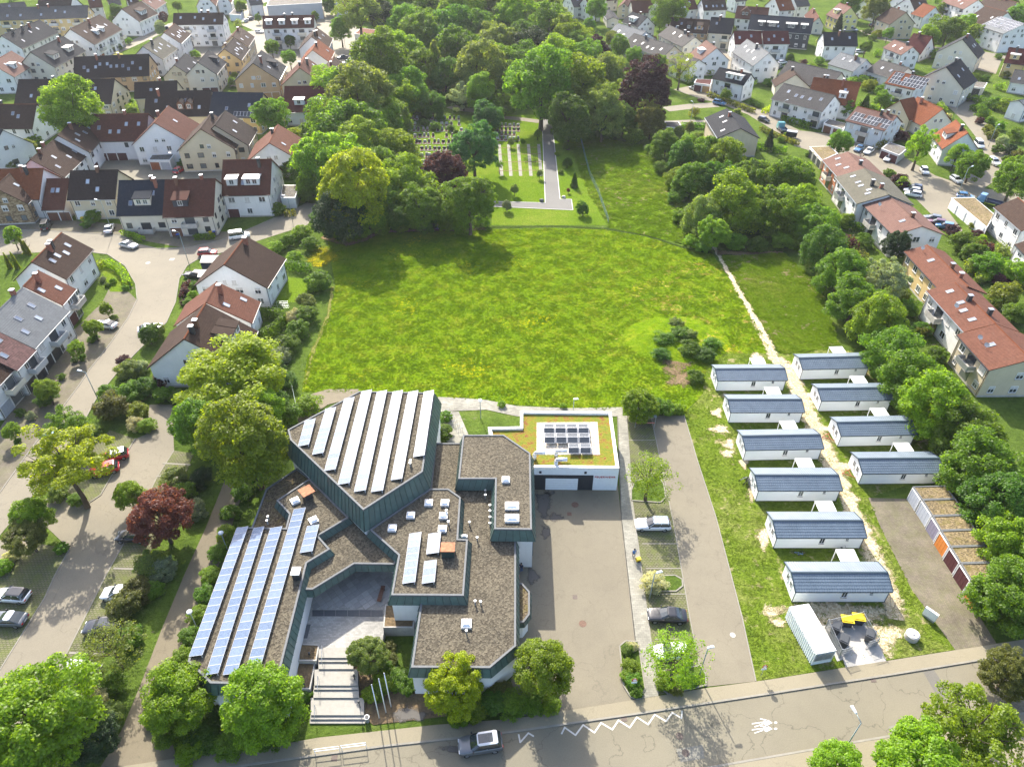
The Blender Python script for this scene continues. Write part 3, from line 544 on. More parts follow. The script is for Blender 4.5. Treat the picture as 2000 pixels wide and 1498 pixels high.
            q = [(X - dw / 2 - .2, y0 - .25, zt - .1), (X, y0 - .25, zr + .05), (X, yb, zr + .05), (X - dw / 2 - .2, yb - .6, zt - .1), (X + dw / 2 + .2, y0 - .25, zt - .1), (X + dw / 2 + .2, yb - .6, zt - .1)]
            MB().add(q, [(0, 1, 2, 3), (1, 4, 5, 2)]).obj('dormer_roof', roofm(roof), db)
        nw = max(1, int(dw / 1.7))
        for k in range(nw):
            o = link('window', WIN[0], db); o.location = (X + (k - (nw - 1) / 2) * 1.45, y0 - .02, z0 + .85); o.scale = (.85, 1, .85)
    if pv:
        nx, nyv, x0, v0, skip = pv
        pl, ph = 1.0, 1.6
        for i in range(nx):
            for j in range(nyv):
                if (i, j) in skip: continue
                o = link('solar_panel', PV_DARK, rf); dist = v0 * sln + j * (ph + .04) + ph / 2; o.location = (x0 * x + i * (pl + .03), -Wd + dist * math.cos(up), he + dist * math.sin(up) + .1); o.rotation_euler = (up, 0, 0)
    # windows on the walls that face the camera
    nf = floors or max(1, round((he - .3) / 2.75))
    wm = [WIN_DK] * 4 + WIN[3:5] if dark else WIN
    camL = Matrix.Rotation(-root.rotation_euler.z, 4, 'Z') @ Vector((-ctr.x, -ctr.y, 0))
    def put(wallid, u, z, s=1.0):
        o = link('window', rnd.choice(wm), root)
        if wallid == 'n': o.location = (u, -wy - .01, z)
        elif wallid == 'r': o.location = (wx + .01, u, z); o.rotation_euler = (0, 0, math.pi / 2)
        else: o.location = (-wx - .01, u, z); o.rotation_euler = (0, 0, -math.pi / 2)
        o.scale = (s * rnd.choice((.8, 1, 1, 1.25)), 1, s)
    walls = [('n', wx, True)] + ([('r', wy, False)] if camL.x > wx else []) + ([('l', wy, False)] if camL.x < -wx else [])
    if gar and gar[0] == 'g': gar = ('r' if camL.x > 0 else 'l', gar[1], gar[2])
    for wid, hw, longw in walls:
        if nowin: continue
        n = max(1, int(2 * hw / 3.1)) if win is None else win
        for f in range(nf):
            z = 1.55 + f * (wt - .2) / nf
            for k in range(n):
                u = -hw + 2 * hw * (k + .5) / n
                if f == 0 and gar and wid == gar[0] and k < gar[1]: continue
                if bal and longw and k % 3 == 1 and f < nf and n >= 2: continue
                if rnd.random() < .08: continue
                if z + .7 < wt: put(wid, u + rnd.uniform(-.15, .15), z)
        if not longw and wr - wt > 2.2:
            for u in ((-.9, .9) if wy > 3.6 else (0,)): put(wid, u * 1.0, wt + .75, .8)
    if gar:
        wid, ng, kind = gar; hw = wx if wid == 'n' else wy
        for k in range(ng):
            u = -hw + 1.7 + k * 2.75
            o = link('garage_door', GDOOR[kind], root)
            if wid == 'n': o.location = (u, -wy - .02, 0)
            elif wid == 'r': o.location = (wx + .02, u, 0); o.rotation_euler = (0, 0, math.pi / 2)
            else: o.location = (-wx - .02, u, 0); o.rotation_euler = (0, 0, -math.pi / 2)
    if bal:
        n = max(2, int(2 * wx / 3.1)) if win is None else win
        for k in range(n):
            if k % 3 != 1: continue
            u = -wx + 2 * wx * (k + .5) / n
            for f in range(nf):
                z = f * (wt - .2) / nf
                MB().box(u - 1.1, u + 1.1, -wy - .03, -wy + .02, z + .25, z + 2.2).obj('balcony_door', M_glass, root)
                if f == 0 and nf > 1: continue
                bb = MB().box(u - 1.7, u + 1.7, -wy - 1.4, -wy + .02, z + .02, z + .2).obj('balcony', M_concrete, root)
                m_ = MB(); m_.box(u - 1.7, u + 1.7, -wy - 1.42, -wy - 1.36, z + .25, z + 1.15); m_.box(u - 1.7, u - 1.64, -wy - 1.355, -wy, z + .25, z + 1.15); m_.box(u + 1.64, u + 1.7, -wy - 1.355, -wy, z + .25, z + 1.15)
                m_.obj('railing', rnd.choice([M_metal, wallm('e'), wallm('g'), M_concrete]), bb)
    return root, dict(L=L, W=Wd, hr=hr)

H = house
HS = []
ROOFC = {k: (sc3(v[0], .62), v[1]) for k, v in ROOFC.items()}
def add(*a, **k): HS.append(H(*a, **k))
# ---- town on the west side
add((-60, 18), (172, 11), (170, 35), 8.5, 'y', 'gy', 'long yellow apartment block under a grey-brown roof at the edge of town', sk=6, chim=3, bal=1, pitch=36, cat='apartment block')
add((-40, 11), (48, 4), (57, 15.6), 6, 'w', 'gy', 'white house with grey roof behind the long yellow apartment block', sk=2)
add((76, -8), (142, -8), (81, 12), 6, 'w', 'db', 'white house with dark brown roof behind the yellow block, beside its big chimney', sk=0)
add((2, 70), (78, 39), (56, 90.5), 5.5, 'w', 'dk', 'white terrace with anthracite roof and three black chimneys below the yellow block', sk=3, chim=3)
add((58.6, 102), (123.7, 71), (99, 137), 5.5, 'e', 'dk', 'cream house with dark roof and two wide shed dormers', dorm=((-.45, 4.2, 'shed'), (.45, 4.2, 'flat')), dark=True)
add((136, 57), (195, 29), (176, 92.5), 6.5, 'w', 'br', 'white terraced house with brown roof, two flat dormers and brown garage doors', sk=4, dorm=((-.25, 1.9, 'flat'), (.12, 1.9, 'flat')), gar=('n', 2, 'or'), bal=1)
add((-20, 124), (23, 100), (25, 153), 5.5, 'w', 'pk', 'white house with reddish roof and white dormer at the frame edge', sk=2, dorm=((-.2, 2.6, 'flat'),))
add((144, 112), (291, 106), (142, 155), 5.2, 't', 'db', 'long dark brown roof with a row of roof windows over tan walls', sk=11, chim=2, dark=True, cat='row house', gar=('n', 3, 'br'))
add((36, 155.6), (224, 154.3), (221, 204.7), 4.5, 'c', 'db', 'long dark roof over cream walls behind the big round street tree', sk=7, chim=2, dark=True, cat='row house')
add((-30, 204), (71.6, 204), (66.4, 252), 5, 'w', 'br', 'white house with brown roof and grey gable beside the round street tree', sk=3, chim=2)
add((5, 254), (-30, 240), (43, 272), 4.5, 'w', 'dk', 'small white gabled house behind clipped evergreen shrubs', sk=0, chim=0, dark=True)
add((58.6, 311.5), (112, 267), (174.5, 301), 4.5, 'w', 'br', 'long low brown ribbed roof with three roof windows and a chimney', sk=4, chim=2, dark=True)
add((112, 264.6), (149.7, 228.8), (174.5, 300), 5.6, 'w', 'br', 'white house with brown roof and three roof windows in a row above the court', sk=4, gar=('n', 1, 'rd'), dark=True)
add((179.7, 223.6), (290, 222), (196.6, 277), 5.5, 'w', 'rb', 'white house with red-brown roof and a wide dark red gate under it', sk=5, gar=('n', 3, 'rd'), dark=True)
add((-30, 331), (84.6, 329), (77, 390), 5, 'w', 'or', 'orange-red tiled house joined to the stone house', sk=0, chim=2, nowin=True)
add((-12, 366), (21, 337), (55, 398), 5, 's', 'br', 'rubble stone house with brown ribbed roof at the street', sk=1, chim=0, dark=True)
add((91, 349.5), (135, 349), (84.6, 410.7), 2.9, 'w', 'rb', 'low red-tiled house over two brown garage doors', sk=2, chim=0, gar=('n', 2, 'br'), nowin=True, pitch=36)
add((136.7, 334), (230.5, 332), (131.5, 392), 5, 'c', 'db', 'cream house with worn dark roof and two roof windows', sk=2, chim=1, gar=('n', 1, 'wh'))
add((232, 353), (331.5, 351), (226.7, 422), 4.2, 'e', 'bl', 'cream house with blue-black metal roof, twin chimneys and a wide dormer', sk=2, chim=2, dorm=((.02, 3.6, 'shed'),), bal=1, pitch=40, dark=True)
add((322, 352), (421, 349), (417, 424), 4.8, 'e', 'rb', 'cream house with red-brown roof beside the blue-black roofed house', sk=1, chim=2, dorm=((-.3, 3.2, 'shed'),), bal=1, pitch=40, dark=True, gar=('n', 1, 'br'))
add((435, 313), (531, 311), (425, 399), 5.6, 'w', 'rb', 'tall white house with red roof and two pale metal dormer roofs', sk=1, chim=1, dorm=((-.55, 2.4, 'flat'), (.25, 3.6, 'flat')), gar=('n', 1, 'rd'), pitch=42)
add((300.8, 240), (328.8, 207), (265, 270), 5.8, 'w', 'rb', 'bright white gabled house with red-brown roof and shuttered windows above the court', sk=1, chim=1)
add((391, 252), (412.8, 221), (356.8, 280), 5.8, 'c', 'br', 'cream-yellow gabled house with brown roof facing the court', sk=0, chim=1, dark=True)
add((419, 245), (440, 216), (496, 282), 5.5, 'c', 'db', 'cream-yellow gabled house with dark ribbed roof and two roof windows', sk=2, chim=0, dark=True)
add((262, 161.5), (346, 158), (262, 194), 5.0, 'c', 'db', 'dark brown roofed house with a small round window beside yellow-green bushes', sk=1, chim=1, nowin=True)
add((285, 179), (414, 177), (412, 227), 4.8, 'c', 'db', 'dark brown roof with twin gabled dormers', sk=4, chim=1, dorm=((.1, 2.0, 'gable'), (.36, 2.0, 'gable')), nowin=True)
add((415, 180), (514, 182), (458, 230), 5, 'y', 'bl', 'yellow house with blue-black roof carrying dark solar panels', sk=2, chim=0, pv=(9, 2, .05, .04, {(0, 1), (1, 1), (2, 1), (3, 1), (4, 1)}))
add((237, 18), (276, 2.6), (263.7, 47.5), 6, 'w', 'br', 'white corner house with wide dormer behind the street hedge', dorm=((.0, 5.2, 'shed'),), chim=0)
add((277, 2), (300, -12), (306, 18), 5.5, 'w', 'pk', 'white house with pink-red roof beside a purple tree', sk=2)
add((392, -2), (404, -32), (378, 25), 5, 'w', 'rb', 'steep red-roofed white gable behind the white block', pitch=56, chim=0)
add((428, -4), (442, -34), (446, 24), 5, 'w', 'rb', 'second steep white gable with three rows of attic windows', pitch=56, chim=0)
add((338.5, 26.7), (437, 25.4), (334.6, 50), 8.6, 'w', 'br', 'white three storey block with brown roof, four roof windows and loggias', sk=4, chim=4, bal=1, cat='apartment block')
add((320, 64), (341, 46), (357, 83), 7, 'w', 'br', 'white house with brown roof, two tan chimneys and bright roof windows', sk=6, chim=2)
add((278.6, 91), (310.5, 71), (323.6, 112.6), 6, 'w', 'gg', 'white house with grey-green ribbed roof beside the road', sk=4, chim=1)
add((453, 71), (467.4, 52), (488, 88.5), 6.2, 'c', 'br', 'cream house with brown roof behind the yellow balcony house', sk=2)
add((437.5, 95.7), (455.7, 74), (476.6, 112), 6, 'y', 'db', 'yellow house with near-black roof, many roof windows and a wooden balcony', sk=5, chim=1, dark=True)
add((340, 127.6), (362, 104), (376, 151), 5.8, 'c', 'dk', 'cream house with dark roof and a tall black chimney', sk=2, chim=1, dark=True)
add((386, 121.7), (407.6, 98.3), (425, 144.5), 6.4, 'e', 'dk', 'off-white gabled house with dark red garage doors and one dormer', sk=0, dorm=((.35, 2.2, 'shed'),), chim=0, gar=('g', 2, 'rd'), dark=True)
add((493.7, 123.7), (510.6, 98.3), (554, 157.6), 6, 't', 'dk', 'wide peach gabled house with tan garage doors', sk=1, dorm=((.3, 3.0, 'shed'),), chim=1, gar=('g', 2, 'tn'))
add((584.8, 132.8), (596, 110.7), (554, 157.6), 5.8, 'c', 'rb', 'cream gabled house with brown roof behind the red-roofed house', sk=3, chim=2)
add((642.8, 132.8), (652, 110.7), (619, 152), 5.8, 'w', 'br', 'white gabled house with purple-brown roof and a triangular attic window', sk=1, chim=1)
add((610, 98), (622, 78), (646.7, 116), 6, 'w', 'or', 'white house with orange-brown roof beside the tree-lined car park', sk=1, chim=1, nowin=True)
add((608, 72), (618, 53), (644.7, 89), 6, 'w', 'br', 'white house with brown roof and chrome vents beside the car park', sk=2, chim=2, nowin=True)
add((513, 32), (613.5, 30), (512, 56.6), 8.4, 'w', 'rb', 'white block with red roof and four white dormers', dorm=((-.75, 2.4, 'flat'), (-.25, 2.4, 'flat'), (.25, 2.4, 'flat'), (.75, 2.4, 'flat')), chim=2, bal=1, cat='apartment block')
add((555.5, 169), (659, 168), (554.8, 231), 4.2, 'b', 'rd', 'deep red roof with four roof windows and two flat-topped dormers', sk=4, chim=0, dorm=((-.4, 2.9, 'flat'), (.38, 2.9, 'flat')), pitch=40)
add((525.5, 279.4), (543, 243), (485.8, 306), 4.4, 'w', 'ob', 'white house with rusty brown roof half hidden by the wood', sk=1, chim=1, pitch=35)
# ---- terrace and houses along the residential street
add((61, 512), (120, 454), (131, 544.5), 5.6, 'w', 'br', 'white end-of-terrace house with brown ribbed roof at the street bend', sk=4, chim=2)
add((45, 559), (75, 528), (125, 593.7), 5.2, 'w', 'ob', 'terrace house with red-brown roof between the brown and grey roofs', sk=2, chim=1, bal=1, gar=('n', 1, 'rd'))
add((-33, 633), (44, 561), (141, 602), 5.3, 'w', 'lg', 'terrace house with pale grey glazed tile roof and four roof windows', sk=4, chim=1, bal=1, gar=('n', 2, 'dk'))
add((-76, 672), (-33, 633), (70, 685), 5.3, 'w', 'tw', 'terrace house with pinkish red glazed roof beside the grey roofed one', sk=2, chim=1, bal=1, gar=('n', 2, 'dk'))
add((-130, 721), (-76, 672), (30, 720), 5.3, 'w', 'br', 'terrace house with dark brown roof at the frame edge', sk=1, chim=0, bal=1, gar=('n', 1, 'gy'))
add((437, 517), (480, 461), (521, 565), 4.6, 'w', 'br', 'white house with long brown roof and blank gable beside the field', sk=0, chim=1, pitch=34)
add((402, 591), (423, 550), (490, 638), 4.2, 'w', 'ob', 'house with smooth red-brown roof, tan chimney and two roof windows', sk=2, chim=1, pitch=34)
add((358.5, 662), (401, 592.7), (511, 654), 4.2, 'w', 'br', 'white house with mottled brown roof and green copper dormers behind the yellow tree', sk=0, chim=2, dorm=((.0, 1.7, 'shed'), (.45, 1.7, 'shed')), pitch=36)
# ---- east of the wood
add((1207.6, 46), (1262, 62), (1184, 69), 4.8, 'w', 'lg', 'low house with gleaming silver roof beside the gardens', sk=3, chim=1, pitch=30)
add((1234, 23.6), (1265, 34), (1250.7, 57), 5, 'w', 'dk', 'white gabled house with slate roof and a wide white dormer', dorm=((-.1, 4.2, 'flat'),))
add((1219, 6), (1230, -8), (1232, 18), 4.5, 'c', 'rb', 'cream gabled house at the top of the lane with dark red roof', chim=0)
add((1232, 2), (1280, 1), (1250, 26), 4.5, 'e', 'rb', 'long red-brown barn roof beside the cream gabled house', sk=0, chim=0, cat='barn')
add((1281, 0), (1290, -14), (1267, 22), 4.6, 'e', 'pk', 'small house with brownish dormer beside the big lime tree', chim=0, dorm=((0, 2, 'shed'),))
add((1198, 34), (1189, 20), (1205.6, 44), 3.4, 'e', 'dk', 'small cream shed house with dark lean-to roof', chim=0)
add((1238, 65.6), (1318, 90), (1214.8, 87), 5, 'c', 'gy', 'long grey roof with cut-out roof balconies and a red chimney above the hedge trees', sk=5, chim=1, pitch=33, cat='row house')
add((1308, 50), (1358, 72.7), (1287.5, 70.7), 5.4, 'e', 'gy', 'cream house with weathered grey roof and three black chimneys', sk=2, chim=3, pitch=34)
add((1312, 35), (1387, 40), (1298, 61.5), 4.6, 't', 'br', 'wide brown barn-like roof with orange wooden gable', sk=5, chim=0, dorm=((.0, 2.0, 'shed'), (.55, 2.2, 'shed')))
add((1379, 79), (1400.5, 94), (1370.7, 125), 5, 'w', 'pk', 'white gabled house with pale red roof and long dormer', dorm=((-.1, 3.6, 'flat'),), chim=1)
add((1325, 104), (1366, 117), (1345, 133), 5.2, 'w', 'gy', 'white house behind a thin blossoming tree', sk=1, chim=0, pitch=28, bal=1)
add((1389, 34), (1435, 37), (1382, 64.5), 6, 'e', 'dk', 'dark slate roofed house with red-brown balcony bands', sk=1, chim=2, bal=1)
add((1370, -2), (1416, -3), (1378, 21.5), 6, 'w', 'br', 'white house with brown roof next to the green hillside meadow', sk=4, chim=0)
add((1440, 12), (1503, 16), (1436, 37), 5, 'w', 'rb', 'white house with dark red roof and a white cross gable', sk=1, dorm=((-.4, 4.0, 'gable'),))
add((1467, 28.7), (1590, 37), (1461, 58.4), 6.2, 'k', 'bl', 'modern black house with four white awnings in its roof', sk=3, chim=0, dorm=((-.6, 2.6, 'flat'), (-.25, 4.2, 'flat'), (.35, 4.2, 'flat'), (.75, 2.6, 'flat')), pitch=34)
add((1433, 61.5), (1486.5, 61.5), (1436, 87), 6, 'w', 'rd', 'white house with dark red roof and double roof windows', sk=2, chim=0, bal=1)
add((1488.6, 61.5), (1540, 61.5), (1491.6, 87), 6, 'w', 'rd', 'white house with dark red roof beside the black house, with hexagonal bays', sk=3, chim=0, bal=1)
add((1459, 77), (1503, 103.5), (1433, 104.5), 6, 'w', 'lg', 'big white house with pale grey roof and blank white gable', sk=4, chim=1, pitch=40)
add((1405, 132), (1468, 145), (1391, 153.6), 5.6, 'w', 'dk', 'white house with slate roof and two flat dormers above the blue car', dorm=((-.05, 2.6, 'flat'), (.5, 2.4, 'flat')), sk=1, chim=1, bal=1, pitch=34)
add((1447, 251), (1419, 212), (1398, 265), 5.3, 'c', 'dk', 'cream house with charcoal roof standing in the bend of the east street', sk=3, chim=1, nowin=True, pitch=25)
add((1530.6, 163), (1632, 187), (1509, 194.5), 5.4, 'w', 'gy', 'long white apartment house with grey roof, balconies and hedge', sk=5, chim=0, bal=1, pitch=32, cat='apartment block')
add((1541, 119), (1645, 142), (1566, 162), 4, 'e', 'gy', 'old barn with sagging mauve-grey roof', sk=0, chim=0, pitch=34, cat='barn', nowin=True)
add((1555, 146), (1547, 134), (1514, 170), 3.2, 'e', 'br', 'low dark brown gable in front of the old barn', chim=1, pitch=35, nowin=True)
add((1589, 151.5), (1682, 162), (1661, 208), 4.4, 'w', 'or', 'house with bright orange-red roof and a small white dormer', sk=1, chim=3, dorm=((.42, 2.2, 'flat'),), pitch=40)
add((1607.6, 63.5), (1674, 64.5), (1615, 90), 5.5, 'w', 'dk', 'white house with plain dark slate roof and a wooden balcony', sk=2, chim=2)
add((1642.5, 102.5), (1693.7, 117), (1621, 127), 3.6, 'w', 'lg', 'low white house with light grey roof and two roof windows', sk=2, chim=2, pitch=32)
add((1718, 117), (1775.7, 133), (1701, 142.4), 3.2, 'w', 'gy', 'low house with mid-grey roof behind the solar roofed house', sk=2, chim=1, pitch=30)
add((1747, 139), (1806.6, 151.5), (1730.6, 164), 6, 'w', 'or', 'white house with orange roof nearly covered by solar panels', sk=1, chim=1, pv=(11, 3, -.75, .1, {(3, 2), (4, 2), (3, 1)}), pitch=32, bal=1)
add((1747, 78), (1784, 92), (1722, 93), 5.6, 'w', 'pk', 'white house with brown-pink roof and long loggias', sk=2, chim=1, bal=1, pitch=34)
add((1640, 6), (1663, 15), (1619, 32), 5, 'l', 'pk', 'bright lemon yellow house with a white-roofed dormer', dorm=((-.1, 3.2, 'flat'),), chim=1, pitch=42)
add((1741, 14), (1770.5, 24.6), (1715, 40), 6, 'c', 'br', 'cream house with plain brown roof beside the round hedges', chim=1, pitch=38)
add((1588, 15), (1600, 34), (1571, 32), 3.6, 'e', 'rb', 'small steep cream gable with red roof beside the black house', chim=1, pitch=48)
add((1784, 65.6), (1822, 72), (1774, 87), 3, 'w', 'rd', 'low house with dark burgundy roof', chim=2, sk=0, pitch=40)
add((1803.5, 7), (1828, 14), (1785, 30), 5, 'w', 'or', 'white house with bright orange roof and flat annex', chim=0, pitch=40)
add((1880, 77), (1893.7, 65.6), (1844.5, 89), 5.6, 'e', 'dk', 'cream gabled house with black roof beside the road', sk=2, chim=1)
add((1848, 131), (1876, 115), (1817, 141), 6, 'e', 'dk', 'large cream gabled house with black and purple roof above double garages', sk=2, chim=1)
add((1949, 33), (1999, 48), (1920, 54), 7.4, 'w', 'lg', 'modern white block with striped solar roof', sk=3, chim=0, pitch=24, pv=(14, 4, -.8, .25, {(4, 1), (5, 1), (8, 0)}), cat='apartment block')
add((1868, -14), (1912, 0), (1841, 5), 7.2, 'w', 'pk', 'white apartment house with brown-pink roof and stacked balconies on the slope', sk=3, chim=1, bal=1, pitch=34, cat='apartment block')
add((1935, -8), (1990, 6), (1915, 10), 5, 'w', 'br', 'white house with brown roof and dark balconies at the top of the slope', chim=1, bal=1, pitch=30)
add((1924, 12), (1969.5, 24.6), (1909, 23.6), 4.6, 'w', 'br', 'white house with brown roof and two bright solar collectors', sk=2, chim=0, pitch=28)
add((1971.6, 93), (2015, 98), (1960, 123), 5, 'y', 'rd', 'yellow house with dark red roof and pink dormer', dorm=((-.2, 3.0, 'flat'),), chim=1)
add((1982, 136), (2035, 143), (1971.6, 161), 3.6, 'w', 'gy', 'white house with grey roof next to the topiary garden', sk=1, chim=0, pitch=30)
add((1792, 189.4), (1842.5, 213), (1764.6, 228), 3.4, 'e', 'or', 'half-timbered house with broad orange tiled roof', sk=0, chim=1, pitch=40)
add((1758, 196), (1786, 190), (1746, 212), 3.6, 'c', 'or', 'small cream gable joined to the half-timbered house', chim=0, pitch=42)
add((1891, 260), (1867, 234), (1842, 294), 4.6, 'w', 'or', 'white gabled house with yellow and red patterned roof tiles', dorm=((.0, 3.4, 'shed'),), chim=1, pitch=44)
add((1990, 196), (2045, 186), (1971, 214), 5, 'w', 'lg', 'pale house with light grey roof behind the topiary garden', chim=0, pitch=28)
add((1675, 208), (1753, 227), (1655.8, 237.6), 5.4, 'b', 'pk', 'pale blue-white house with red roof carrying two rows of solar panels', sk=2, chim=2, pv=(11, 2, -.78, .12, {(3, 1), (8, 0)}), bal=1, pitch=28)
# ---- terraces east of the tree row
TG = 'terrace houses east of the tree row'
add((1656, 296.6), (1689, 329), (1605, 312), 5.3, 'o', 'pk', 'terrace house with red-orange walls and pinkish grey roof', sk=3, chim=1, bal=1, pitch=20, group=TG)
add((1689, 329), (1736, 380.6), (1630.7, 345.8), 5.6, 'w', 'gg', 'terrace house with white walls, olive-grey roof and four raised roof windows', sk=5, chim=2, bal=1, pitch=20, group=TG)
add((1736, 382), (1802, 442), (1681, 396.5), 5.3, 'w', 'pk', 'terrace house with white walls, ribbed grey-pink roof and a satellite dish', sk=1, chim=1, bal=1, pitch=20, group=TG)
add((1810.7, 478), (1891.6, 560), (1768.7, 495), 5.3, 'y', 'ob', 'terrace house with ochre panels and rusty red roof', sk=1, chim=2, pitch=20, group=TG)
add((1866, 552), (1945, 632), (1810.7, 569.6), 5.7, 'w', 'ob', 'terrace house with salmon roof and four tilted roof windows', sk=4, chim=2, bal=1, pitch=20, group=TG)
add((1945, 633), (2014, 702), (1870, 655), 5.7, 'c', 'ob', 'end terrace house with salmon tiled roof, two dishes and a plain cream gable', sk=1, chim=0, bal=1, pitch=20, group=TG)
add((1988, 386), (2045, 432), (1945, 409), 5.5, 'w', 'br', 'white house with brown roof and a glass patio cover', sk=0, chim=0, pitch=30)
add((2025, 462), (2085, 520), (1990, 486), 5, 'w', 'br', 'white house at the frame edge above the thuja hedge', sk=0, chim=0, pitch=30)

# ---- flat-roofed garages and buildings: quad of roof corners in photo pixels
M_felt = gravel('roof_felt', [(0.08, 0.075, 0.07), (0.13, 0.12, 0.11), (0.19, 0.18, 0.16)], moss=0.5)
M_mossroof = gravel('mossy_roof', [(0.10, 0.08, 0.05), (0.17, 0.13, 0.07), (0.24, 0.19, 0.11)], moss=0.8)
def flat(name, quad, h, wall, label, cat, roofmat=None, doors=None, group=None, trim=None, wins=0):
    P = [G(x, y, h) for x, y in quad]; c = sum(P, Vector()) / len(P)
    root = empty(name, (c.x, c.y, 0), 0, label, cat, group); L = [(p.x - c.x, p.y - c.y) for p in P]
    MB().prism(L, 0, h - .16).obj('wall', wallm(wall), root)
    ex = [(q[0] * (1 + .12 / max(.5, math.hypot(*q))), q[1] * (1 + .12 / max(.5, math.hypot(*q)))) for q in L]
    MB().prism(ex, h - .158, h, bottom=True).obj('roof_edge', trim or M_white, root)
    sh = [(q[0] * (1 - .2 / max(.5, math.hypot(*q))), q[1] * (1 - .2 / max(.5, math.hypot(*q)))) for q in L]
    MB().prism(sh, h - .02, h + .03).obj('roof', roofmat or M_felt, root)
    if doors:
        i, cols = doors; a, b = Vector((*L[i], 0)), Vector((*L[(i + 1) % len(L)], 0)); d = (b - a); n = Vector((d.y, -d.x, 0)).normalized()
        if (n.dot(a + b)) < 0: n = -n
        for k, cc in enumerate(cols):
            o = link('garage_door', GDOOR[cc], root); p = a.lerp(b, (k + .5) / len(cols)) + n * .05; o.location = p
            o.rotation_euler = (0, 0, math.atan2(n.y, n.x) + math.pi / 2); w = d.length / len(cols); o.scale = (min(1.0, (w - .3) / 2.6), 1, min(1, (h - .45) / 2.1))
    return root
flat('garage', [(290, 313), (302, 296), (345, 295), (331, 313)], 2.7, 'w', 'white double garage with one rust and one pale blue door', 'garage', doors=(3, ['gy', 'or']), trim=M_white)
flat('garage', [(548, 386), (552, 362), (584, 362), (576, 386)], 2.8, 'w', 'flat grey garage beside the tall white house', 'garage')
flat('garage', [(1356, 162), (1360, 155), (1391, 156), (1388, 166)], 2.8, 'w', 'white double garage with mauve and tan doors', 'garage', doors=(3, ['tn', 'rd']), roofmat=roofm('rd'))
flat('garage', [(1609, 241), (1619, 233), (1657, 243), (1646, 252)], 2.6, 'w', 'double garage with dark roof and two brown doors beside the apartment house', 'garage', doors=(3, ['br', 'br']))
flat('garage', [(1722, 290), (1738, 278), (1772, 290), (1756, 303)], 2.6, 'g', 'grey double garage with dark red doors beside the solar roofed house', 'garage', doors=(3, ['rd', 'rd']))
flat('garage', [(1582, 287), (1621, 286), (1636, 300), (1606, 313)], 2.6, 'c', 'cream triple garage with moss-covered roof', 'garage', doors=(3, ['dk', 'dk', 'dk']), roofmat=M_mossroof)
flat('garage', [(1859, 387), (1903, 386), (1942, 419), (1928, 444)], 2.6, 'w', 'long white garage block with half mossy gravel roof', 'garage', doors=(3, ['wh', 'wh', 'wh', 'wh']), roofmat=M_mossroof)
flat('garage', [(1868, 166), (1876, 158), (1928, 162), (1922, 172)], 2.6, 'e', 'double garage under a flat grey roof below the cream gabled house', 'garage', doors=(3, ['dk', 'dk']))
flat('garage', [(448, 28), (458, 18), (475, 20), (470, 30)], 3, 'b', 'pale flat annex beside the parked cars of the square', 'annex')
flat('hall', [(521, 12), (530, -14), (625, -14), (628, 6)], 7.0, 'g', 'modern grey flat-roofed hall with colourful poster at the end of the square', 'hall')
flat('annex', [(1795, 38), (1803, 30), (1830, 34), (1826, 46)], 3, 'w', 'white flat annex of the bright orange roofed house', 'annex')
flat('pavilion', [(692, 66), (705, 55), (740, 60), (735, 72)], 3, 'w', 'small white pavilion under the tall sparse tree', 'pavilion', roofmat=roofm('or'))
flat('garden_shed', [(1295, 248), (1299, 238), (1325, 238), (1332, 250)], 2.4, 'e', 'grey garden shed beside the fruit trees', 'shed', roofmat=roofm('gy'))
flat('carport', [(391, 513), (395, 499), (428, 499), (424, 513)], 2.6, 'k', 'dark green metal carport by the red car', 'carport', roofmat=plain('green_sheet', (0.04, 0.075, 0.065), .4), trim=M_dark)
flat('carport', [(386, 541), (389, 527), (412, 527), (407, 541)], 2.6, 'k', 'dark green metal carport by the black estate car', 'carport', roofmat=plain('green_sheet', (0.04, 0.075, 0.065), .4), trim=M_dark)
# ---- last houses along the upper edge of the view
for k, (x, w_, rc, wc, nm) in enumerate([(168, 26, 'rb', 'w', 'red-brown'), (205, 24, 'gy', 'y', 'grey'), (245, 22, 'br', 'w', 'brown'), (480, 26, 'gy', 'w', 'grey'), (655, 20, 'rb', 'w', 'red-brown'), (1110, 24, 'gy', 'w', 'grey'), (1142, 22, 'rb', 'w', 'red-brown'), (1178, 24, 'br', 'e', 'brown'), (1330, 22, 'rb', 'w', 'red-brown'), (1430, 22, 'gy', 'w', 'grey'), (1512, 30, 'or', 'w', 'orange'), (1545, 26, 'gy', 'w', 'grey'), (1700, 24, 'gy', 'w', 'grey'), (1760, 24, 'or', 'w', 'orange'), (1775, 30, 'br', 'w', 'brown'), (1955, 26, 'rb', 'w', 'red-brown')]):
    y = [-8, -12, -6, -14][k % 4]; add((x, y), (x + w_, y - 2), (x - 3, y + 17), 5.2, wc, rc, 'small distant house with %s roof at the upper edge of the town' % nm, sk=1, chim=1, group='distant houses')
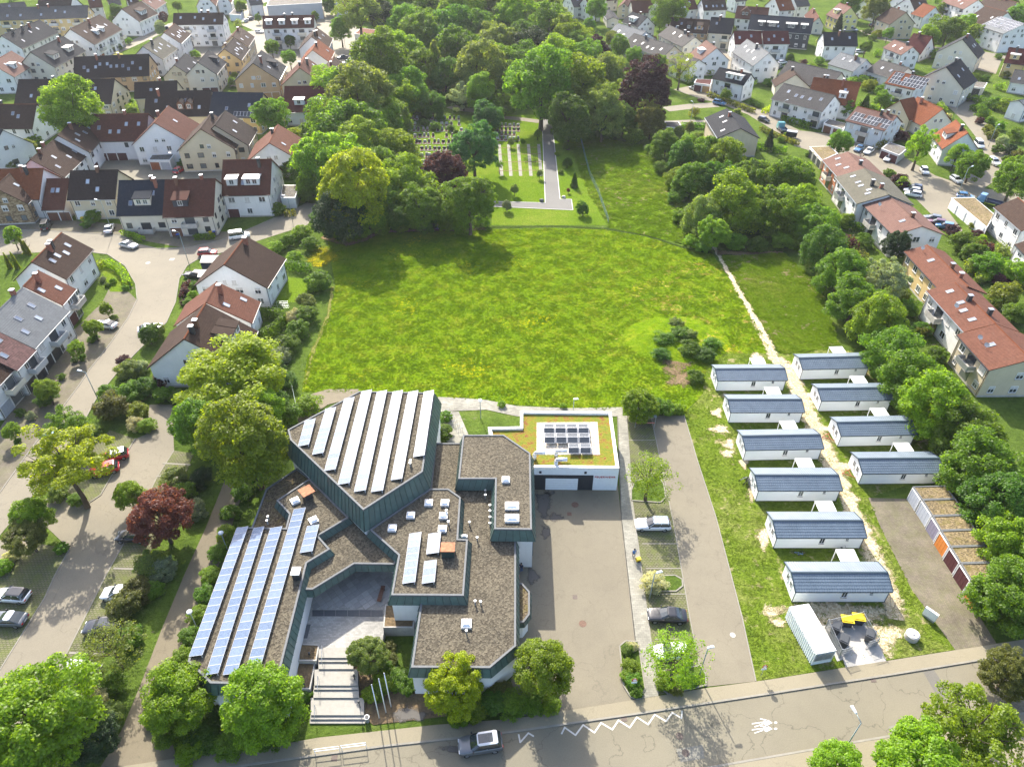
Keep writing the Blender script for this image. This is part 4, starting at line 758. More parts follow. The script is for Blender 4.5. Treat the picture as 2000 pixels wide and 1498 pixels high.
# ================================================================ COMMUNITY BUILDING WITH FIRE STATION
M_copper = (lambda t: t.bsdf(t.mix(t.ramp(t.n('ObjectInfo').outputs['Random'], [(0, (0, 0, 0)), (1, (.5, .5, .5))]), t.ramp(t.noise(t.pos(), 1.2, 5.0, .65), [(0.3, (0.045, 0.085, 0.075)), (0.7, (0.075, 0.135, 0.115))]), (0.06, 0.075, 0.065)), 0.45, 0.5))(NT('green_copper'))
M_seam = plain('dark_copper_seam', (0.025, 0.045, 0.04), .5)
M_rgravel = gravel('roof_gravel', [(0.058, 0.050, 0.037), (0.088, 0.077, 0.056), (0.135, 0.119, 0.086)], moss=0.0)
M_rgravel2 = gravel('leafy_roof_gravel', [(0.05, 0.036, 0.025), (0.09, 0.07, 0.045), (0.17, 0.14, 0.09)], moss=0.7)
M_edge = plain('zinc_edge', (0.135, 0.14, 0.14), .75, .2, 0.0)
bld = empty('community_building', (0, 0, 0), 0, 'large angular community building with gravel roofs and green copper fascias', 'public building')
def ccw(P):
    a = sum(P[i].x * P[(i + 1) % len(P)].y - P[(i + 1) % len(P)].x * P[i].y for i in range(len(P)))
    return P if a > 0 else P[::-1]
def offset(P, d):
    out = []; n = len(P)
    for i in range(n):
        e0 = (P[i] - P[i - 1]).normalized(); e1 = (P[(i + 1) % n] - P[i]).normalized()
        n0 = Vector((e0.y, -e0.x, 0)); n1 = Vector((e1.y, -e1.x, 0)); m = (n0 + n1)
        if m.length < .1: m = n0.copy()
        m.normalize(); out.append(P[i] + m * (d / max(.35, m.dot(n0))))
    return out
def roofblock(poly, h, skirt, out, mat=M_rgravel, pw=.78, z0=0.0, wall='w', parent=bld):
    P = ccw([G(x, y, h) for x, y in poly]); n = len(P)
    MB().add(P, [tuple(range(n))]).obj('gravel_roof', mat, parent)
    I = offset(P, -.22); mb = MB()
    for i in range(n):
        j = (i + 1) % n; u = Vector((0, 0, .12))
        mb.quad(P[i] + u, P[j] + u, I[j] + u, I[i] + u); mb.quad(I[i] + u, I[j] + u, I[j], I[i]); mb.quad(P[i] - u, P[j] - u, P[j] + u, P[i] + u)
    mb.obj('parapet', M_edge, parent)
    Bt = [q - Vector((0, 0, skirt)) for q in offset(P, out)]
    fb = MB()
    for i in range(n):
        j = (i + 1) % n; fb.quad(Bt[i], Bt[j], P[j] - Vector((0, 0, .12)), P[i] - Vector((0, 0, .12)))
    fb.add(Bt, [tuple(range(n - 1, -1, -1))])
    fas = fb.obj('fascia', M_seam, parent)
    for i in range(n):
        j = (i + 1) % n; e = (P[j] - P[i]); nr = Vector((e.y, -e.x, 0)).normalized()
        mid = (P[i] + P[j]) / 2; tocam = Vector((-mid.x, -mid.y, CAMH - h)).normalized(); fn = (nr * skirt + Vector((0, 0, out))).normalized()
        if fn.dot(tocam) < -.02: continue
        k = max(1, round(e.length / pw))
        for q in range(k):
            t0, t1 = q / k, (q + 1) / k; g = .03 / e.length
            a, b, c, d = Bt[i].lerp(Bt[j], t0 + g), Bt[i].lerp(Bt[j], t1 - g), P[i].lerp(P[j], t1 - g) - Vector((0, 0, .13)), P[i].lerp(P[j], t0 + g) - Vector((0, 0, .13))
            o_ = fn * .035; s = fn * .05
            m = MB(); m.quad(a + o_, b + o_, c + o_, d + o_, 0); w = (b - a) * .05
            m.add([b + o_, b + o_ - w, c + o_ - w, c + o_, b + o_ + s, b + o_ - w + s, c + o_ - w + s, c + o_ + s], [(5, 4, 7, 6), (1, 5, 6, 2), (4, 0, 3, 7), (0, 4, 5, 1)], 0)
            m.quad(a, b, b + o_, a + o_, 0); m.obj('cladding_panel', M_copper, fas)
    Wl = offset(P, out - .35)
    MB().prism([(q.x, q.y) for q in Wl], z0, h - skirt + .05).obj('wall', stucco(WALLC[wall]), parent)
    return P
HL, LO, UP, EW, WW = 9.0, 5.2, 6.3, 7.0, 6.1
roofblock([(562, 840), (702, 765), (849, 768), (826, 922), (709.5, 997), (567, 860)], HL, 2.7, .75)
roofblock([(850, 866), (985, 866), (1008, 890), (1008, 1262), (957, 1305), (803, 1304), (821, 1182), (835, 1100), (840, 960)], LO, 1.25, .35)
roofblock([(722, 1035), (840, 955), (876, 955), (900, 972), (895, 1053), (914, 1054), (906, 1164), (764, 1163), (778, 1085)], UP, 1.2, .4)
roofblock([(904, 850), (984, 850), (1036, 886), (1039, 1035), (965, 1034), (967, 936), (895, 936)], EW, 1.6, .45)
roofblock([(464, 1030), (558, 1032), (565, 1005), (540, 978), (605, 935), (682, 1011), (622, 1047), (645, 1073), (600, 1100), (549, 1305), (541, 1338), (411, 1335), (367, 1292)], WW, 1.35, .45)
roofblock([(486, 1045), (520, 955), (580, 915), (640, 960), (560, 1045)], LO - .2, .5, .1, M_rgravel2)
roofblock([(590, 1080), (640, 1030), (682, 1008), (720, 1030), (782, 1087), (770, 1103), (692, 1102), (611, 1152), (596, 1152)], LO, 1.0, .25, z0=3.9)
roofblock([(1006, 1139), (1020, 1139), (1035, 1156), (1035, 1200), (1023, 1216), (1006, 1217)], 3.3, .7, .15, M_rgravel2)
# white band of wall windows under the west fascia and at the south-east corner
for (a, b, z, hgt) in [((985, 1298), (1003, 1283), 2.6, .9), ((870, 1322), (930, 1322), 2.4, .9), ((1040, 1052), (1040, 1080), 2.2, 1.0)]:
    A, B = G(*a, z), G(*b, z); d = (B - A); 
    MB().box(0, d.length, -.06, .06, -hgt / 2, hgt / 2).obj('window', M_glass, bld).matrix_local = Matrix.Translation(A) @ Matrix.Rotation(math.atan2(d.y, d.x), 4, 'Z')
# skylights: kerb and pale dome
M_dome = plain('acrylic_dome', (0.70, 0.72, 0.72), .25, .6)
def skylight(px, py, h, w=1.0, l=1.0, rz=0.0):
    p = G(px, py, h + .3); r = link('skylight', None, bld); r.empty_display_size = .1; r.location = (p.x, p.y, h); r.rotation_euler = (0, 0, rz)
    MB().box(-w / 2, w / 2, -l / 2, l / 2, 0, .32).obj('kerb_frame', M_alu, r)
    m = MB(); k = .93; a, b = w / 2 * k, l / 2 * k
    m.add([(-a, -b, .323), (a, -b, .323), (a, b, .323), (-a, b, .323), (-a * .55, -b * .55, .52), (a * .55, -b * .55, .52), (a * .55, b * .55, .52), (-a * .55, b * .55, .52)], [(0, 1, 5, 4), (1, 2, 6, 5), (2, 3, 7, 6), (3, 0, 4, 7), (4, 5, 6, 7)])
    m.obj('dome', M_dome, r)
for x, y in ((837, 981), (869, 981), (866, 1006), (864, 1032), (802, 1005), (766, 1030)): skylight(x, y, UP)
skylight(576, 977, WW, rz=.6); skylight(612, 1015, WW, rz=.6); skylight(988, 936, EW); skylight(1000, 987, EW, 1.7, 1.2); skylight(1000, 1011, EW, 1.7, 1.2); skylight(911, 1217, LO, 1.1, 1.1); skylight(907, 1047, LO, .7, .5)
# vents and chimneys on the roofs
M_rust = plain('rusty_sheet', (0.33, 0.13, 0.06), .8, var=.5, scale=2.5)
def roofbox(px, py, h, sx, sy, sz, m1, m2, rz=0, cap=.15, name='chimney'):
    p = G(px, py, h + sz * .6); r = MB().box(-sx / 2, sx / 2, -sy / 2, sy / 2, 0, sz).obj(name, m1, bld); r.location = (p.x, p.y, h); r.rotation_euler = (0, 0, rz)
    MB().box(-sx / 2 - cap, sx / 2 + cap, -sy / 2 - cap, sy / 2 + cap, sz + .003, sz + .12).obj('cap', m2, r)
roofbox(600, 964, WW, 1.0, 1.0, 1.1, M_dark, M_rust, .7, .3); roofbox(875, 1074, UP, 1.5, 1.2, 1.1, M_seam, M_rust, 0, .08); roofbox(579, 1120, WW, .8, .9, 1.0, M_dark, M_white, 0, .1)
def pipe(px, py, h, r=.09, z=.6):
    p = G(px, py, h + z / 2); m = MB(); m.cyl((0, 0, 0), (0, 0, z), r, n=8); m.cyl((0, 0, z + .01), (0, 0, z + .12), r * 1.7, n=8); o = m.obj('vent_pipe', M_metal, bld); o.location = (p.x, p.y, h)
for x, y in ((948, 961), (948, 970), (957, 990), (957, 1001), (957, 1013), (957, 1025), (917, 1023), (932, 1053), (939, 1178), (928, 1177), (931, 931), (522, 1020), (524, 1012), (802, 903), (801, 908), (911, 1235), (872, 1000), (876, 1022)): pipe(x, y, LO if x > 905 else (HL if y < 912 else UP))
# ---- solar rows
PVB = solar_mat('pv_blue', (0.085, 0.125, 0.195), (0.135, 0.18, 0.26), .3)
M_rail = M_alu; M_pvf = plain('panel_frame', (0.42, 0.43, 0.45), .4)
def solar_row(nl, nr, fl, fr, h, label, group, tilt=.32):
    NL, NR, FL, FR = G(*nl, h + .12), G(*nr, h + .12 + tilt), G(*fl, h + .12), G(*fr, h + .12 + tilt)
    length = ((FL - NL).length + (FR - NR).length) / 2; wid = ((NR - NL).length + (FR - FL).length) / 2; n = max(1, round(length / 1.0)); pl = length / n
    root = empty('solar_row', (NL.x, NL.y, h), 0, label, 'solar panels', group)
    me = panel_mesh(wid, pl - .02, PVB, M_pvf, .03); o0 = NL.copy(); o0.z = h
    ey = ((FL - NL) + (FR - NR)).normalized(); ex = ((NR - NL) + (FR - FL)); ex = (ex - ey * ex.dot(ey)).normalized(); ez = ex.cross(ey)
    Rm = Matrix((ex, ey, ez)).transposed().to_4x4()
    base = (NL + NR) / 2 - o0; end = (FL + FR) / 2 - o0
    for k in range(n):
        o = link('solar_panel', me, root); o.matrix_local = Matrix.Translation(base.lerp(end, (k + .5) / n)) @ Rm
    m = MB()
    for k in range(n + 1):
        p = base.lerp(end, k / n)
        for s in (-.42, .42):
            q = p + ex * wid * s; m.box(q.x - .03, q.x + .03, q.y - .03, q.y + .03, 0, max(.03, q.z - .03))
    m.obj('mounting_legs', M_rail, root)
Z2 = lambda x, y: (500 + x / 4, 750 + y / 4)
SG = 'solar rows on the community building'
for k, (a, b, c, d) in enumerate([((330, 483), (412, 475), (385, 280), (465, 272)), ((440, 548), (525, 540), (545, 190), (625, 182)), ((535, 675), (620, 668), (690, 112), (770, 103)), ((642, 782), (730, 775), (825, 55), (907, 45)), ((768, 838), (855, 832), (945, 58), (1025, 50)), ((900, 840), (990, 833), (1068, 58), (1148, 50)), ((1055, 747), (1140, 742), (1190, 60), (1268, 52)), ((1232, 567), (1312, 560), (1310, 58), (1392, 50))]):
    solar_row(Z2(*a), Z2(*b), Z2(*c), Z2(*d), HL, ['shortest row', 'second row, next to the shortest one,', 'third row from the shortest one,', 'fourth row from the shortest one,', 'fifth row from the shortest one,', 'sixth row from the shortest one,', 'seventh row from the shortest one,', 'row along the far copper edge'][k] + ' of blue solar panels on the tall hall roof', SG)
for k, (a, b, c, d) in enumerate([((369.3, 1281.3), (394.9, 1280), (462.6, 1030.2), (484.8, 1028.4)), ((402.7, 1317), (424.5, 1315.4), (494.5, 1030.6), (517, 1028.4)), ((435.3, 1317), (462.2, 1315.4), (528.6, 1030.2), (551.2, 1028)), ((477, 1318.7), (504.3, 1317), (574.3, 993), (597, 992)), ((586, 1078.8), (610, 1077), (600, 1027), (623.8, 1024))]):
    solar_row(a, b, c, d, WW, ['row of solar panels along the hedge side of the low west wing', 'second row of solar panels from the hedge on the low west wing', 'third row of solar panels from the hedge on the low west wing', 'longest row of solar panels on the west wing, reaching the rusty cowl', 'short row of four solar panels beside the courtyard canopy'][k], SG)
for k, (a, b, c, d) in enumerate([((786, 1139), (811, 1137), (800, 1041), (823, 1039.5)), ((832.5, 1081), (857.5, 1080), (837.5, 1041), (861, 1040)), ((824, 1139), (849, 1137), (829, 1094.5), (853, 1094))]):
    solar_row(a, b, c, d, UP, ['row of seven solar panels beside the square skylights', 'three solar panels beside the square chimney, farther from the street', 'three solar panels at the copper edge below the square chimney'][k], SG)

# ---- fire station
FH = 4.4
fs = empty('fire_station', (0, 0, 0), 0, 'low white fire station with planted roof and two white gates', 'fire station')
FP = ccw([G(x, y, FH) for x, y in [(1016, 802), (1194, 804), (1209.5, 914), (1000, 912), (960, 862), (953, 834), (1016, 833)]])
M_panel = plain('white_sheet_panel', (0.70, 0.74, 0.75), .4, .4, var=.05)
MB().prism([(p.x, p.y) for p in FP], 0, FH - .42).obj('wall', M_panel, fs)
mb = MB(); I = offset(FP, -.42)
for i in range(len(FP)):
    j = (i + 1) % len(FP); u = Vector((0, 0, .0)); dn = Vector((0, 0, -.42))
    mb.quad(FP[i], FP[j], I[j], I[i]); mb.quad(I[i], I[j], I[j] + dn, I[i] + dn); mb.quad(FP[i] + dn, FP[j] + dn, FP[j], FP[i])
mb.obj('parapet', M_white, fs)
M_sedum = (lambda t: t.bsdf(t.ramp(t.noise(t.pos(), 1.1, 6.0, .72), [(0.3, (0.16, 0.035, 0.03)), (0.42, (0.20, 0.12, 0.03)), (0.5, (0.17, 0.17, 0.02)), (0.62, (0.12, 0.15, 0.02)), (0.75, (0.26, 0.2, 0.04))]), .95, .1, bump=t.noise(t.pos(), 4.0, 5.0), bstr=1.0, bdist=.15))(NT('sedum'))
M_pale = gravel('pale_gravel', [(0.34, 0.30, 0.24), (0.48, 0.43, 0.35), (0.6, 0.55, 0.46)])
MB().add([p - Vector((0, 0, .38)) for p in I], [tuple(range(len(I)))]).obj('green_roof', M_sedum, fs)
MB().add([G(x, y, FH - .36) for x, y in [(1048, 888), (1048, 825), (1167, 824), (1172, 888)][::-1]], [(3, 2, 1, 0)]).obj('gravel_field', M_pale, fs)
A, B = G(1209.5, 914, FH), G(1000, 912, FH); fd = (A - B).normalized(); fn_ = Vector((fd.y, -fd.x, 0)); fn_ = fn_ if fn_.y < 0 else -fn_
def face(x0, x1, z0, z1, off, th, mat, name, par=fs):          # distances in metres from the building's outer corner leftwards
    m = MB(); a = A - fd * x0; b = A - fd * x1
    q = [Vector((b.x, b.y, z0)) + fn_ * off, Vector((a.x, a.y, z0)) + fn_ * off, Vector((a.x, a.y, z1)) + fn_ * off, Vector((b.x, b.y, z1)) + fn_ * off]
    lo = [p - fn_ * th for p in q]
    m.add(q + lo, [(0, 1, 2, 3), (0, 4, 5, 1), (1, 5, 6, 2), (2, 6, 7, 3), (3, 7, 4, 0)]); return m.obj(name, mat, par)
face(3.4, 18.0, 0.05, 2.95, .04, .05, plain('anthracite_panel', (0.022, 0.027, 0.033), .45), 'gate_surround')
g1 = face(5.5, 10.0, 0.08, 2.3, .075, .03, M_panel, 'gate'); g2 = face(12.0, 17.0, 0.08, 2.3, .075, .03, M_panel, 'gate')
for gt, x0, x1 in ((g1, 5.5, 10.0), (g2, 12.0, 17.0)):
    for k in range(4): face(x0, x1, .55 + k * .45, .57 + k * .45, .082, .01, M_shut, 'gate_joint', gt)
for x in (10.6, 4.4): face(x, x + .32, 3.35, 3.67, .16, .16, M_dark, 'floodlight')
tx = bpy.data.curves.new('lettering', 'FONT'); tx.body = 'FEUERWEHR'; tx.size = .5; tx.extrude = .02; tx.align_x = 'LEFT'; tx.space_character = 1.12
to = bpy.data.objects.new('lettering_curve', tx); COL.objects.link(to);  tx.materials.append(plain('red_letters', (0.42, 0.02, 0.02), .5)); pq = A - fd * 3.25 + fn_ * .06; to.location = (pq.x, pq.y, 2.5); to.rotation_euler = (math.pi / 2, 0, math.atan2(fd.y, fd.x))
tx.size = .47
bpy.context.view_layer.update(); lm = bpy.data.meshes.new_from_object(to.evaluated_get(bpy.context.evaluated_depsgraph_get())); lo_ = link('lettering', lm, fs); lo_.location = to.location; lo_.rotation_euler = to.rotation_euler; bpy.data.objects.remove(to)
Z3 = lambda x, y: (1000 + x / 4, 750 + y / 4)
PVK = solar_mat('pv_anthracite', (0.022, 0.028, 0.036), (0.04, 0.048, 0.058), .22)
sr = empty('solar_array', tuple(G(1107, 858, FH)), 0, 'dark tented solar modules on the planted fire station roof', 'solar panels'); o0 = Vector(sr.location)
pk = {}
for (x0, x1, y0, y1, n, up) in [(245, 600, 310, 340, 4, 1), (245, 605, 341, 384, 4, 0), (250, 608, 385, 412, 4, 1), (250, 610, 413, 460, 4, 0), (437, 618, 465, 494, 2, 1), (437, 622, 495, 542, 2, 0)]:
    za, zb = (FH + .12, FH + .42) if up else (FH + .42, FH + .12)         # far edge, near edge heights
    for k in range(n):
        a, b = x0 + (x1 - x0) * k / n, x0 + (x1 - x0) * (k + 1) / n
        q = [G(*Z3(a + 3, y1), zb), G(*Z3(b - 3, y1), zb), G(*Z3(b - 3, y0), za), G(*Z3(a + 3, y0), za)]
        m = MB(); q = [p - o0 for p in q]; cc = sum(q, Vector()) / 4; ins = [p.lerp(cc, .07) for p in q]
        for i in range(4): m.quad(q[i], q[(i + 1) % 4], ins[(i + 1) % 4], ins[i], 1)
        m.add(ins, [(0, 1, 2, 3)], 0, [[(0, 0), (1.6, 0), (1.6, 1), (0, 1)]]); m.obj('solar_panel', [PVK, M_alu], sr)
def duct(px, py, label):
    p = G(px, py, FH); r = empty('ventilation_duct', (p.x, p.y, FH - .3), 0, label, 'duct'); m = MB()
    m.cyl((0, 0, 0), (0, 0, .8), .28, n=12); m.obj('riser', M_alu, r, True); m = MB()
    for i in range(6):
        a0, a1 = i * 15, (i + 1) * 15; f = lambda a: Vector((.35 - .35 * math.cos(R(a)), 0, .8 + .35 * math.sin(R(a))))
        m.cyl(f(a0), f(a1), .28, n=12, cap=False)
    m.cyl((.35, 0, 1.15), (1.5, 0, 1.15), .28, n=12); m.obj('elbow', M_alu, r, True)
duct(1086, 889, 'shiny elbow duct on the gravel of the planted roof'); duct(1086, 906, 'shiny elbow duct at the parapet above the fire station gates')
duct(1044, 893, 'short white vent hood beside the copper fascia')

# ---- raised courtyard with slabs and stairs
CZ = 1.4
CT = [(596, 1150), (670, 1112), (768, 1098), (778, 1165), (757, 1175), (745, 1268), (622, 1268), (585, 1262), (590, 1200)]
tag(MB().prism([(p.x, p.y) for p in [G(x, y, CZ) for x, y in CT]], 0, CZ - .04).obj('courtyard', paver('courtyard_paving', (0.33, 0.32, 0.295), .4, .2, (.22, .21, .2), .01)), kind='structure')
court = bpy.data.objects['courtyard']
M_slabs = [plain('slab_%d' % k, c, .8, .2, var=.08) for k, c in enumerate([(0.30, 0.295, 0.275), (0.33, 0.32, 0.30), (0.27, 0.265, 0.25), (0.35, 0.34, 0.32)])]
SLM = [MB().box(-.37, .37, -.37, .37, 0, .04).mesh('slab', m) for m in M_slabs]
rnd = random.Random(5); reg = [G(x, y, CZ) for x, y in [(606, 1155), (675, 1116), (764, 1106), (770, 1165), (750, 1184), (604, 1186)]]; c0 = G(690, 1150, CZ); k = 0
for i in range(-13, 14):
    for j in range(-13, 14):
        a = R(40); p = c0 + Vector((math.cos(a) * i - math.sin(a) * j, math.sin(a) * i + math.cos(a) * j, 0)) * .765
        if inpoly(np.array([p.x]), np.array([p.y]), reg)[0] and k < 290:
            o = link('slab', rnd.choice(SLM), court); o.location = (p.x, p.y, CZ - .038 + rnd.uniform(0, .006)); o.rotation_euler = (0, 0, a); k += 1
M_dslab = plain('dark_slab', (0.085, 0.09, 0.095), .7)
for k in range(6):
    x0 = 610 + k * 23; o = MB().add([G(x, y, CZ + .012) for x, y in [(x0, 1203), (x0 + 22.4, 1203), (x0 + 22.4, 1191), (x0, 1191)]], [(0, 1, 2, 3)]).obj('dark_slab', M_dslab, court)
MB().add([G(x, y, CZ + .012) for x, y in [(588, 1246), (600, 1246), (607, 1219), (596, 1219)]], [(0, 1, 2, 3)]).obj('door_mat', M_dslab, court)
st = empty('stairway', tuple(G(655, 1415)), 0, 'pale stone stairway of three flights from the pavement to the courtyard', 'stairs'); so = Vector(st.location)
M_step = plain('step_stone', (0.30, 0.285, 0.25), .85, .2, var=.1); M_riser = plain('step_riser', (0.16, 0.155, 0.145), .9)
def quadstep(xl, xr, yb, yt, z):
    P = [G(xl, yb, z) - so, G(xr, yb, z) - so, G(xr, yt, z) - so, G(xl, yt, z) - so]
    MB().prism([(p.x, p.y) for p in P], 0, z - .03, 1).obj('step', [M_step, M_riser], st)
    MB().prism([(p.x, p.y) for p in P], z - .028, z, 0, bottom=True).obj('tread', [M_step, M_riser], st)
zz = 0.0; rise = CZ / 9.0
rows = [(605, 713, 1412, 1404), (606, 712, 1404, 1396), (607, 711, 1396, 1362), (612, 701, 1362, 1346), (613, 700, 1346, 1338), (614, 699, 1338, 1306), (622, 690, 1306, 1292), (622, 688, 1292, 1284), (622, 686, 1284, 1264)]
for k, (xl, xr, yb, yt) in enumerate(rows):
    z = rise * (k + 1); quadstep(xl, xr, yb, yt, z)
def tube(name, pts, r, mat, parent=None, n=6):
    m = MB()
    for a, b in zip(pts[:-1], pts[1:]): m.cyl(a, b, r, n=n)
    return m.obj(name, mat, parent)
for xx, yb, yt, zb, zt in ((617, 1412, 1384, 0, .45), (623, 1356, 1328, .5, .93), (631, 1300, 1270, .95, 1.4)):
    a, b = G(xx, yb, zb), G(xx, yt, zt); u = Vector((0, 0, .95)); hr_ = empty('handrail', (a.x, a.y, 0), 0, {1412: 'steel handrail on the lowest flight of the stairway', 1356: 'steel handrail on the middle flight of the stairway', 1300: 'steel handrail on the top flight of the stairway'}[yb], 'handrail'); o_ = Vector((a.x, a.y, 0))
    tube('rail', [a - o_ + u, b - o_ + u], .03, M_metal, hr_)
    for q in (a, b): tube('post', [q - o_, q - o_ + u], .025, M_metal, hr_)
def bed(name, poly, h, label):
    P = ccw([G(x, y, h) for x, y in poly]); c = sum(P, Vector()) / len(P); r = empty(name, (c.x, c.y, 0), 0, label, 'planter'); L = [p - c for p in P]; I_ = offset(L, -.15); m = MB()
    for i in range(len(L)):
        j = (i + 1) % len(L); m.quad(L[i] + Vector((0, 0, h)), L[j] + Vector((0, 0, h)), I_[j] + Vector((0, 0, h)), I_[i] + Vector((0, 0, h))); m.quad(Vector((*L[i].xy, 0)), Vector((*L[j].xy, 0)), Vector((*L[j].xy, h)), Vector((*L[i].xy, h)))
    m.obj('rim', M_concrete, r); MB().add([Vector((p.x, p.y, h - .06)) for p in I_], [tuple(range(len(I_)))]).obj('soil', M_soil, r)
bed('planter', [(582, 1290), (618, 1290), (624, 1258), (584, 1256)], 1.5, 'concrete planter at the top of the stairs below the west wing')
bed('planter', [(575, 1345), (606, 1345), (616, 1294), (580, 1292)], 1.0, 'concrete planter beside the middle stair flight')
bed('planter', [(748, 1225), (808, 1225), (812, 1178), (752, 1180)], 1.7, 'concrete planter under the copper fascia beside the courtyard')
# bench in the courtyard, flagpoles
p = G(745, 1163, CZ); bn = empty('bench', (p.x, p.y, CZ), R(84), 'dark red wooden slat bench in the courtyard', 'bench')
for k in range(5): MB().box(-1.1, 1.1, -.24 + k * .1, -.16 + k * .1, .42, .46).obj('slat', M_brown, bn)
for s in (-.8, .8): MB().box(s - .05, s + .05, -.2, .22, 0, .418).obj('leg', M_dark, bn)
for k, (x, y, ty) in enumerate([(741, 1402, 1335), (754, 1391, 1327), (764, 1380, 1316)]):
    b = G(x, y); 
    f = empty('flagpole', tuple(b), 0, ['bare white flagpole standing nearest the pavement', 'middle one of the three bare white flagpoles', 'bare white flagpole standing nearest the community building'][k], 'flagpole', 'flagpoles beside the stairs'); m = MB(); m.cyl((0, 0, 0), (0, 0, 6.6), .07, .045, n=10); m.obj('mast', M_white, f, True)
    m = MB(); m.cyl((0, 0, 6.603), (0, 0, 6.72), .08, .05, n=10); m.obj('finial', M_metal, f, True)

# ================================================================ MOBILE HOMES
M_hwall = plain('mobile_home_panel', (0.80, 0.81, 0.80), .45, .4, var=.04, scale=.6)
M_hroof = (lambda t: t.bsdf(t.ramp(t.noise(t.pos(), .8, 4.0), [(0.3, (0.075, 0.105, 0.135)), (0.7, (0.10, 0.135, 0.17))]), .38, .5, bump=None))(NT('metal_tile_sheet'))
M_trim = plain('dark_blue_trim', (0.03, 0.05, 0.065), .4)
HL_, HW_, HE_, HR_ = 11.1, 3.9, 2.45, 3.15
def build_home():
    r = empty('mobile_home')
    w, l = HW_ / 2, HL_ / 2
    MB().box(-l, l, -w, w, .12, HE_ - .02).add([(-l, -w, HE_ - .02), (-l, w, HE_ - .02), (-l, 0, HR_ - .1), (l, -w, HE_ - .02), (l, w, HE_ - .02), (l, 0, HR_ - .1)], [(1, 0, 2), (3, 4, 5)]).obj('wall', M_hwall, r)
    MB().box(-l + .1, l - .1, -w + .1, w - .1, 0, .117).obj('chassis', M_dark, r)
    X = l + .22; W2 = w + .22; zE = HE_ - .08
    for s in (-1, 1):                                          # each slope: pressed tile sheet, stepped in rows and rippled along x
        rows = 6; nx = 150; xs = np.linspace(-X, X, nx); vs = []; fsx = []
        prof = []
        for k in range(rows): prof += [(k / rows, .035), ((k + .97) / rows, .0)]
        prof.append((1.0, .0))
        for (t, lift) in prof:
            y = s * W2 * (1 - t); z = zE + (HR_ - zE) * t
            for i, xx in enumerate(xs): vs.append((xx, y, z + lift + .02 * math.sin(xx * 2 * math.pi / .30)))
        for a in range(len(prof) - 1):
            for i in range(nx - 1):
                q = (a * nx + i, a * nx + i + 1, (a + 1) * nx + i + 1, (a + 1) * nx + i); fsx.append(q if s < 0 else q[::-1])
        MB().add(vs, fsx).obj('roof_slope', M_hroof, r)
    m = MB(); m.box(-X, X, -.12, .12, HR_ + .03, HR_ + .08); m.obj('ridge_cap', M_trim, r)
    for s in (-1, 1):
        MB().box(-X, X, s * W2 - .06, s * W2 + .06, zE - .12, zE + .0).obj('gutter', M_trim, r)
        for e in (-1, 1):
            m = MB(); a, b = Vector((e * X, s * W2, zE - .05)), Vector((e * X, 0, HR_ - .02)); dd = Vector((.05, 0, 0)); uu = Vector((0, 0, .14))
            m.add([a - dd, b - dd, b + dd, a + dd, a - dd + uu, b - dd + uu, b + dd + uu, a + dd + uu], [(4, 5, 6, 7), (0, 4, 7, 3), (3, 7, 6, 2), (1, 0, 3, 2), (0, 1, 5, 4), (1, 2, 6, 5)]); m.obj('verge_trim', M_trim, r)
    for sx in (-1, 1): MB().box(sx * l - .04, sx * l + .04, -w - .04, -w + .04, 0, HE_ - .15).obj('corner_post', M_trim, r)
    def win(x, z, sx, sz, wl='n'):
        o = link('window', WIN[0], r); o.scale = (sx, 1, sz)
        if wl == 'n': o.location = (x, -w - .01, z)
        else: o.location = (-l - .01, x, z); o.rotation_euler = (0, 0, -math.pi / 2)
    win(.35, 1.55, .55, .75); win(3.5, 1.85, .3, .35); win(-.55, 1.6, .5, .8, 'l'); win(.55, 1.6, .5, .8, 'l')
    m = MB()
    for x in (-4.6, -2.6, -.9, 1.1, 2.2, 4.3, 5.1): m.box(x - .07, x + .07, -w - .06, -w + .0, 2.05, 2.18)
    m.obj('wall_vents', M_dark, r)
    MB().box(1.2, 3.5, w + .26, w + 2.1, 2.34, 2.42).obj('porch_roof', M_white, r)
    for x in (1.3, 3.4): MB().box(x - .04, x + .04, w + 2.0, w + 2.08, 0, 2.337).obj('porch_post', M_white, r)
    return r
HOMES = [((1398, 764), (1523, 763.3), 'mobile home in the long row next to the overgrown soil heap'), ((1422.3, 826), (1554.5, 826), 'mobile home in the long row, second from the overgrown soil heap'), ((1451, 900), (1591, 897.5), 'mobile home in the long row, third from the overgrown soil heap'), ((1475, 979), (1626, 979), 'mobile home with bicycles piled at its gable end'), ((1510, 1071), (1672.5, 1071), 'mobile home in the long row with a bicycle lying along its wall'), ((1546, 1176), (1715, 1176), 'mobile home standing next to the bin enclosure'), ((1561.6, 742), (1685, 739), 'mobile home in the short row beside the trees, farthest from the street'), ((1597.5, 803.7), (1726, 802), 'mobile home in the short row beside the trees, second from its far end'), ((1635, 872.5), (1771, 870), 'mobile home with red drawbar in the short row, half under the trees'), ((1676, 946), (1821, 945), 'mobile home with red drawbar next to the row of garages')]
proto = build_home()
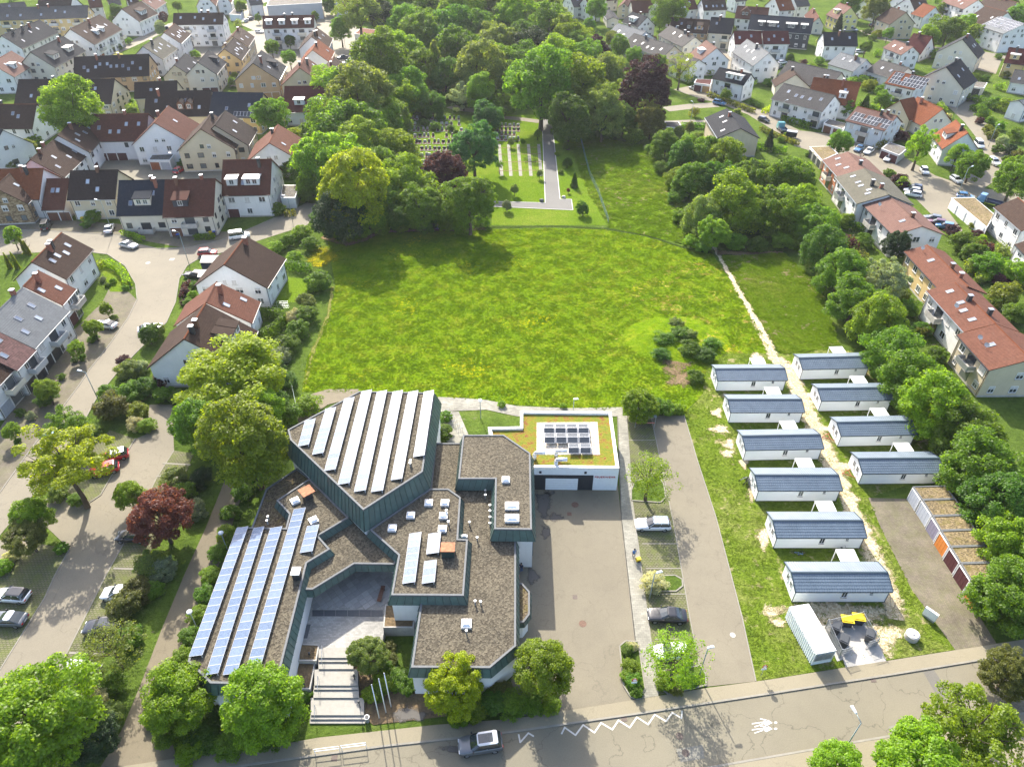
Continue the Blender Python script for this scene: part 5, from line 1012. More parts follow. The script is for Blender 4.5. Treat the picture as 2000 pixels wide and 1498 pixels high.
for k, (a, b, lab) in enumerate(HOMES):
    o = proto if k == 0 else copy_tree(proto); A_, B_ = G(*a), G(*b); d = (B_ - A_).normalized(); n = Vector((-d.y, d.x, 0)); c = A_ + d * HL_ / 2 + n * HW_ / 2
    o.location = c; o.rotation_euler = (0, 0, math.atan2(d.y, d.x)); tag(o, 'white ' + lab, 'mobile home', 'white mobile homes with blue-grey metal roofs')
    if k in (8, 9):
        m = MB(); M_red = plain('red_drawbar', (0.35, 0.08, 0.05), .6); l = HL_ / 2
        for s in (-1, 1): m.cyl((-l, s * .9, .3), (-l - 1.6, 0, .3), .05, n=6)
        m.cyl((-l - .5, -.62, .3), (-l - .5, .62, .3), .04, n=6); m.cyl((-l - 1.5, 0, .3), (-l - 1.5, 0, 0), .05, n=6); m.obj('drawbar', M_red, o)

# ---- container, bin enclosure, manhole ring, signs near the street
A_, B_, C_ = G(1583.3, 1299), G(1622.4, 1292), G(1550, 1193, 2.2); d = (B_ - A_).normalized(); n = Vector((-d.y, d.x, 0)); n = n if n.y > 0 else -n; Lc = 6.05; Wc = 2.42
cont = empty('storage_container', tuple(A_ + d * Wc / 2 + n * Lc / 2), math.atan2(d.y, d.x), 'white steel storage container with two grilled panels at its street end', 'container')
M_cont = plain('container_white', (0.74, 0.78, 0.77), .45, .4, var=.04)
m = MB(); w, l, hh = Wc / 2, Lc / 2, 2.2
m.box(-w + .06, w - .06, -l + .06, l - .06, .1, hh - .06)
for s in (-1, 1):
    for k in range(19): y = -l + .3 + k * .3; m.box(s * w - .05 if s < 0 else w - .062, s * w + .062 if s < 0 else w + .0, y - .08, y + .08, .12, hh - .1)
m.obj('body', M_cont, cont)
m = MB()
for x in (-w, w):
    for y in (-l, l): m.box(x - .08 if x > 0 else x, x if x > 0 else x + .08, y - .08 if y > 0 else y, y if y > 0 else y + .08, 0, hh - .003)
for y in (-l, l): m.box(-w + .083, w - .083, y - .08 if y > 0 else y, y if y > 0 else y + .08, 0, .14)
m.obj('corner_frame', M_cont, cont)['kind'] = 'stuff'; MB().box(-w, w, -l, l, hh, hh + .08).obj('roof', plain('container_roof', (0.68, 0.69, 0.68), .5, var=.03), cont)
for s in (-1, 1):
    f = MB().box(-w / 2 + s * .55 - .05 if False else s * .54 - .5, s * .54 + .5, -l - .01, -l + .05, .75, 1.95).obj('grille_panel', plain('grille_grey', (0.33, 0.36, 0.36), .5), cont)
    m = MB()
    for k in range(14): m.box(s * .54 - .46, s * .54 + .46, -l - .03, -l - .012, .8 + k * .08, .83 + k * .08)
    m.obj('louvre', M_metal, f)
en = empty('bin_enclosure', (0, 0, 0), 0, 'metal mesh enclosure around the waste bins', 'enclosure')
EQ = [(1619, 1222), (1687, 1206), (1719, 1258), (1646, 1280)]; EP = ccw([G(x, y - 12, 1.7) for x, y in EQ])
tag(MB().add([Vector((p.x, p.y, .07)) for p in offset(EP, .35)] , [(0, 1, 2, 3)]).obj('bin_slab', plain('slab_concrete', (0.36, 0.345, 0.31), .9, var=.12)), kind='structure')
sheet('bin_slab_apron', [(1640, 1268), (1716, 1256), (1732, 1292), (1652, 1304)], .075, plain('slab_concrete', (0.36, 0.345, 0.31), .9, var=.12))
front = max(range(4), key=lambda i: -(EP[i] + EP[(i + 1) % 4]).y)
for i in range(4):
    a, b = Vector((*EP[i].xy, 0)), Vector((*EP[(i + 1) % 4].xy, 0))
    MB().cyl(a, a + Vector((0, 0, 1.75)), .06, n=6).obj('post', M_metal, en)
    segs = [(0, 1)] if i != front else [(0, .28), (.72, 1)]
    for t0, t1 in segs:
        p, q = a.lerp(b, t0), a.lerp(b, t1); m = MB(); nb = max(2, int((q - p).length / .12))
        for k in range(nb + 1): x = p.lerp(q, k / nb); m.cyl(x + Vector((0, 0, .1)), x + Vector((0, 0, 1.65)), .02, n=4, cap=False)
        for z in (.12, .65, 1.15, 1.63): m.cyl(p + Vector((0, 0, z)), q + Vector((0, 0, z)), .022, n=4, cap=False)
        m.obj('mesh_panel', M_metal, en)
def bin_(px, py, lid, rz, label, w=1.25, dpt=.95, h=1.15):
    p = G(px, py, h * .8); r = empty('waste_bin', (p.x, p.y, .08), rz, label, 'bin', 'waste bins in the enclosure'); m = MB()
    m.add([(-w / 2 + .08, -dpt / 2 + .08, .15), (w / 2 - .08, -dpt / 2 + .08, .15), (w / 2 - .08, dpt / 2 - .08, .15), (-w / 2 + .08, dpt / 2 - .08, .15), (-w / 2, -dpt / 2, h), (w / 2, -dpt / 2, h), (w / 2, dpt / 2, h), (-w / 2, dpt / 2, h)], [(0, 1, 5, 4), (1, 2, 6, 5), (2, 3, 7, 6), (3, 0, 4, 7), (3, 2, 1, 0)]); m.obj('tub', M_bin, r)
    m = MB(); m.box(-w / 2 - .05, w / 2 + .05, -dpt / 2 - .05, dpt / 2 + .05, h + .003, h + .08); m.box(-w / 2 + .1, w / 2 - .1, -dpt / 2 + .12, dpt / 2 - .05, h + .083, h + .16); m.obj('lid', lid, r)
    for x in (-w / 2 + .15, w / 2 - .15):
        for y in (-dpt / 2 + .18, dpt / 2 - .18): MB().cyl((x - .03, y, .08), (x + .03, y, .08), .08, n=10).obj('wheel', M_dark, r)
M_bin = plain('bin_plastic', (0.045, 0.05, 0.055), .5); M_ylid = plain('yellow_lid', (0.72, 0.52, 0.02), .4, var=.05)
bin_(1654, 1212, M_ylid, -.15, 'yellow lidded waste bin next to the row of black bins'); bin_(1676, 1208, M_ylid, -.15, 'yellow lidded waste bin at the corner of the enclosure')
bin_(1633, 1224, M_bin, R(58), 'black waste bin against the container side of the enclosure, beside a yellow one'); bin_(1649, 1250, M_bin, R(58), 'black waste bin against the container side, near the open gate'); bin_(1700, 1240, M_bin, R(58), 'black waste bin against the garage side of the enclosure')
p = G(1779, 1245); mh = empty('manhole_shaft', tuple(p), 0, 'round concrete shaft ring with lid in the grass', 'shaft'); m = MB(); m.cyl((0, 0, 0), (0, 0, .75), .75, .75, n=28); m.obj('ring', M_concrete, mh, True).data.polygons.foreach_set('use_smooth', [False] * 30); m = MB(); m.cyl((0, 0, .753), (0, 0, .86), .72, .6, n=28); m.cyl((-.1, .1, .863), (-.1, .1, .93), .33, .33, n=20); m.obj('lid', plain('pale_concrete', (0.55, 0.53, 0.49), .8), mh)
p = G(1812, 1208); sb = empty('notice_board', tuple(p), R(-52), 'blank white notice board box beside the garage court', 'sign'); MB().box(-.75, .75, -.15, .15, .35, 1.55).obj('board', M_white, sb); MB().box(-.7, .7, -.1, .1, 0, .347).obj('foot', M_metal, sb)

# ---- lock-up garages
GT = [(1782.5, 950), (1801, 976), (1821, 1007.5), (1837.5, 1036), (1856, 1067.5), (1876, 1100), (1897, 1135), (1916, 1168)]
gdep = G(1866, 974, 2.4) - G(1801, 976, 2.4)
gl = ['pale grey door, at the mobile home end', 'pale grey door overgrown with yellow-green ivy', 'mauve grey door', 'bright orange door', 'dark red door', 'brown-red door', 'orange door behind the roadside tree']
for k in range(7):
    a, b = G(*GT[k], 2.4), G(*GT[k + 1], 2.4); dd = (b - a) * .985; a2 = a + (b - a) * .0075; P = [a2, a2 + gdep, a2 + gdep + dd, a2 + dd]; c = sum(P, Vector()) / 4
    r = empty('lockup_garage', (c.x, c.y, 0), 0, 'lock-up garage with mossy roof and ' + gl[k], 'garage', 'lock-up garages'); L = [p - c for p in P]
    MB().prism([(p.x, p.y) for p in L], 0, 2.28).obj('wall', stucco((0.50, 0.48, 0.44)), r); Lc_ = ccw(L)
    m = MB(); I_ = offset(Lc_, -.14)
    for i in range(4):
        j = (i + 1) % 4; u0, u1 = Vector((0, 0, 2.283)), Vector((0, 0, 2.46)); m.quad(Lc_[i] - Vector((0, 0, Lc_[i].z)) + u1, Lc_[j] - Vector((0, 0, Lc_[j].z)) + u1, I_[j] - Vector((0, 0, I_[j].z)) + u1, I_[i] - Vector((0, 0, I_[i].z)) + u1); m.quad(Lc_[i].xy.to_3d() + u0, Lc_[j].xy.to_3d() + u0, Lc_[j].xy.to_3d() + u1, Lc_[i].xy.to_3d() + u1); m.quad(I_[i].xy.to_3d() + u1, I_[j].xy.to_3d() + u1, I_[j].xy.to_3d() + u0, I_[i].xy.to_3d() + u0)
    m.obj('roof_edge', M_edge, r); MB().add([p.xy.to_3d() + Vector((0, 0, 2.38)) for p in I_], [(0, 1, 2, 3)]).obj('roof', M_mossroof, r)
    mid = (L[0] + L[3]) / 2; nn = -gdep.normalized(); o = link('garage_door', GDOOR[['gy', 'gy', 'pu', 'og', 'rd', 'rd', 'og'][k]], r); o.location = (mid.x + nn.x * .04, mid.y + nn.y * .04, 0.02); o.rotation_euler = (0, 0, math.atan2(nn.y, nn.x) + math.pi / 2); o.scale = ((dd.length - .28) / 2.66, 1, 1.02)
# ================================================================ TREES, SHRUBS, HEDGES, GRASS
LEAFC = {'mid': (0.118, 0.220, 0.010), 'lime': (0.175, 0.280, 0.008), 'yel': (0.265, 0.335, 0.004), 'dark': (0.078, 0.165, 0.012), 'blue': (0.060, 0.150, 0.042), 'olive': (0.165, 0.225, 0.045), 'pur': (0.050, 0.016, 0.022), 'cop': (0.165, 0.055, 0.042), 'con': (0.030, 0.062, 0.018), 'pale': (0.42, 0.43, 0.30), 'gold': (0.175, 0.225, 0.008), 'plum': (0.075, 0.028, 0.042), 'grey': (0.22, 0.28, 0.18), 'rust': (0.125, 0.145, 0.025)}
ADJ = {'mid': 'mid-green', 'lime': 'bright lime-green', 'yel': 'bright yellow-leaved', 'dark': 'dark green', 'blue': 'blue-green', 'olive': 'pale olive-green', 'pur': 'dark purple-leaved', 'cop': 'copper-red', 'con': 'very dark evergreen', 'pale': 'white-flowering', 'gold': 'golden olive', 'plum': 'plum-coloured', 'grey': 'silvery grey-green', 'rust': 'yellow-brown'}
def leaf(k): return leafmat('leaf_' + k, LEAFC[k], trans=.25 if k in ('con', 'pur') else .5)
def leaf_quads(P, N, S, rng):
    n = len(P); t = rng.normal(size=(n, 3)); t -= N * (t * N).sum(1)[:, None]; t /= np.linalg.norm(t, axis=1)[:, None] + 1e-9; b = np.cross(N, t)
    S = S[:, None]; f = N * S * rng.uniform(-.35, .35, (n, 1))
    V = np.stack([P + t * S, P + b * S * .62 + f, P - t * S, P - b * S * .62 + f], 1).reshape(-1, 3)
    return V
def mesh_quads(name, V, mats):
    n = len(V) // 4; me = bpy.data.meshes.new(name); me.vertices.add(len(V)); me.vertices.foreach_set('co', V.astype(np.float32).ravel())
    me.loops.add(len(V)); me.loops.foreach_set('vertex_index', np.arange(len(V), dtype=np.int32)); me.polygons.add(n)
    me.polygons.foreach_set('loop_start', np.arange(0, len(V), 4, dtype=np.int32)); me.polygons.foreach_set('loop_total', np.full(n, 4, np.int32))
    for m in mats: me.materials.append(m)
    me.update(calc_edges=True); return me
def unit(v): return v / (np.linalg.norm(v, axis=-1, keepdims=True) + 1e-9)
def crown_verts(kind, seed):
    rng = np.random.default_rng(seed)
    if kind == 'conifer':
        P = []; N = []
        for lv in range(26):
            z = -1 + 2 * lv / 26; rad = .78 * (1 - (z + 1) / 2) ** .8 + .05; nb = int(6 + 16 * rad)
            for a in rng.uniform(0, 6.283, nb):
                m = int(26 + 60 * rad); u = rng.uniform(.1, 1, m) ** .6 * rad * rng.uniform(.8, 1.12)
                p = np.stack([np.cos(a) * u, np.sin(a) * u, z - .22 * u + .02], 1) + rng.normal(0, .03, (m, 3)); P.append(p); N.append(unit(rng.normal(0, .7, (m, 3)) + [np.cos(a) * .4, np.sin(a) * .4, .6]))
        P = np.concatenate(P); N = np.concatenate(N); return leaf_quads(P, N, rng.uniform(.028, .05, len(P)), rng)
    nc, per, cr, ls = {'round': (170, 165, .20, .029), 'dense': (230, 135, .165, .027), 'airy': (100, 150, .17, .026), 'sparse': (110, 40, .20, .026), 'shrub': (70, 110, .27, .050), 'small': (60, 70, .28, .075)}[kind]
    lob = unit(rng.normal(size=(9, 3))); la = rng.uniform(.10, .30, 9)
    D = unit(rng.normal(size=(nc * 2, 3))); D = D[D[:, 2] > -.72][:nc]
    rr = rng.uniform(0, 1, len(D)) ** (.28 if kind != 'airy' else .5)
    lump = 1 + ((np.clip(D @ lob.T, 0, 1) ** 5) * la).sum(1) - .13
    C = D * (rr * lump * .86)[:, None]; C[:, 2] *= .95
    P = []; N = []
    for c, d in zip(C, D):
        r = cr * rng.uniform(.65, 1.3); m = int(per * rng.uniform(.7, 1.3)); q = unit(rng.normal(size=(m, 3)) + np.array([0, 0, .45]) + d * .35)
        p = c + q * r * rng.uniform(.55, 1.0, (m, 1)) * [1, 1, .72]; P.append(p); N.append(unit(q * .7 + rng.normal(0, .55, (m, 3)) + [0, 0, .7]))
    P = np.concatenate(P); N = np.concatenate(N)
    return leaf_quads(P, N, rng.uniform(ls * .75, ls * 1.4, len(P)), rng)
CROWN = {}
def crown(kind, var):
    key = (kind, var)
    if key not in CROWN: CROWN[key] = mesh_quads('crown', crown_verts(kind, 100 + var * 7 + len(kind)), [leaf('mid')])
    return CROWN[key]
def foliage(name, kind, col, parent=None):                      # shared leaf mesh, the colour sits on the object
    o = link(name, crown(kind, trnd.randrange(3)), parent); o.material_slots[0].link = 'OBJECT'; o.material_slots[0].material = leaf(col); return o
def trunk_mesh(seed, limbs, spread):
    rng = random.Random(seed); m = MB(); zc = .42
    pts = [Vector((0, 0, 0)), Vector((.01, .005, .15)), Vector((-.005, .01, .30)), Vector((0, 0, zc))]; rad = [.034, .026, .022, .02]
    for a, b, r0, r1 in zip(pts[:-1], pts[1:], rad[:-1], rad[1:]): m.cyl(a, b, r0, r1, n=8, cap=False)
    for k in range(limbs):
        a = 2 * math.pi * k / limbs + rng.uniform(-.3, .3); s0 = pts[2].lerp(pts[3], rng.random()); e1 = s0 + Vector((math.cos(a) * spread * .5, math.sin(a) * spread * .5, rng.uniform(.12, .2))); e2 = e1 + Vector((math.cos(a + .3) * spread * .5, math.sin(a + .3) * spread * .5, rng.uniform(.1, .22)))
        m.cyl(s0, e1, .013, .008, n=6, cap=False); m.cyl(e1, e2, .008, .003, n=5, cap=False)
        for j in range(3):
            b0 = e1.lerp(e2, rng.random()); aa = a + rng.uniform(-1.2, 1.2); m.cyl(b0, b0 + Vector((math.cos(aa) * spread * .35, math.sin(aa) * spread * .35, rng.uniform(.05, .14))), .005, .0018, n=4, cap=False)
    m.cyl(pts[3], pts[3] + Vector((.01, 0, .42)), .018, .004, n=6, cap=False)
    return m.mesh('trunk', M_bark, True)
TRUNK = [trunk_mesh(s, 7, .26) for s in (1, 2, 3)]
trnd = random.Random(77)
def tree(x, y, w, col, label, group=None, kind='round', ratio=1.3, zs=None, cat='tree', name='tree'):
    zs = zs or (1.0 if kind != 'conifer' else 1.35); hc = 4.0
    for _ in range(6):
        p = G(x, y, hc); r = w / 2 * mpp(p); rz = r * zs; Ht = max(ratio * 2 * r, rz * 1.72); hc = Ht - rz
    root = empty(name, (p.x, p.y, 0), trnd.uniform(0, 6.28), label, cat, group)
    c = foliage('crown', kind, col, root); c.location = (0, 0, hc); c.scale = (r * 1.04, r * 1.04, rz * 1.04)
    if kind in ('shrub', 'small'): return root
    t = link('trunk', trnd.choice(TRUNK), root); t.scale = (Ht * .95, Ht * .95, Ht)
    return root
def shrub(x, y, w, col, label, group=None, zs=.8, kind='shrub'):
    p = G(x, y, .6)
    for _ in range(4): r = w / 2 * mpp(p); p = G(x, y, r * zs)
    o = foliage('shrub', kind, col); o.location = (p.x, p.y, r * zs * .82); o.scale = (r * 1.05, r * 1.05, r * zs * 1.05); o.rotation_euler = (0, 0, trnd.uniform(0, 6.28)); tag(o, label, 'shrub', group); return o
ORD = ['first', 'second', 'third', 'fourth', 'fifth', 'sixth', 'seventh', 'eighth', 'ninth', 'tenth', 'eleventh', 'twelfth', 'thirteenth', 'fourteenth']
def grove(rows, place, group, kind='round', ratio=.9, what='broadleaf tree', ordn=False):
    for q in rows:
        x, y, w, c = q[:4]; w *= 1.1; kd = q[4] if len(q) > 4 else kind; rt = min(q[5], 1.12) if len(q) > 5 and kd != 'conifer' else (q[5] if len(q) > 5 else ratio)
        lab = '%s %s %s' % (ADJ[c], 'conifer' if kd == 'conifer' else what, place)
        if ordn: lab = '%s %s %s' % (ORD[rows.index(q)], ADJ[c], place)
        tree(x, y, w, c, lab, group, kd, rt)
# ---- the wooded cemetery park
grove([(700, 25, 95, 'olive', 'airy', 1.6), (755, 45, 62, 'con', 'round', 1.7), (805, 12, 75, 'mid'), (850, 22, 80, 'dark'), (898, 30, 95, 'lime'), (955, 22, 90, 'olive'), (1008, 45, 90, 'lime'), (1062, 20, 80, 'olive'), (1072, 62, 84, 'mid'), (1112, 78, 80, 'lime'), (975, 55, 60, 'dark'), (660, 0, 60, 'dark'), (735, 5, 70, 'lime'),
       (785, 62, 75, 'mid'), (832, 70, 88, 'mid'), (880, 66, 92, 'dark'), (925, 70, 88, 'dark'), (978, 92, 82, 'olive'), (1040, 96, 80, 'con', 'round'), (1082, 118, 90, 'lime'), (1015, 80, 70, 'dark'),
       (782, 112, 95, 'lime'), (850, 128, 58, 'olive', 'conifer', 1.5), (902, 108, 92, 'dark'), (748, 148, 128, 'mid'), (702, 212, 138, 'olive'), (792, 185, 88, 'mid'), (845, 205, 50, 'dark'), (932, 150, 104, 'olive'), (1000, 160, 76, 'mid'), (905, 190, 60, 'grey', 'airy'), (1058, 165, 132, 'mid', 'round', 1.45), (1128, 168, 112, 'lime', 'round', 1.4), (1182, 150, 84, 'olive'), (1205, 190, 66, 'lime', 'airy'), (1165, 103, 48, 'pur'), (1262, 178, 100, 'pur', 'dense', 1.25), (1178, 222, 84, 'olive', 'dense', 1.1), (1112, 236, 84, 'dark', 'round', 1.15), (1272, 238, 62, 'rust', 'dense', 1.0), (1218, 236, 54, 'dark', 'dense', 1.05), (1095, 210, 80, 'dark'), (1140, 120, 70, 'mid'), (1030, 130, 80, 'dark'),
       (938, 182, 58, 'lime', 'round', 1.7), (952, 230, 58, 'blue'), (926, 290, 88, 'blue', 'dense', 1.25), (866, 338, 86, 'plum', 'dense', 1.2), (916, 396, 100, 'mid', 'dense', 1.15), (682, 262, 132, 'mid'), (640, 322, 122, 'lime'), (688, 378, 132, 'yel', 'round', 1.3), (768, 300, 92, 'lime'), (792, 372, 116, 'lime'), (828, 405, 84, 'mid', 'dense', 1.1), (742, 392, 100, 'mid'), (664, 424, 96, 'con', 'dense', 1.05), (744, 312, 34, 'con', 'conifer', 1.6), (620, 240, 46, 'mid'), (735, 250, 100, 'mid'), (608, 372, 50, 'mid'), (590, 330, 56, 'dark', 'dense', 1.0), (762, 235, 80, 'mid'), (660, 180, 90, 'lime'), (820, 150, 80, 'mid'), (870, 160, 70, 'dark'), (960, 125, 80, 'mid'), (1045, 55, 70, 'olive'), (760, 200, 80, 'lime'), (715, 305, 110, 'lime'), (650, 270, 90, 'mid'), (735, 345, 90, 'mid'), (780, 425, 60, 'dark', 'dense', 1.0), (720, 430, 70, 'mid', 'dense', 1.0), (860, 415, 50, 'dark', 'dense', 1.0), (1150, 200, 90, 'mid'), (1085, 165, 80, 'lime'), (1160, 165, 70, 'olive'), (985, 205, 50, 'mid', 'airy'), (880, 35, 70, 'mid'), (830, 30, 60, 'dark'), (1000, 10, 80, 'mid'), (930, 0, 80, 'lime'), (1130, 95, 60, 'mid')],
      'in the wooded cemetery park', 'trees of the cemetery park')
# ---- row along the mobile homes and the east hedge wood
grove([(1300, 290, 56, 'mid'), (1335, 312, 58, 'dark'), (1372, 302, 74, 'mid'), (1412, 316, 76, 'lime'), (1345, 360, 66, 'mid'), (1388, 352, 70, 'dark'), (1370, 428, 76, 'olive'), (1436, 402, 118, 'lime'), (1500, 412, 96, 'mid'), (1545, 352, 84, 'mid'), (1560, 398, 80, 'lime'), (1322, 350, 46, 'lime'), (1395, 455, 60, 'lime', 'dense', 1.05), (1470, 350, 76, 'mid')], 'in the hedge wood beside the rough field', 'trees of the hedge wood', 'round', .88)
grove([(1588, 440, 82, 'mid'), (1610, 492, 88, 'dark'), (1640, 538, 92, 'mid'), (1668, 590, 96, 'mid'), (1712, 632, 104, 'lime'), (1742, 690, 108, 'mid'), (1782, 745, 118, 'mid'), (1826, 798, 128, 'lime'), (1882, 842, 122, 'mid'), (1916, 915, 138, 'mid'), (1945, 985, 128, 'dark'), (1985, 1068, 130, 'lime'), (1972, 1168, 136, 'mid'), (2015, 950, 90, 'dark')], 'tree behind the mobile homes, counted from the worn path', 'trees in the row behind the mobile homes', 'round', .95, ordn=True)
tree(1730, 545, 96, 'grey', 'feathery silver-green willow between the tree row and the terraces', kind='airy', ratio=1.05); tree(1752, 478, 52, 'con', 'dark egg-shaped evergreen at the terrace gable', kind='dense', ratio=1.5, zs=1.25)
# ---- single trees
T = tree
T(140, 212, 116, 'lime', 'round lime-green street tree between the dark roofs', kind='round', ratio=1.25)
T(526, 224, 66, 'mid', 'fresh green tree in front of the red roof with dormers', ratio=1.35)
T(455, 735, 205, 'yel', 'very bright yellow-green maple in front of the mottled brown roof', kind='round', ratio=.75, zs=.62)
T(482, 862, 176, 'gold', 'golden olive tree beside the hall with solar rows', kind='round', ratio=1.25); T(392, 832, 112, 'mid', 'fresh green tree left of the golden olive tree', ratio=1.2)
T(512, 808, 90, 'lime', 'lime-green tree behind the golden olive tree', ratio=1.1)
T(122, 902, 176, 'yel', 'wide yellow-leaved maple over the red cars', kind='airy', ratio=1.15, zs=.8)
T(136, 836, 92, 'mid', 'green tree behind the wide yellow maple at the street', kind='airy', ratio=1.1)
T(66, 1008, 74, 'lime', 'small lime-green maple on the car park island', ratio=1.25); T(50, 1042, 84, 'rust', 'dark yew below the small lime maple', kind='dense', ratio=1.0, zs=.7)
T(252, 968, 62, 'lime', 'small green tree touching the copper-red tree', ratio=1.2); T(312, 1010, 124, 'cop', 'copper-red tree in the car park', kind='dense', ratio=1.12)
T(72, 1418, 218, 'lime', 'big lime-green maple in the street corner', kind='round', ratio=1.1); T(170, 1440, 110, 'con', 'dark evergreen beside the big lime maple', kind='dense', ratio=1.0)
T(348, 1362, 136, 'lime', 'lime-green maple at the corner of the west wing, beside the path', kind='round', ratio=1.2); T(520, 1376, 158, 'lime', 'lime-green maple in front of the west wing beside the stairs', kind='round', ratio=1.2)
T(886, 1338, 116, 'yel', 'bright yellow-green oval tree in front of the gravel roof', kind='dense', ratio=1.15, zs=1.15); T(1060, 1302, 122, 'lime', 'lime-green tree at the yard entrance', kind='round', ratio=1.2)
T(715, 1278, 76, 'olive', 'olive-green round tree beside the stairs', kind='dense', ratio=1.1)
T(1268, 930, 100, 'lime', 'thin young tree beside the white estate car', kind='sparse', ratio=1.2); T(1318, 1288, 128, 'lime', 'thin young tree over the white parked car', kind='sparse', ratio=1.2)
T(215, 1265, 120, 'olive', 'nearly bare tree over the silver hatchback', kind='sparse', ratio=1.1)
T(1905, 1425, 196, 'lime', 'large thin-leaved tree across the street', kind='airy', ratio=1.0); T(1968, 1318, 98, 'rust', 'dark pine beside the large thin-leaved tree', kind='dense', ratio=1.0); T(1632, 1492, 96, 'lime', 'lime-green treetop across the street below the lamp', ratio=1.0); T(1795, 1490, 168, 'lime', 'broad lime-green treetop across the street', ratio=.95)
T(1250, 792, 74, 'lime', 'bushy green tree behind the trolley shelter', kind='dense', ratio=1.0)
T(1800, 282, 56, 'lime', 'slim weeping birch beside the double garage', kind='airy', ratio=1.7, zs=1.5); T(1818, 232, 26, 'con', 'dark spruce beside the half-timbered house', kind='conifer', ratio=1.7)
T(1868, 305, 42, 'lime', 'pale green tree in front of the patterned roof', ratio=1.2); T(1900, 322, 62, 'mid', 'broad green tree at the corner of the patterned roof house', ratio=1.1); T(1985, 345, 86, 'mid', 'large green tree at the frame edge above the truck', ratio=1.1); T(1642, 278, 48, 'mid', 'round green tree beside the blue car', kind='dense', ratio=1.05)
T(1165, 18, 44, 'mid', 'round green tree at the roof terrace house', ratio=1.25); T(1152, 52, 28, 'mid', 'small round green tree beside the garden wall', ratio=1.2); T(1310, 22, 66, 'mid', 'large green lime tree at the lane', ratio=1.25); T(1290, 42, 28, 'mid', 'small green tree in front of the large lime tree', ratio=1.1)
T(1286, 128, 40, 'mid', 'dense green tree below the long grey roof', kind='dense', ratio=1.4); T(1238, 110, 34, 'mid', 'pointed green tree in the hedge below the grey roof', ratio=1.6); T(1256, 118, 14, 'con', 'slim dark cypress below the grey roof', kind='conifer', ratio=2.2); T(1330, 130, 56, 'gold', 'thin golden blossoming tree in front of a white house', kind='sparse', ratio=1.3); T(1212, 92, 40, 'mid', 'leafy tree beside the silver roof', ratio=1.2); T(1195, 75, 30, 'olive', 'garden tree beside the silver roof', ratio=1.1)
T(1418, 185, 22, 'mid', 'small tree beside the white house with flat dormers', kind='dense'); T(1712, 20, 52, 'olive', 'big olive tree above the lemon yellow house', ratio=1.2); T(1662, 6, 44, 'dark', 'dark trees behind the lemon yellow house', ratio=1.2); T(1692, 92, 24, 'mid', 'slim tree in front of the plain slate roof house', ratio=1.6); T(1640, 44, 22, 'con', 'dark column evergreen beside the lemon yellow house', kind='conifer', ratio=1.8); T(1735, 66, 22, 'mid', 'young tree beside the cream brown-roofed house')
T(1850, 65, 66, 'mid', 'overgrown fruit tree beside the burgundy roof', ratio=.95); T(1815, 70, 40, 'lime', 'fruit tree in the overgrown plot'); T(1885, 48, 38, 'lime', 'bright shrub tree above the cream black-roofed house', ratio=1.0); T(1840, 20, 22, 'mid', 'small round tree below the balconies'); T(1990, 30, 40, 'mid', 'hillside tree at the frame corner'); T(1970, 0, 40, 'mid', 'hillside tree above the solar collectors house'); T(1905, 62, 30, 'lime', 'bright garden tree beside the modern white block')
T(1690, 205, 30, 'dark', 'dark conifer behind the red solar roof', kind='conifer', ratio=1.5); T(1725, 195, 34, 'mid', 'green garden tree behind the red solar roof'); T(1656, 212, 26, 'mid', 'garden tree beside the orange-red roof'); T(1505, 268, 22, 'con', 'young spruce in the bend of the east street', kind='conifer', ratio=1.9); T(1348, 250, 20, 'olive', 'fruit tree in the corner garden'); T(1325, 262, 26, 'olive', 'gnarled fruit tree beside the garden shed'); T(1366, 268, 18, 'olive', 'low fruit tree near the cream gable')
T(1005, 370, 18, 'olive', 'young tree on the cemetery lawn'); T(1054, 340, 14, 'olive', 'tiny tree beside the cemetery path'); T(975, 322, 18, 'mid', 'young conical tree beside the blue-green tree', kind='airy', ratio=1.5); T(998, 278, 14, 'olive', 'young tree at the grave field'); T(1050, 262, 16, 'olive', 'slim tree beside the cemetery path'); T(1122, 350, 20, 'dark', 'dark young pine beside the cemetery fence', kind='conifer', ratio=1.5); T(1138, 408, 28, 'dark', 'small dark tree at the end of the cemetery path', kind='dense', ratio=1.0); T(1108, 318, 22, 'dark', 'bushy young pine beside the cemetery path', kind='dense', ratio=1.0); T(990, 402, 20, 'grey', 'small grey-green tree at the lower cemetery path', ratio=1.1); T(1110, 372, 8, 'cop', 'tiny red-leaved tree beside the cemetery path')
T(96, 383, 26, 'lime', 'small lime tree beside the dark van', kind='airy', ratio=1.3); T(24, 462, 36, 'lime', 'green tree at the street corner'); T(530, 92, 30, 'mid', 'leafy green tree behind the peach house'); T(565, 112, 30, 'mid', 'green tree in the yard of the white blocks'); T(565, 80, 22, 'dark', 'clipped dark hedge tree behind the white block'); T(504, 36, 14, 'mid', 'small tree at the square'); T(616, 32, 16, 'mid', 'small tree at the corner of the red-roofed block'); T(665, 60, 44, 'mid', 'green tree at the car park entrance', ratio=1.2); T(345, 12, 18, 'mid', 'small tree in front of the slate roof'); T(228, 22, 26, 'dark', 'tall dark tree beside the white corner house', ratio=1.6); T(222, 4, 20, 'mid', 'tree behind the yellow block'); T(318, 36, 20, 'plum', 'purple tree beside the pink-red roof'); T(470, 14, 24, 'mid', 'tree beside the pale annex'); T(316, 57, 26, 'grey', 'blossoming shrub tree at the street corner')
for k, (x, y) in enumerate([(207, 604), (182, 640), (150, 680), (90, 760), (22, 842)]): tree(x, y, [26, 36, 34, 46, 34][k], 'lime', 'small ball-shaped maple on a forecourt of the terrace', 'ball maples along the terrace', 'dense', 1.35)
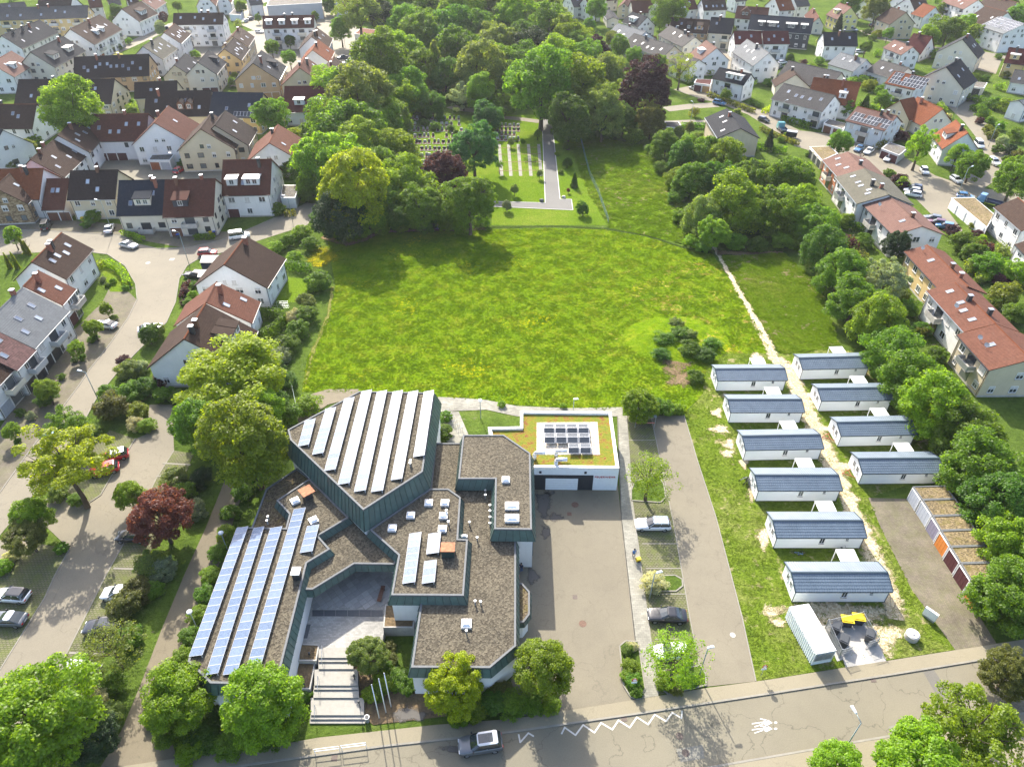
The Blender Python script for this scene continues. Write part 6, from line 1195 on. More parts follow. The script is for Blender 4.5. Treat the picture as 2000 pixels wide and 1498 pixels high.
for k, (x, y, w, h) in enumerate([(44, 480, 15, 1), (52, 485, 13, 1), (14, 510, 14, 1), (28, 510, 15, 1)]): tree(x, y, w, 'gold', 'slim pointed thuja beside the white end terrace house', 'pointed thujas', 'conifer', 2.4, zs=2.6)
T(290, 655, 40, 'dark', 'cloud-pruned dark pine beside the sports car', kind='dense', ratio=1.0); T(308, 648, 30, 'olive', 'yellowish shrub tree beside the cloud-pruned pine', ratio=.95)
# ---- shrubs
def shrubs(rows, label, group, zs=.8):
    for x, y, w, c in rows: shrub(x, y, w, c, ADJ[c] + ' ' + label, group, zs)
shrubs([(622, 545, 50, 'mid'), (598, 588, 40, 'olive'), (600, 612, 46, 'mid'), (580, 640, 44, 'mid'), (560, 670, 44, 'mid'), (545, 692, 40, 'grey'), (575, 618, 34, 'pale'), (540, 712, 36, 'dark'), (555, 740, 44, 'dark')], 'bush in the garden hedge beside the field', 'garden hedge bushes beside the field')
shrubs([(560, 470, 34, 'mid'), (590, 452, 40, 'lime'), (540, 482, 30, 'lime'), (605, 475, 34, 'mid'), (575, 500, 30, 'lime')], 'bush on the verge above the garden lawn', 'bushes on the verge')
shrubs([(560, 812, 60, 'mid'), (600, 790, 50, 'lime'), (540, 782, 50, 'dark'), (866, 842, 40, 'mid'), (870, 812, 28, 'mid')], 'bush beside the hall with solar rows', 'bushes around the hall')
shrubs([(220, 792, 66, 'rust'), (255, 762, 50, 'mid'), (250, 718, 46, 'olive'), (272, 715, 34, 'grey'), (210, 765, 40, 'mid'), (312, 742, 34, 'plum'), (285, 752, 44, 'dark'), (320, 770, 40, 'mid'), (268, 800, 40, 'gold'), (262, 826, 34, 'pale'), (285, 830, 34, 'lime'), (185, 838, 30, 'olive'), (345, 775, 30, 'olive'), (240, 705, 30, 'plum')], 'bush in the corner garden below the white house', 'corner garden bushes')
shrubs([(355, 960, 50, 'mid'), (382, 995, 44, 'grey'), (392, 932, 46, 'con'), (340, 930, 50, 'olive'), (318, 1108, 50, 'grey'), (290, 1100, 60, 'olive'), (268, 1150, 60, 'rust'), (240, 1185, 70, 'rust'), (250, 1240, 50, 'mid'), (300, 1150, 40, 'mid'), (180, 1365, 60, 'pale'), (210, 1395, 60, 'olive'), (215, 1335, 50, 'mid'), (20, 1085, 30, 'pale'), (5, 1105, 34, 'lime'), (110, 960, 44, 'olive'), (150, 975, 34, 'mid'), (30, 1060, 30, 'rust'), (120, 1068, 26, 'mid')], 'bush in the car park planting', 'car park bushes')
shrubs([(448, 1000, 40, 'mid'), (440, 1040, 40, 'lime'), (425, 1080, 40, 'mid'), (412, 1120, 40, 'lime'), (398, 1160, 40, 'mid'), (384, 1200, 40, 'lime'), (368, 1240, 40, 'mid'), (355, 1280, 40, 'lime'), (470, 960, 40, 'mid'), (490, 930, 40, 'mid'), (330, 1430, 70, 'mid'), (400, 1440, 70, 'dark'), (450, 1450, 70, 'mid'), (520, 1440, 60, 'dark'), (430, 1400, 60, 'dark'), (370, 1465, 60, 'lime'), (560, 1430, 50, 'mid'), (300, 1400, 40, 'lime')], 'bush along the wall of the west wing', 'bushes along the west wing', .7)
shrubs([(600, 1270, 26, 'rust'), (592, 1280, 22, 'mid'), (598, 1315, 26, 'rust'), (588, 1335, 26, 'gold'), (604, 1330, 20, 'rust'), (595, 1360, 26, 'mid'), (765, 1195, 26, 'mid'), (785, 1200, 30, 'mid'), (770, 1212, 26, 'lime'), (795, 1215, 24, 'grey'), (760, 1262, 26, 'rust'), (762, 1285, 26, 'rust'), (755, 1300, 30, 'mid'), (752, 1330, 50, 'lime'), (780, 1325, 50, 'mid'), (725, 1355, 40, 'lime'), (742, 1345, 44, 'mid'), (800, 1335, 40, 'mid'), (960, 1370, 60, 'dark'), (1000, 1375, 60, 'mid'), (930, 1385, 50, 'lime'), (1040, 1372, 50, 'mid'), (980, 1350, 50, 'rust'), (1075, 1372, 40, 'lime'), (900, 1392, 50, 'mid'), (755, 1165, 16, 'mid'), (754, 1140, 16, 'mid')], 'bush in the beds in front of the community building', 'bushes of the front beds', .7)
shrubs([(1275, 1137, 48, 'pale'), (1225, 1270, 26, 'mid'), (1236, 1262, 22, 'pale'), (1230, 1300, 34, 'lime'), (1238, 1330, 34, 'mid'), (1226, 1318, 26, 'lime'), (1244, 1350, 26, 'mid'), (1300, 1330, 40, 'lime'), (1345, 1325, 40, 'mid'), (1320, 1345, 30, 'rust')], 'bush on a planted island of the car park lane', 'island bushes', .7)
shrubs([(1350, 680, 44, 'mid'), (1378, 690, 40, 'dark'), (1330, 650, 40, 'mid'), (1300, 660, 40, 'mid'), (1360, 735, 36, 'mid'), (1290, 690, 34, 'dark'), (1320, 630, 30, 'olive'), (1390, 670, 34, 'mid'), (1345, 655, 34, 'olive')], 'bush on the overgrown soil heap', 'bushes of the soil heap', .6)
shrubs([(1300, 795, 36, 'mid'), (1325, 798, 26, 'lime'), (1100, 792, 14, 'lime'), (980, 788, 16, 'lime'), (1280, 790, 40, 'mid')], 'bush at the meadow edge behind the fire station', 'meadow edge bushes')
shrubs([(1880, 1000, 40, 'mid'), (1895, 1040, 40, 'olive'), (1912, 1080, 46, 'mid'), (1930, 1120, 40, 'dark'), (1850, 950, 34, 'lime'), (1945, 1200, 50, 'mid'), (1800, 1002, 12, 'lime')], 'bush overgrowing the lock-up garages', 'bushes behind the garages')
shrubs([(1790, 540, 40, 'olive'), (1775, 600, 44, 'mid'), (1800, 640, 34, 'mid'), (1760, 570, 40, 'olive'), (1830, 690, 40, 'mid'), (1880, 470, 50, 'mid'), (1930, 515, 60, 'mid'), (1965, 575, 60, 'gold'), (1990, 530, 60, 'lime'), (1900, 490, 46, 'mid'), (1955, 545, 30, 'plum'), (1985, 610, 50, 'mid'), (1720, 440, 40, 'mid'), (1650, 430, 36, 'lime'), (1690, 470, 34, 'mid'), (1860, 448, 30, 'plum'), (1910, 455, 20, 'plum'), (1900, 440, 16, 'gold'), (1755, 350, 30, 'plum'), (1765, 360, 22, 'plum'), (1738, 338, 24, 'mid')], 'garden bush beside the east terraces', 'terrace garden bushes')
shrubs([(1940, 262, 22, 'rust'), (1930, 252, 20, 'gold'), (1955, 245, 20, 'mid'), (1935, 235, 18, 'mid'), (1960, 275, 24, 'grey'), (1975, 290, 24, 'con'), (1985, 262, 30, 'mid'), (1950, 290, 22, 'dark'), (1920, 220, 26, 'mid'), (1915, 235, 16, 'plum'), (1945, 200, 26, 'mid'), (1965, 205, 30, 'lime'), (1890, 190, 16, 'dark'), (1970, 320, 30, 'mid'), (1990, 305, 30, 'rust')], 'clipped dome in the topiary garden', 'topiary domes', .95)
shrubs([(1830, 185, 16, 'mid'), (1845, 188, 18, 'dark'), (1860, 182, 30, 'mid'), (1815, 180, 14, 'dark'), (1820, 165, 14, 'mid'), (1700, 165, 30, 'gold'), (1685, 155, 24, 'mid'), (1720, 175, 24, 'mid'), (1700, 215, 34, 'mid'), (1740, 210, 30, 'mid'), (1760, 265, 30, 'pur'), (1750, 255, 26, 'gold'), (1715, 65, 20, 'gold'), (1695, 62, 18, 'dark'), (1705, 72, 16, 'mid'), (1585, 130, 20, 'lime'), (1570, 122, 16, 'plum'), (1600, 118, 20, 'mid'), (1545, 112, 16, 'mid'), (1470, 200, 14, 'mid'), (1435, 175, 20, 'mid'), (1480, 205, 14, 'dark'), (1370, 130, 20, 'mid'), (1385, 140, 16, 'lime'), (1395, 132, 12, 'plum'), (1175, 90, 24, 'olive'), (1165, 70, 20, 'mid'), (1180, 105, 20, 'dark'), (1500, 160, 20, 'mid'), (1505, 285, 16, 'mid'), (1525, 272, 14, 'mid'), (1535, 262, 10, 'lime'), (1580, 300, 14, 'mid'), (1650, 265, 22, 'lime'), (1675, 262, 14, 'gold'), (1790, 95, 26, 'mid'), (1830, 105, 24, 'lime'), (1860, 120, 20, 'mid'), (1905, 150, 20, 'mid'), (1925, 152, 16, 'dark'), (1880, 105, 16, 'mid'), (1950, 110, 14, 'mid'), (1965, 145, 18, 'rust')], 'bush in a hillside garden of the east town', 'east town garden bushes')
shrubs([(200, 545, 14, 'grey'), (220, 548, 14, 'lime'), (243, 562, 14, 'mid'), (210, 556, 12, 'mid'), (178, 662, 16, 'mid'), (185, 658, 18, 'dark'), (160, 698, 16, 'mid'), (145, 702, 14, 'dark'), (222, 620, 16, 'olive'), (120, 735, 16, 'mid'), (60, 812, 20, 'grey'), (40, 805, 20, 'dark'), (90, 775, 40, 'dark'), (375, 575, 20, 'lime'), (368, 590, 22, 'mid'), (362, 568, 18, 'plum'), (358, 590, 14, 'plum'), (380, 555, 18, 'mid'), (34, 862, 16, 'dark')], 'bush on a street-side bed of the terrace', 'street bed bushes')
shrubs([(180, 420, 30, 'mid'), (170, 435, 24, 'dark'), (56, 285, 34, 'gold'), (40, 300, 30, 'dark'), (66, 275, 30, 'mid'), (15, 318, 26, 'olive'), (260, 215, 24, 'lime'), (295, 216, 24, 'yel'), (255, 200, 18, 'mid'), (358, 318, 22, 'dark'), (575, 262, 36, 'yel'), (545, 240, 24, 'plum'), (600, 255, 40, 'mid'), (585, 300, 50, 'dark'), (560, 330, 40, 'dark'), (530, 380, 20, 'mid'), (545, 408, 30, 'mid'), (455, 160, 24, 'mid'), (460, 150, 20, 'lime'), (340, 145, 18, 'lime'), (380, 105, 20, 'lime'), (300, 50, 14, 'pur'), (232, 92, 14, 'dark'), (250, 80, 16, 'mid')], 'bush between the houses of the west town', 'west town bushes')
shrubs([(830, 240, 20, 'dark'), (850, 245, 22, 'mid'), (880, 250, 16, 'dark'), (815, 305, 20, 'dark'), (860, 230, 18, 'dark'), (890, 258, 12, 'mid'), (1110, 285, 22, 'dark'), (1100, 262, 24, 'dark'), (1096, 335, 12, 'mid'), (1088, 300, 10, 'lime'), (1020, 275, 10, 'mid'), (1008, 272, 10, 'lime'), (1145, 258, 40, 'dark'), (1240, 265, 40, 'mid'), (1200, 258, 30, 'dark'), (1270, 290, 24, 'mid'), (960, 268, 16, 'lime')], 'bush among the cemetery graves and paths', 'cemetery bushes')
shrubs([(650, 448, 40, 'mid'), (700, 450, 34, 'dark'), (742, 440, 40, 'mid'), (790, 436, 44, 'mid'), (830, 440, 36, 'dark'), (868, 438, 34, 'mid'), (905, 440, 40, 'mid'), (940, 430, 34, 'lime'), (620, 425, 34, 'dark'), (1350, 470, 34, 'lime'), (1372, 482, 30, 'mid'), (1440, 470, 44, 'mid'), (1480, 475, 40, 'dark'), (1530, 470, 44, 'mid'), (1330, 420, 36, 'lime'), (1318, 385, 30, 'mid'), (1290, 325, 30, 'mid'), (1560, 470, 40, 'mid')], 'undergrowth bush at the edge of the wood', 'undergrowth at the wood edge', .8)
mg = G(1322, 662); N = 34; vs = []; fs_ = []
for i in range(N + 1):
    for j in range(N + 1):
        x, y = (i / N - .5) * 26, (j / N - .5) * 20; e = max(0, 1 - (x / 11) ** 2 - (y / 8.5) ** 2); z = .8 * e ** 1.4 * (1 + .35 * math.sin(x * 1.1 + y * .7) + .2 * math.sin(x * 2.3 - y * 1.9)) - .06
        vs.append((mg.x + x, mg.y + y, z))
for i in range(N):
    for j in range(N): a = i * (N + 1) + j; fs_.append((a, a + N + 1, a + N + 2, a + 1))
tag(MB().add(vs, fs_).obj('soil_heap', M_meadow, smooth=True), kind='structure')
prng = random.Random(21); BUSH = {}
def free(p, m):
    for root, dd in HS:
        if (Vector(root.location).xy - p.xy).length < max(dd['L'] / 2, dd['W']) + m: return False
    for q in PAVED_PTS:
        if (p.x - q[0]) ** 2 + (p.y - q[1]) ** 2 < (q[2] + m) ** 2: return False
    xa, ya = np.array([p.x]), np.array([p.y])
    return not any(inpoly(xa, ya, pl)[0] for pl in PAVED)
for (x0, x1, y0, y1, n, place, grp) in [(1140, 2000, -6, 240, 150, 'bush between the houses of the hillside town', 'bushes of the hillside town'), (0, 640, -6, 230, 60, 'bush between the roofs of the west town', 'bushes of the west town'), (1640, 2000, 240, 560, 40, 'bush in the gardens near the east terraces', 'bushes near the east terraces')]:
    for _ in range(n):
        x, y = prng.uniform(x0, x1), prng.uniform(y0, y1); p = G(x, y)
        if not free(p, .8): continue
        c = prng.choice(['mid', 'mid', 'dark', 'lime', 'olive', 'dark', 'rust', 'plum'] if prng.random() < .9 else ['pale', 'grey']); BUSH.setdefault(c, []).append((p, prng.uniform(1.0, 2.6), prng.uniform(.8, 1.5)))
V = []; cm = []; cols = sorted(BUSH); brg = np.random.default_rng(31)
for ci, c in enumerate(cols):
    for p, r, zs in BUSH[c]:
        for _ in range(9):
            cc = np.array(p) + brg.normal(0, .38, 3) * [r, r, 0] + [0, 0, r * zs * brg.uniform(.25, .8)]; m = 60; q = unit(brg.normal(size=(m, 3)) + [0, 0, .3]); V.append(leaf_quads(cc + q * r * .5 * brg.uniform(.6, 1, (m, 1)), unit(q + brg.normal(0, .5, (m, 3)) + [0, 0, .4]), brg.uniform(.16, .3, m), brg)); cm.append(np.full(m, ci, np.int32))
gb = link('garden_bushes', mesh_quads('garden_bushes', np.concatenate(V), [leaf(c) for c in cols])); gb.data.polygons.foreach_set('material_index', np.concatenate(cm)); tag(gb, 'many small mixed garden bushes scattered between the town houses', 'bushes', kind='stuff')
# ---- hedges
def hedge(pts, w, h, col, label, group=None):
    P = [G(x, y) for x, y in pts]; rng = np.random.default_rng(int(pts[0][0])); V = []; mbx = MB()
    for a, b in zip(P[:-1], P[1:]):
        L = (b - a).length; d = (b - a).normalized(); nn = Vector((-d.y, d.x, 0)); lsz = max(.10, .0016 * depth(a)); cnt = int(min(16000, L * (w + 2 * h) * 1.5 / (lsz * lsz)))
        f = rng.uniform(0, 1, cnt); t = rng.uniform(0, 1, cnt); s = f * (w + 2 * h); u = np.where(s < h, -w / 2, np.where(s < h + w, s - h - w / 2, w / 2)); z = np.where(s < h, s, np.where(s < h + w, h, s - h - w)); z = np.clip(z, 0.03, h)
        p = np.array(a)[None] + np.outer(t * L, np.array(d)) + np.outer(u, np.array(nn)); p[:, 2] = z; p += rng.normal(0, .05, p.shape)
        n0 = np.where((s < h)[:, None], -np.array(nn), np.where((s < h + w)[:, None], np.array([0, 0, 1.0]), np.array(nn))); V.append(leaf_quads(p, unit(n0 + rng.normal(0, .5, p.shape)), rng.uniform(.6, 1.1, cnt) * lsz, rng))
    o = link('hedge', mesh_quads('hedge', np.concatenate(V), [leaf(col)])); tag(o, label, 'hedge', group); return o
hedge([(526, 518), (560, 524), (606, 532)], 1.4, 1.8, 'dark', 'dark clipped hedge across the garden beside the field')
hedge([(508, 620), (548, 622), (556, 634), (540, 650), (512, 665)], 1.0, 2.0, 'dark', 'tall dark hedge around the sunny patio')
hedge([(184, 530), (208, 517)], 1.4, 1.3, 'gold', 'clipped golden hedge end at the corner garden'); hedge([(208, 517), (232, 528), (246, 545), (251, 562)], 1.3, 1.3, 'lime', 'curved lime-green hedge around the corner garden at the bend')
hedge([(238, 458), (262, 464), (282, 472)], .9, 1.0, 'lime', 'low bright hedge in front of the blue-black roofed house'); hedge([(380, 468), (420, 466)], 1.1, 1.1, 'mid', 'box hedge in front of the red-brown roofed house'); hedge([(355, 585), (362, 560), (375, 555)], .8, .8, 'plum', 'low purple barberry hedge at the kerb')
hedge([(1382, 188), (1430, 206), (1472, 222)], 1.3, 1.4, 'rust', 'long olive-brown hedge along the east street'); hedge([(1330, 250), (1384, 250)], 1.2, 1.4, 'dark', 'dark hedge behind the garden shed'); hedge([(1300, 268), (1312, 285), (1322, 298)], 1.2, 1.6, 'dark', 'hedge along the corner garden'); hedge([(1475, 290), (1535, 300)], 1.2, 1.6, 'dark', 'dark hedge below the cream gable'); hedge([(1485, 255), (1530, 275), (1558, 285)], 1.2, 1.2, 'rust', 'olive hedge at the bend of the east street')
hedge([(1520, 230), (1560, 245), (1582, 252)], 1.4, 1.5, 'mid', 'green hedge in front of the long white apartment house'); hedge([(1490, 222), (1505, 214)], 1.3, 1.2, 'yel', 'yellow clipped hedge at a house entrance'); hedge([(1645, 148), (1680, 158), (1720, 165)], 1.3, 1.8, 'dark', 'dark hedge below the low grey houses'); hedge([(1872, 502), (1920, 512), (1962, 522)], 1.2, 2.0, 'dark', 'row of dark thujas forming a hedge below the white patio house'); hedge([(1895, 218), (1922, 212)], 1.3, 1.8, 'dark', 'square clipped hedge beside the topiary garden'); hedge([(1645, 445), (1688, 455)], 1.2, 1.9, 'dark', 'dark garden hedge behind the terrace'); hedge([(1788, 660), (1828, 648)], 1.2, 1.8, 'rust', 'yellow-brown topped hedge between terrace gardens'); hedge([(556, 424), (578, 420)], 1.0, 1.3, 'rust', 'brown-green hedge in front of the flat garage'); hedge([(1375, 278), (1390, 296)], 1.2, 1.4, 'gold', 'golden hedge beside the house in the bend')
# ---- grass blades over the open land
def grass(name, polys, n, hmin, hmax, mat, seed, lab):
    rng = np.random.default_rng(seed); V = []
    for poly in polys:
        W3 = np.array([G(x, y) for x, y in poly]); lo, hi = W3.min(0), W3.max(0); m = n * 2
        x = rng.uniform(lo[0], hi[0], m); y = rng.uniform(lo[1], hi[1], m); ok = inpoly(x, y, W3); x, y = x[ok], y[ok]
        k = len(x); a = rng.uniform(0, 6.283, k); s = rng.uniform(hmin, hmax, k); p = np.stack([x, y, np.full(k, .03)], 1)
        clump = .5 + .9 * (np.sin(x * .9 + 1.3 * np.sin(y * .6)) * np.sin(y * 1.1 + 1.7 * np.sin(x * .5)) * .5 + .5); s *= clump
        for j in range(2):
            aa = a + j * 1.6; w = np.stack([np.cos(aa), np.sin(aa), np.zeros(k)], 1) * (s * .55)[:, None]; lean = np.stack([np.cos(aa + 1.2), np.sin(aa + 1.2), np.zeros(k)], 1) * (s * 1.25)[:, None]; up = np.stack([np.zeros(k), np.zeros(k), s * .33], 1)
            V.append(np.stack([p - w, p + w, p + w * .5 + up + lean, p - w * .5 + up + lean], 1).reshape(-1, 3))
    o = link(name, mesh_quads(name, np.concatenate(V), [mat])); return tag(o, lab, 'grass', kind='stuff')
def blade(src, name):                                           # the ground's own colour on thin, light-passing blades
    mt = src.copy(); mt.name = name; t = mt.node_tree; b = [n for n in t.nodes if n.type == 'BSDF_PRINCIPLED'][0]; out = [n for n in t.nodes if n.type == 'OUTPUT_MATERIAL'][0]
    c = b.inputs['Base Color'].links[0].from_socket; d = t.nodes.new('ShaderNodeBsdfDiffuse'); tr = t.nodes.new('ShaderNodeBsdfTranslucent'); mx = t.nodes.new('ShaderNodeMixShader'); mx.inputs[0].default_value = .45
    for q in (d, tr): t.links.new(c, q.inputs[0])
    t.links.new(d.outputs[0], mx.inputs[1]); t.links.new(tr.outputs[0], mx.inputs[2]); t.links.new(mx.outputs[0], out.inputs[0]); return mt
grass('meadow_grass', [FIELD], 34000, .08, .26, blade(M_meadow, 'meadow_blade'), 3, 'tall bright meadow grass of the open field')
grass('rough_grass', [[(1410, 502), (1530, 495), (1600, 560), (1640, 680), (1525, 690), (1480, 620)], [(1100, 255), (1130, 262), (1260, 285), (1300, 330), (1335, 400), (1350, 480), (1260, 460), (1190, 445), (1150, 380)]], 12000, .15, .4, blade(M_rough, 'rough_blade'), 4, 'rough tussocky grass of the fallow land')
grass('lawn_grass', [CAMP], 18000, .05, .14, blade(M_campgrass, 'camp_blade'), 5, 'short patchy grass between the mobile homes')
# ---- far wood and gardens beyond the last houses
rng = np.random.default_rng(9); V = []
for i in range(520):
    px = rng.uniform(-150, 2150); py = rng.uniform(-75, -16); g = np.array(G(px, py, 0)); r = rng.uniform(4, 8); m = 170
    q = unit(rng.normal(size=(m, 3)) + [0, -.2, .35]); p = g + [0, 0, r * .9] + q * r * rng.uniform(.7, 1, (m, 1)); V.append(leaf_quads(p, unit(q + rng.normal(0, .5, (m, 3)) + [0, 0, .4]), rng.uniform(.5, 1.0, m), rng))
tag(link('far_wood', mesh_quads('far_wood', np.concatenate(V), [leaf('mid')])), 'distant belt of green trees beyond the last houses', 'trees', kind='stuff')
# ================================================================ VEHICLES
def paint(name, c):
    key = ('paint', name)
    if key in MATS: return MATS[key]
    t = NT('car_paint_' + name); b = t.n('BsdfPrincipled'); b.inputs['Base Color'].default_value = (*c, 1); b.inputs['Roughness'].default_value = .28; b.inputs['Metallic'].default_value = .15; b.inputs['Coat Weight'].default_value = .7; b.inputs['Coat Roughness'].default_value = .06
    t.l(b.outputs[0], t.out.inputs[0]); MATS[key] = t.mat; return t.mat
CC = {'white': (0.78, 0.78, 0.77), 'silver': (0.48, 0.50, 0.52), 'black': (0.012, 0.013, 0.016), 'grey': (0.10, 0.11, 0.12), 'red': (0.42, 0.015, 0.02), 'blue': (0.08, 0.20, 0.38), 'navy': (0.02, 0.03, 0.07), 'teal': (0.12, 0.35, 0.38), 'wine': (0.10, 0.02, 0.04)}
M_cglass = plain('car_glass', (0.02, 0.028, 0.03), .05, .9, var=.02); M_tyre = plain('tyre', (0.02, 0.02, 0.02), .85, .1); M_rim = plain('rim', (0.45, 0.46, 0.47), .3, .5, .8)
M_lamp = plain('headlamp', (0.75, 0.77, 0.78), .1, .8); M_tail = plain('tail_lamp', (0.35, 0.01, 0.01), .2, .6); M_plate = plain('number_plate', (0.7, 0.7, 0.66), .5); M_blackp = plain('black_plastic', (0.02, 0.02, 0.022), .6)
STY = {'hatch': (4.05, 1.76, 1.48, .92, (-1.92, .98), (-1.55, .22)), 'estate': (4.7, 1.82, 1.47, .93, (-2.26, .85), (-1.95, .05)), 'suv': (4.45, 1.86, 1.66, 1.03, (-2.1, 1.02), (-1.75, .28)), 'sedan': (4.6, 1.80, 1.44, .93, (-1.75, .85), (-.95, .05)), 'coupe': (4.4, 1.80, 1.34, .90, (-1.9, .75), (-.85, -.05)), 'van': (4.6, 1.84, 1.90, 1.05, (-2.22, 1.35), (-2.1, .75))}
def loft(mb, rings, m, close=True):
    n = len(rings[0]); base = len(mb.v)
    for r in rings: mb.v.extend([tuple(p) for p in r])
    for a in range(len(rings) - 1):
        for i in range(n - 1):
            mb.f.append([base + a * n + i, base + (a + 1) * n + i, base + (a + 1) * n + i + 1, base + a * n + i + 1]); mb.m.append(m); mb.uv.append(None)
    if close:
        mb.f.append([base + i for i in range(n)]); mb.f.append([base + (len(rings) - 1) * n + i for i in range(n - 1, -1, -1)]); mb.m += [m, m]; mb.uv += [None, None]
CARS = {}
def build_car(style, col, roofcol=None):
    L, Wd, Ht, zb, (g0, g1), (r0, r1) = STY[style]; l, w = L / 2, Wd / 2; r = empty('car'); pm = paint(col, CC[col])
    rings = []
    prof = [(-l, .80, .78, .40), (-l + .08, .90, .92, .28), (-l + .35, .97, 1.0, .24), (-l * .5, 1.0, 1.0, .22), (0, 1.0, 1.0, .22), (g1 * .9, 1.0, .99, .22), (g1 + .25, 1.0, .95, .22), (l - .45, .97, .86, .24), (l - .12, .88, .78, .28), (l, .74, .66, .38)]
    for x, kw, kz, z0 in prof:
        ww, zt = w * kw, zb * kz
        half = [(ww * .90, z0), (ww, z0 + .16), (ww, zt - .14), (ww * .95, zt - .03), (ww * .80, zt), (ww * .4, zt + .02)]
        rings.append([(x, -a, b) for a, b in half] + [(x, a, b) for a, b in half[::-1]])
    mb = MB(); loft(mb, rings, 0); body = mb.obj('body', pm, r, True)
    mb = MB(); gl = []
    for t, x0, x1, kw in ((0, g0, g1, .93), (.55, g0 + (r0 - g0) * .5, g1 + (r1 - g1) * .55, .86), (1, r0, r1, .74)):
        z = zb - .02 + (Ht - .03 - zb) * t; ww = w * kw; gl.append([(x0, -ww * .9, z), (x0 + .12, -ww, z), (x1 - .25, -ww, z), (x1, -ww * .72, z), (x1 + .04, 0, z), (x1, ww * .72, z), (x1 - .25, ww, z), (x0 + .12, ww, z), (x0, ww * .9, z), (x0, -ww * .9, z)])
    loft(mb, gl, 0, False); mb.obj('windows', M_cglass, r)
    mb = MB(); rf = []
    for kw, z, e in ((.76, Ht - .05, .03), (.735, Ht - .005, .0), (.55, Ht + .015, -.15)):
        ww = w * kw; rf.append([(r0 - e, -ww * .85, z), (r0 - e + .15, -ww, z), (r1 + e - .2, -ww, z), (r1 + e, -ww * .75, z), (r1 + e, ww * .75, z), (r1 + e - .2, ww, z), (r0 - e + .15, ww, z), (r0 - e, ww * .85, z), (r0 - e, -ww * .85, z)])
    loft(mb, rf, 0, False); mb.add(rf[-1][:-1], [tuple(range(8))], 0); rp = mb.obj('roof', paint(roofcol, CC[roofcol]) if roofcol else pm, r)
    mb = MB()
    for s in (-1, 1):                                           # pillars between the side windows
        for xa, xb in ((g1 - .2, r1 - .12), ((g0 + g1) / 2 - .05, (r0 + r1) / 2 - .02), (g0 + .16, r0 + .16)):
            mb.add([(xa - .05, s * w * .935, zb), (xa + .05, s * w * .935, zb), (xb + .05, s * w * .75, Ht - .03), (xb - .05, s * w * .75, Ht - .03)], [(0, 1, 2, 3) if s < 0 else (3, 2, 1, 0)])
    mb.obj('pillars', pm, r)
    for x in (-l * .62, l * .64):
        for s in (-1, 1):
            m = MB(); y = s * (w - .11); m.cyl((x, y - .1, .32), (x, y + .1, .32), .32, n=16, m=0); m.cyl((x, y + s * .1, .32), (x, y + s * .108, .32), .2, n=12, m=1); m.obj('wheel', [M_tyre, M_rim], r)
    for s in (-1, 1):
        MB().box(l - .22, l - .03, s * w * .62 - .17, s * w * .62 + .17, zb * .62, zb * .75).obj('headlight', M_lamp, r); MB().box(-l - .012, -l + .12, s * w * .66 - .14, s * w * .66 + .14, zb * .62, zb * .80).obj('tail_light', M_tail, r)
        MB().box(g1 - .32, g1 - .16, s * (w + .08) - .09, s * (w + .08) + .09, zb - .02, zb + .12).obj('mirror', M_blackp, r)
    MB().box(l - .01, l + .015, -.26, .26, .42, .53).obj('number_plate', M_plate, r); MB().box(-l - .016, -l + .01, -.26, .26, .52, .63).obj('number_plate', M_plate, r)
    if style == 'suv': MB().box(r0 + .45, r1 - .1, -w * .5, w * .5, Ht + .016, Ht + .022).obj('sunroof', M_cglass, r)
    return r
def car(x, y, dx, dy, style, col, label, roofcol=None, group=None):
    p = G(x, y, .65); q = G(x + dx, y + dy, .65); a = math.atan2(q.y - p.y, q.x - p.x); k = (style, col, roofcol)
    o = copy_tree(CARS[k]) if k in CARS else build_car(style, col, roofcol); CARS.setdefault(k, o)
    o.location = (p.x, p.y, .04); o.rotation_euler = (0, 0, a); o.name = 'van' if style == 'van' else 'car'; tag(o, label, 'van' if style == 'van' else 'car', group or 'parked cars')
car(938, 1452, -80, 12, 'suv', 'grey', 'dark grey car with sunroof parked at the kerb of the main road', 'silver')
car(1275, 1023, -60, 0, 'estate', 'white', 'white estate car in a grass-paved bay beside the footpath'); car(1303, 1201, -60, -3, 'sedan', 'black', 'glossy black car in a bay below the white flowering bush'); car(1312, 1272, -60, 2, 'hatch', 'white', 'white car under the thin young tree')
car(24, 1162, -50, -4, 'hatch', 'white', 'white small car with black roof in the west car park', 'black'); car(14, 1208, -50, -2, 'coupe', 'grey', 'grey coupe with silver roof in the west car park', 'silver'); car(160, 1307, 60, 4, 'hatch', 'grey', 'dark hatchback with bright silver roof under the nearly bare tree', 'silver'); car(232, 1158, -50, 0, 'hatch', 'white', 'white car half under the dark yew bushes'); car(202, 1224, -50, 2, 'suv', 'black', 'black car under the nearly bare tree'); car(258, 1046, -50, 0, 'hatch', 'black', 'dark car under the copper-red tree')
car(222, 890, -40, 10, 'hatch', 'red', 'red small car with white roof beside the yellow maple', 'white'); car(203, 916, -40, 10, 'hatch', 'red', 'all red car under the yellow maple'); car(98, 858, -20, 30, 'hatch', 'blue', 'blue car behind the yellow maple')
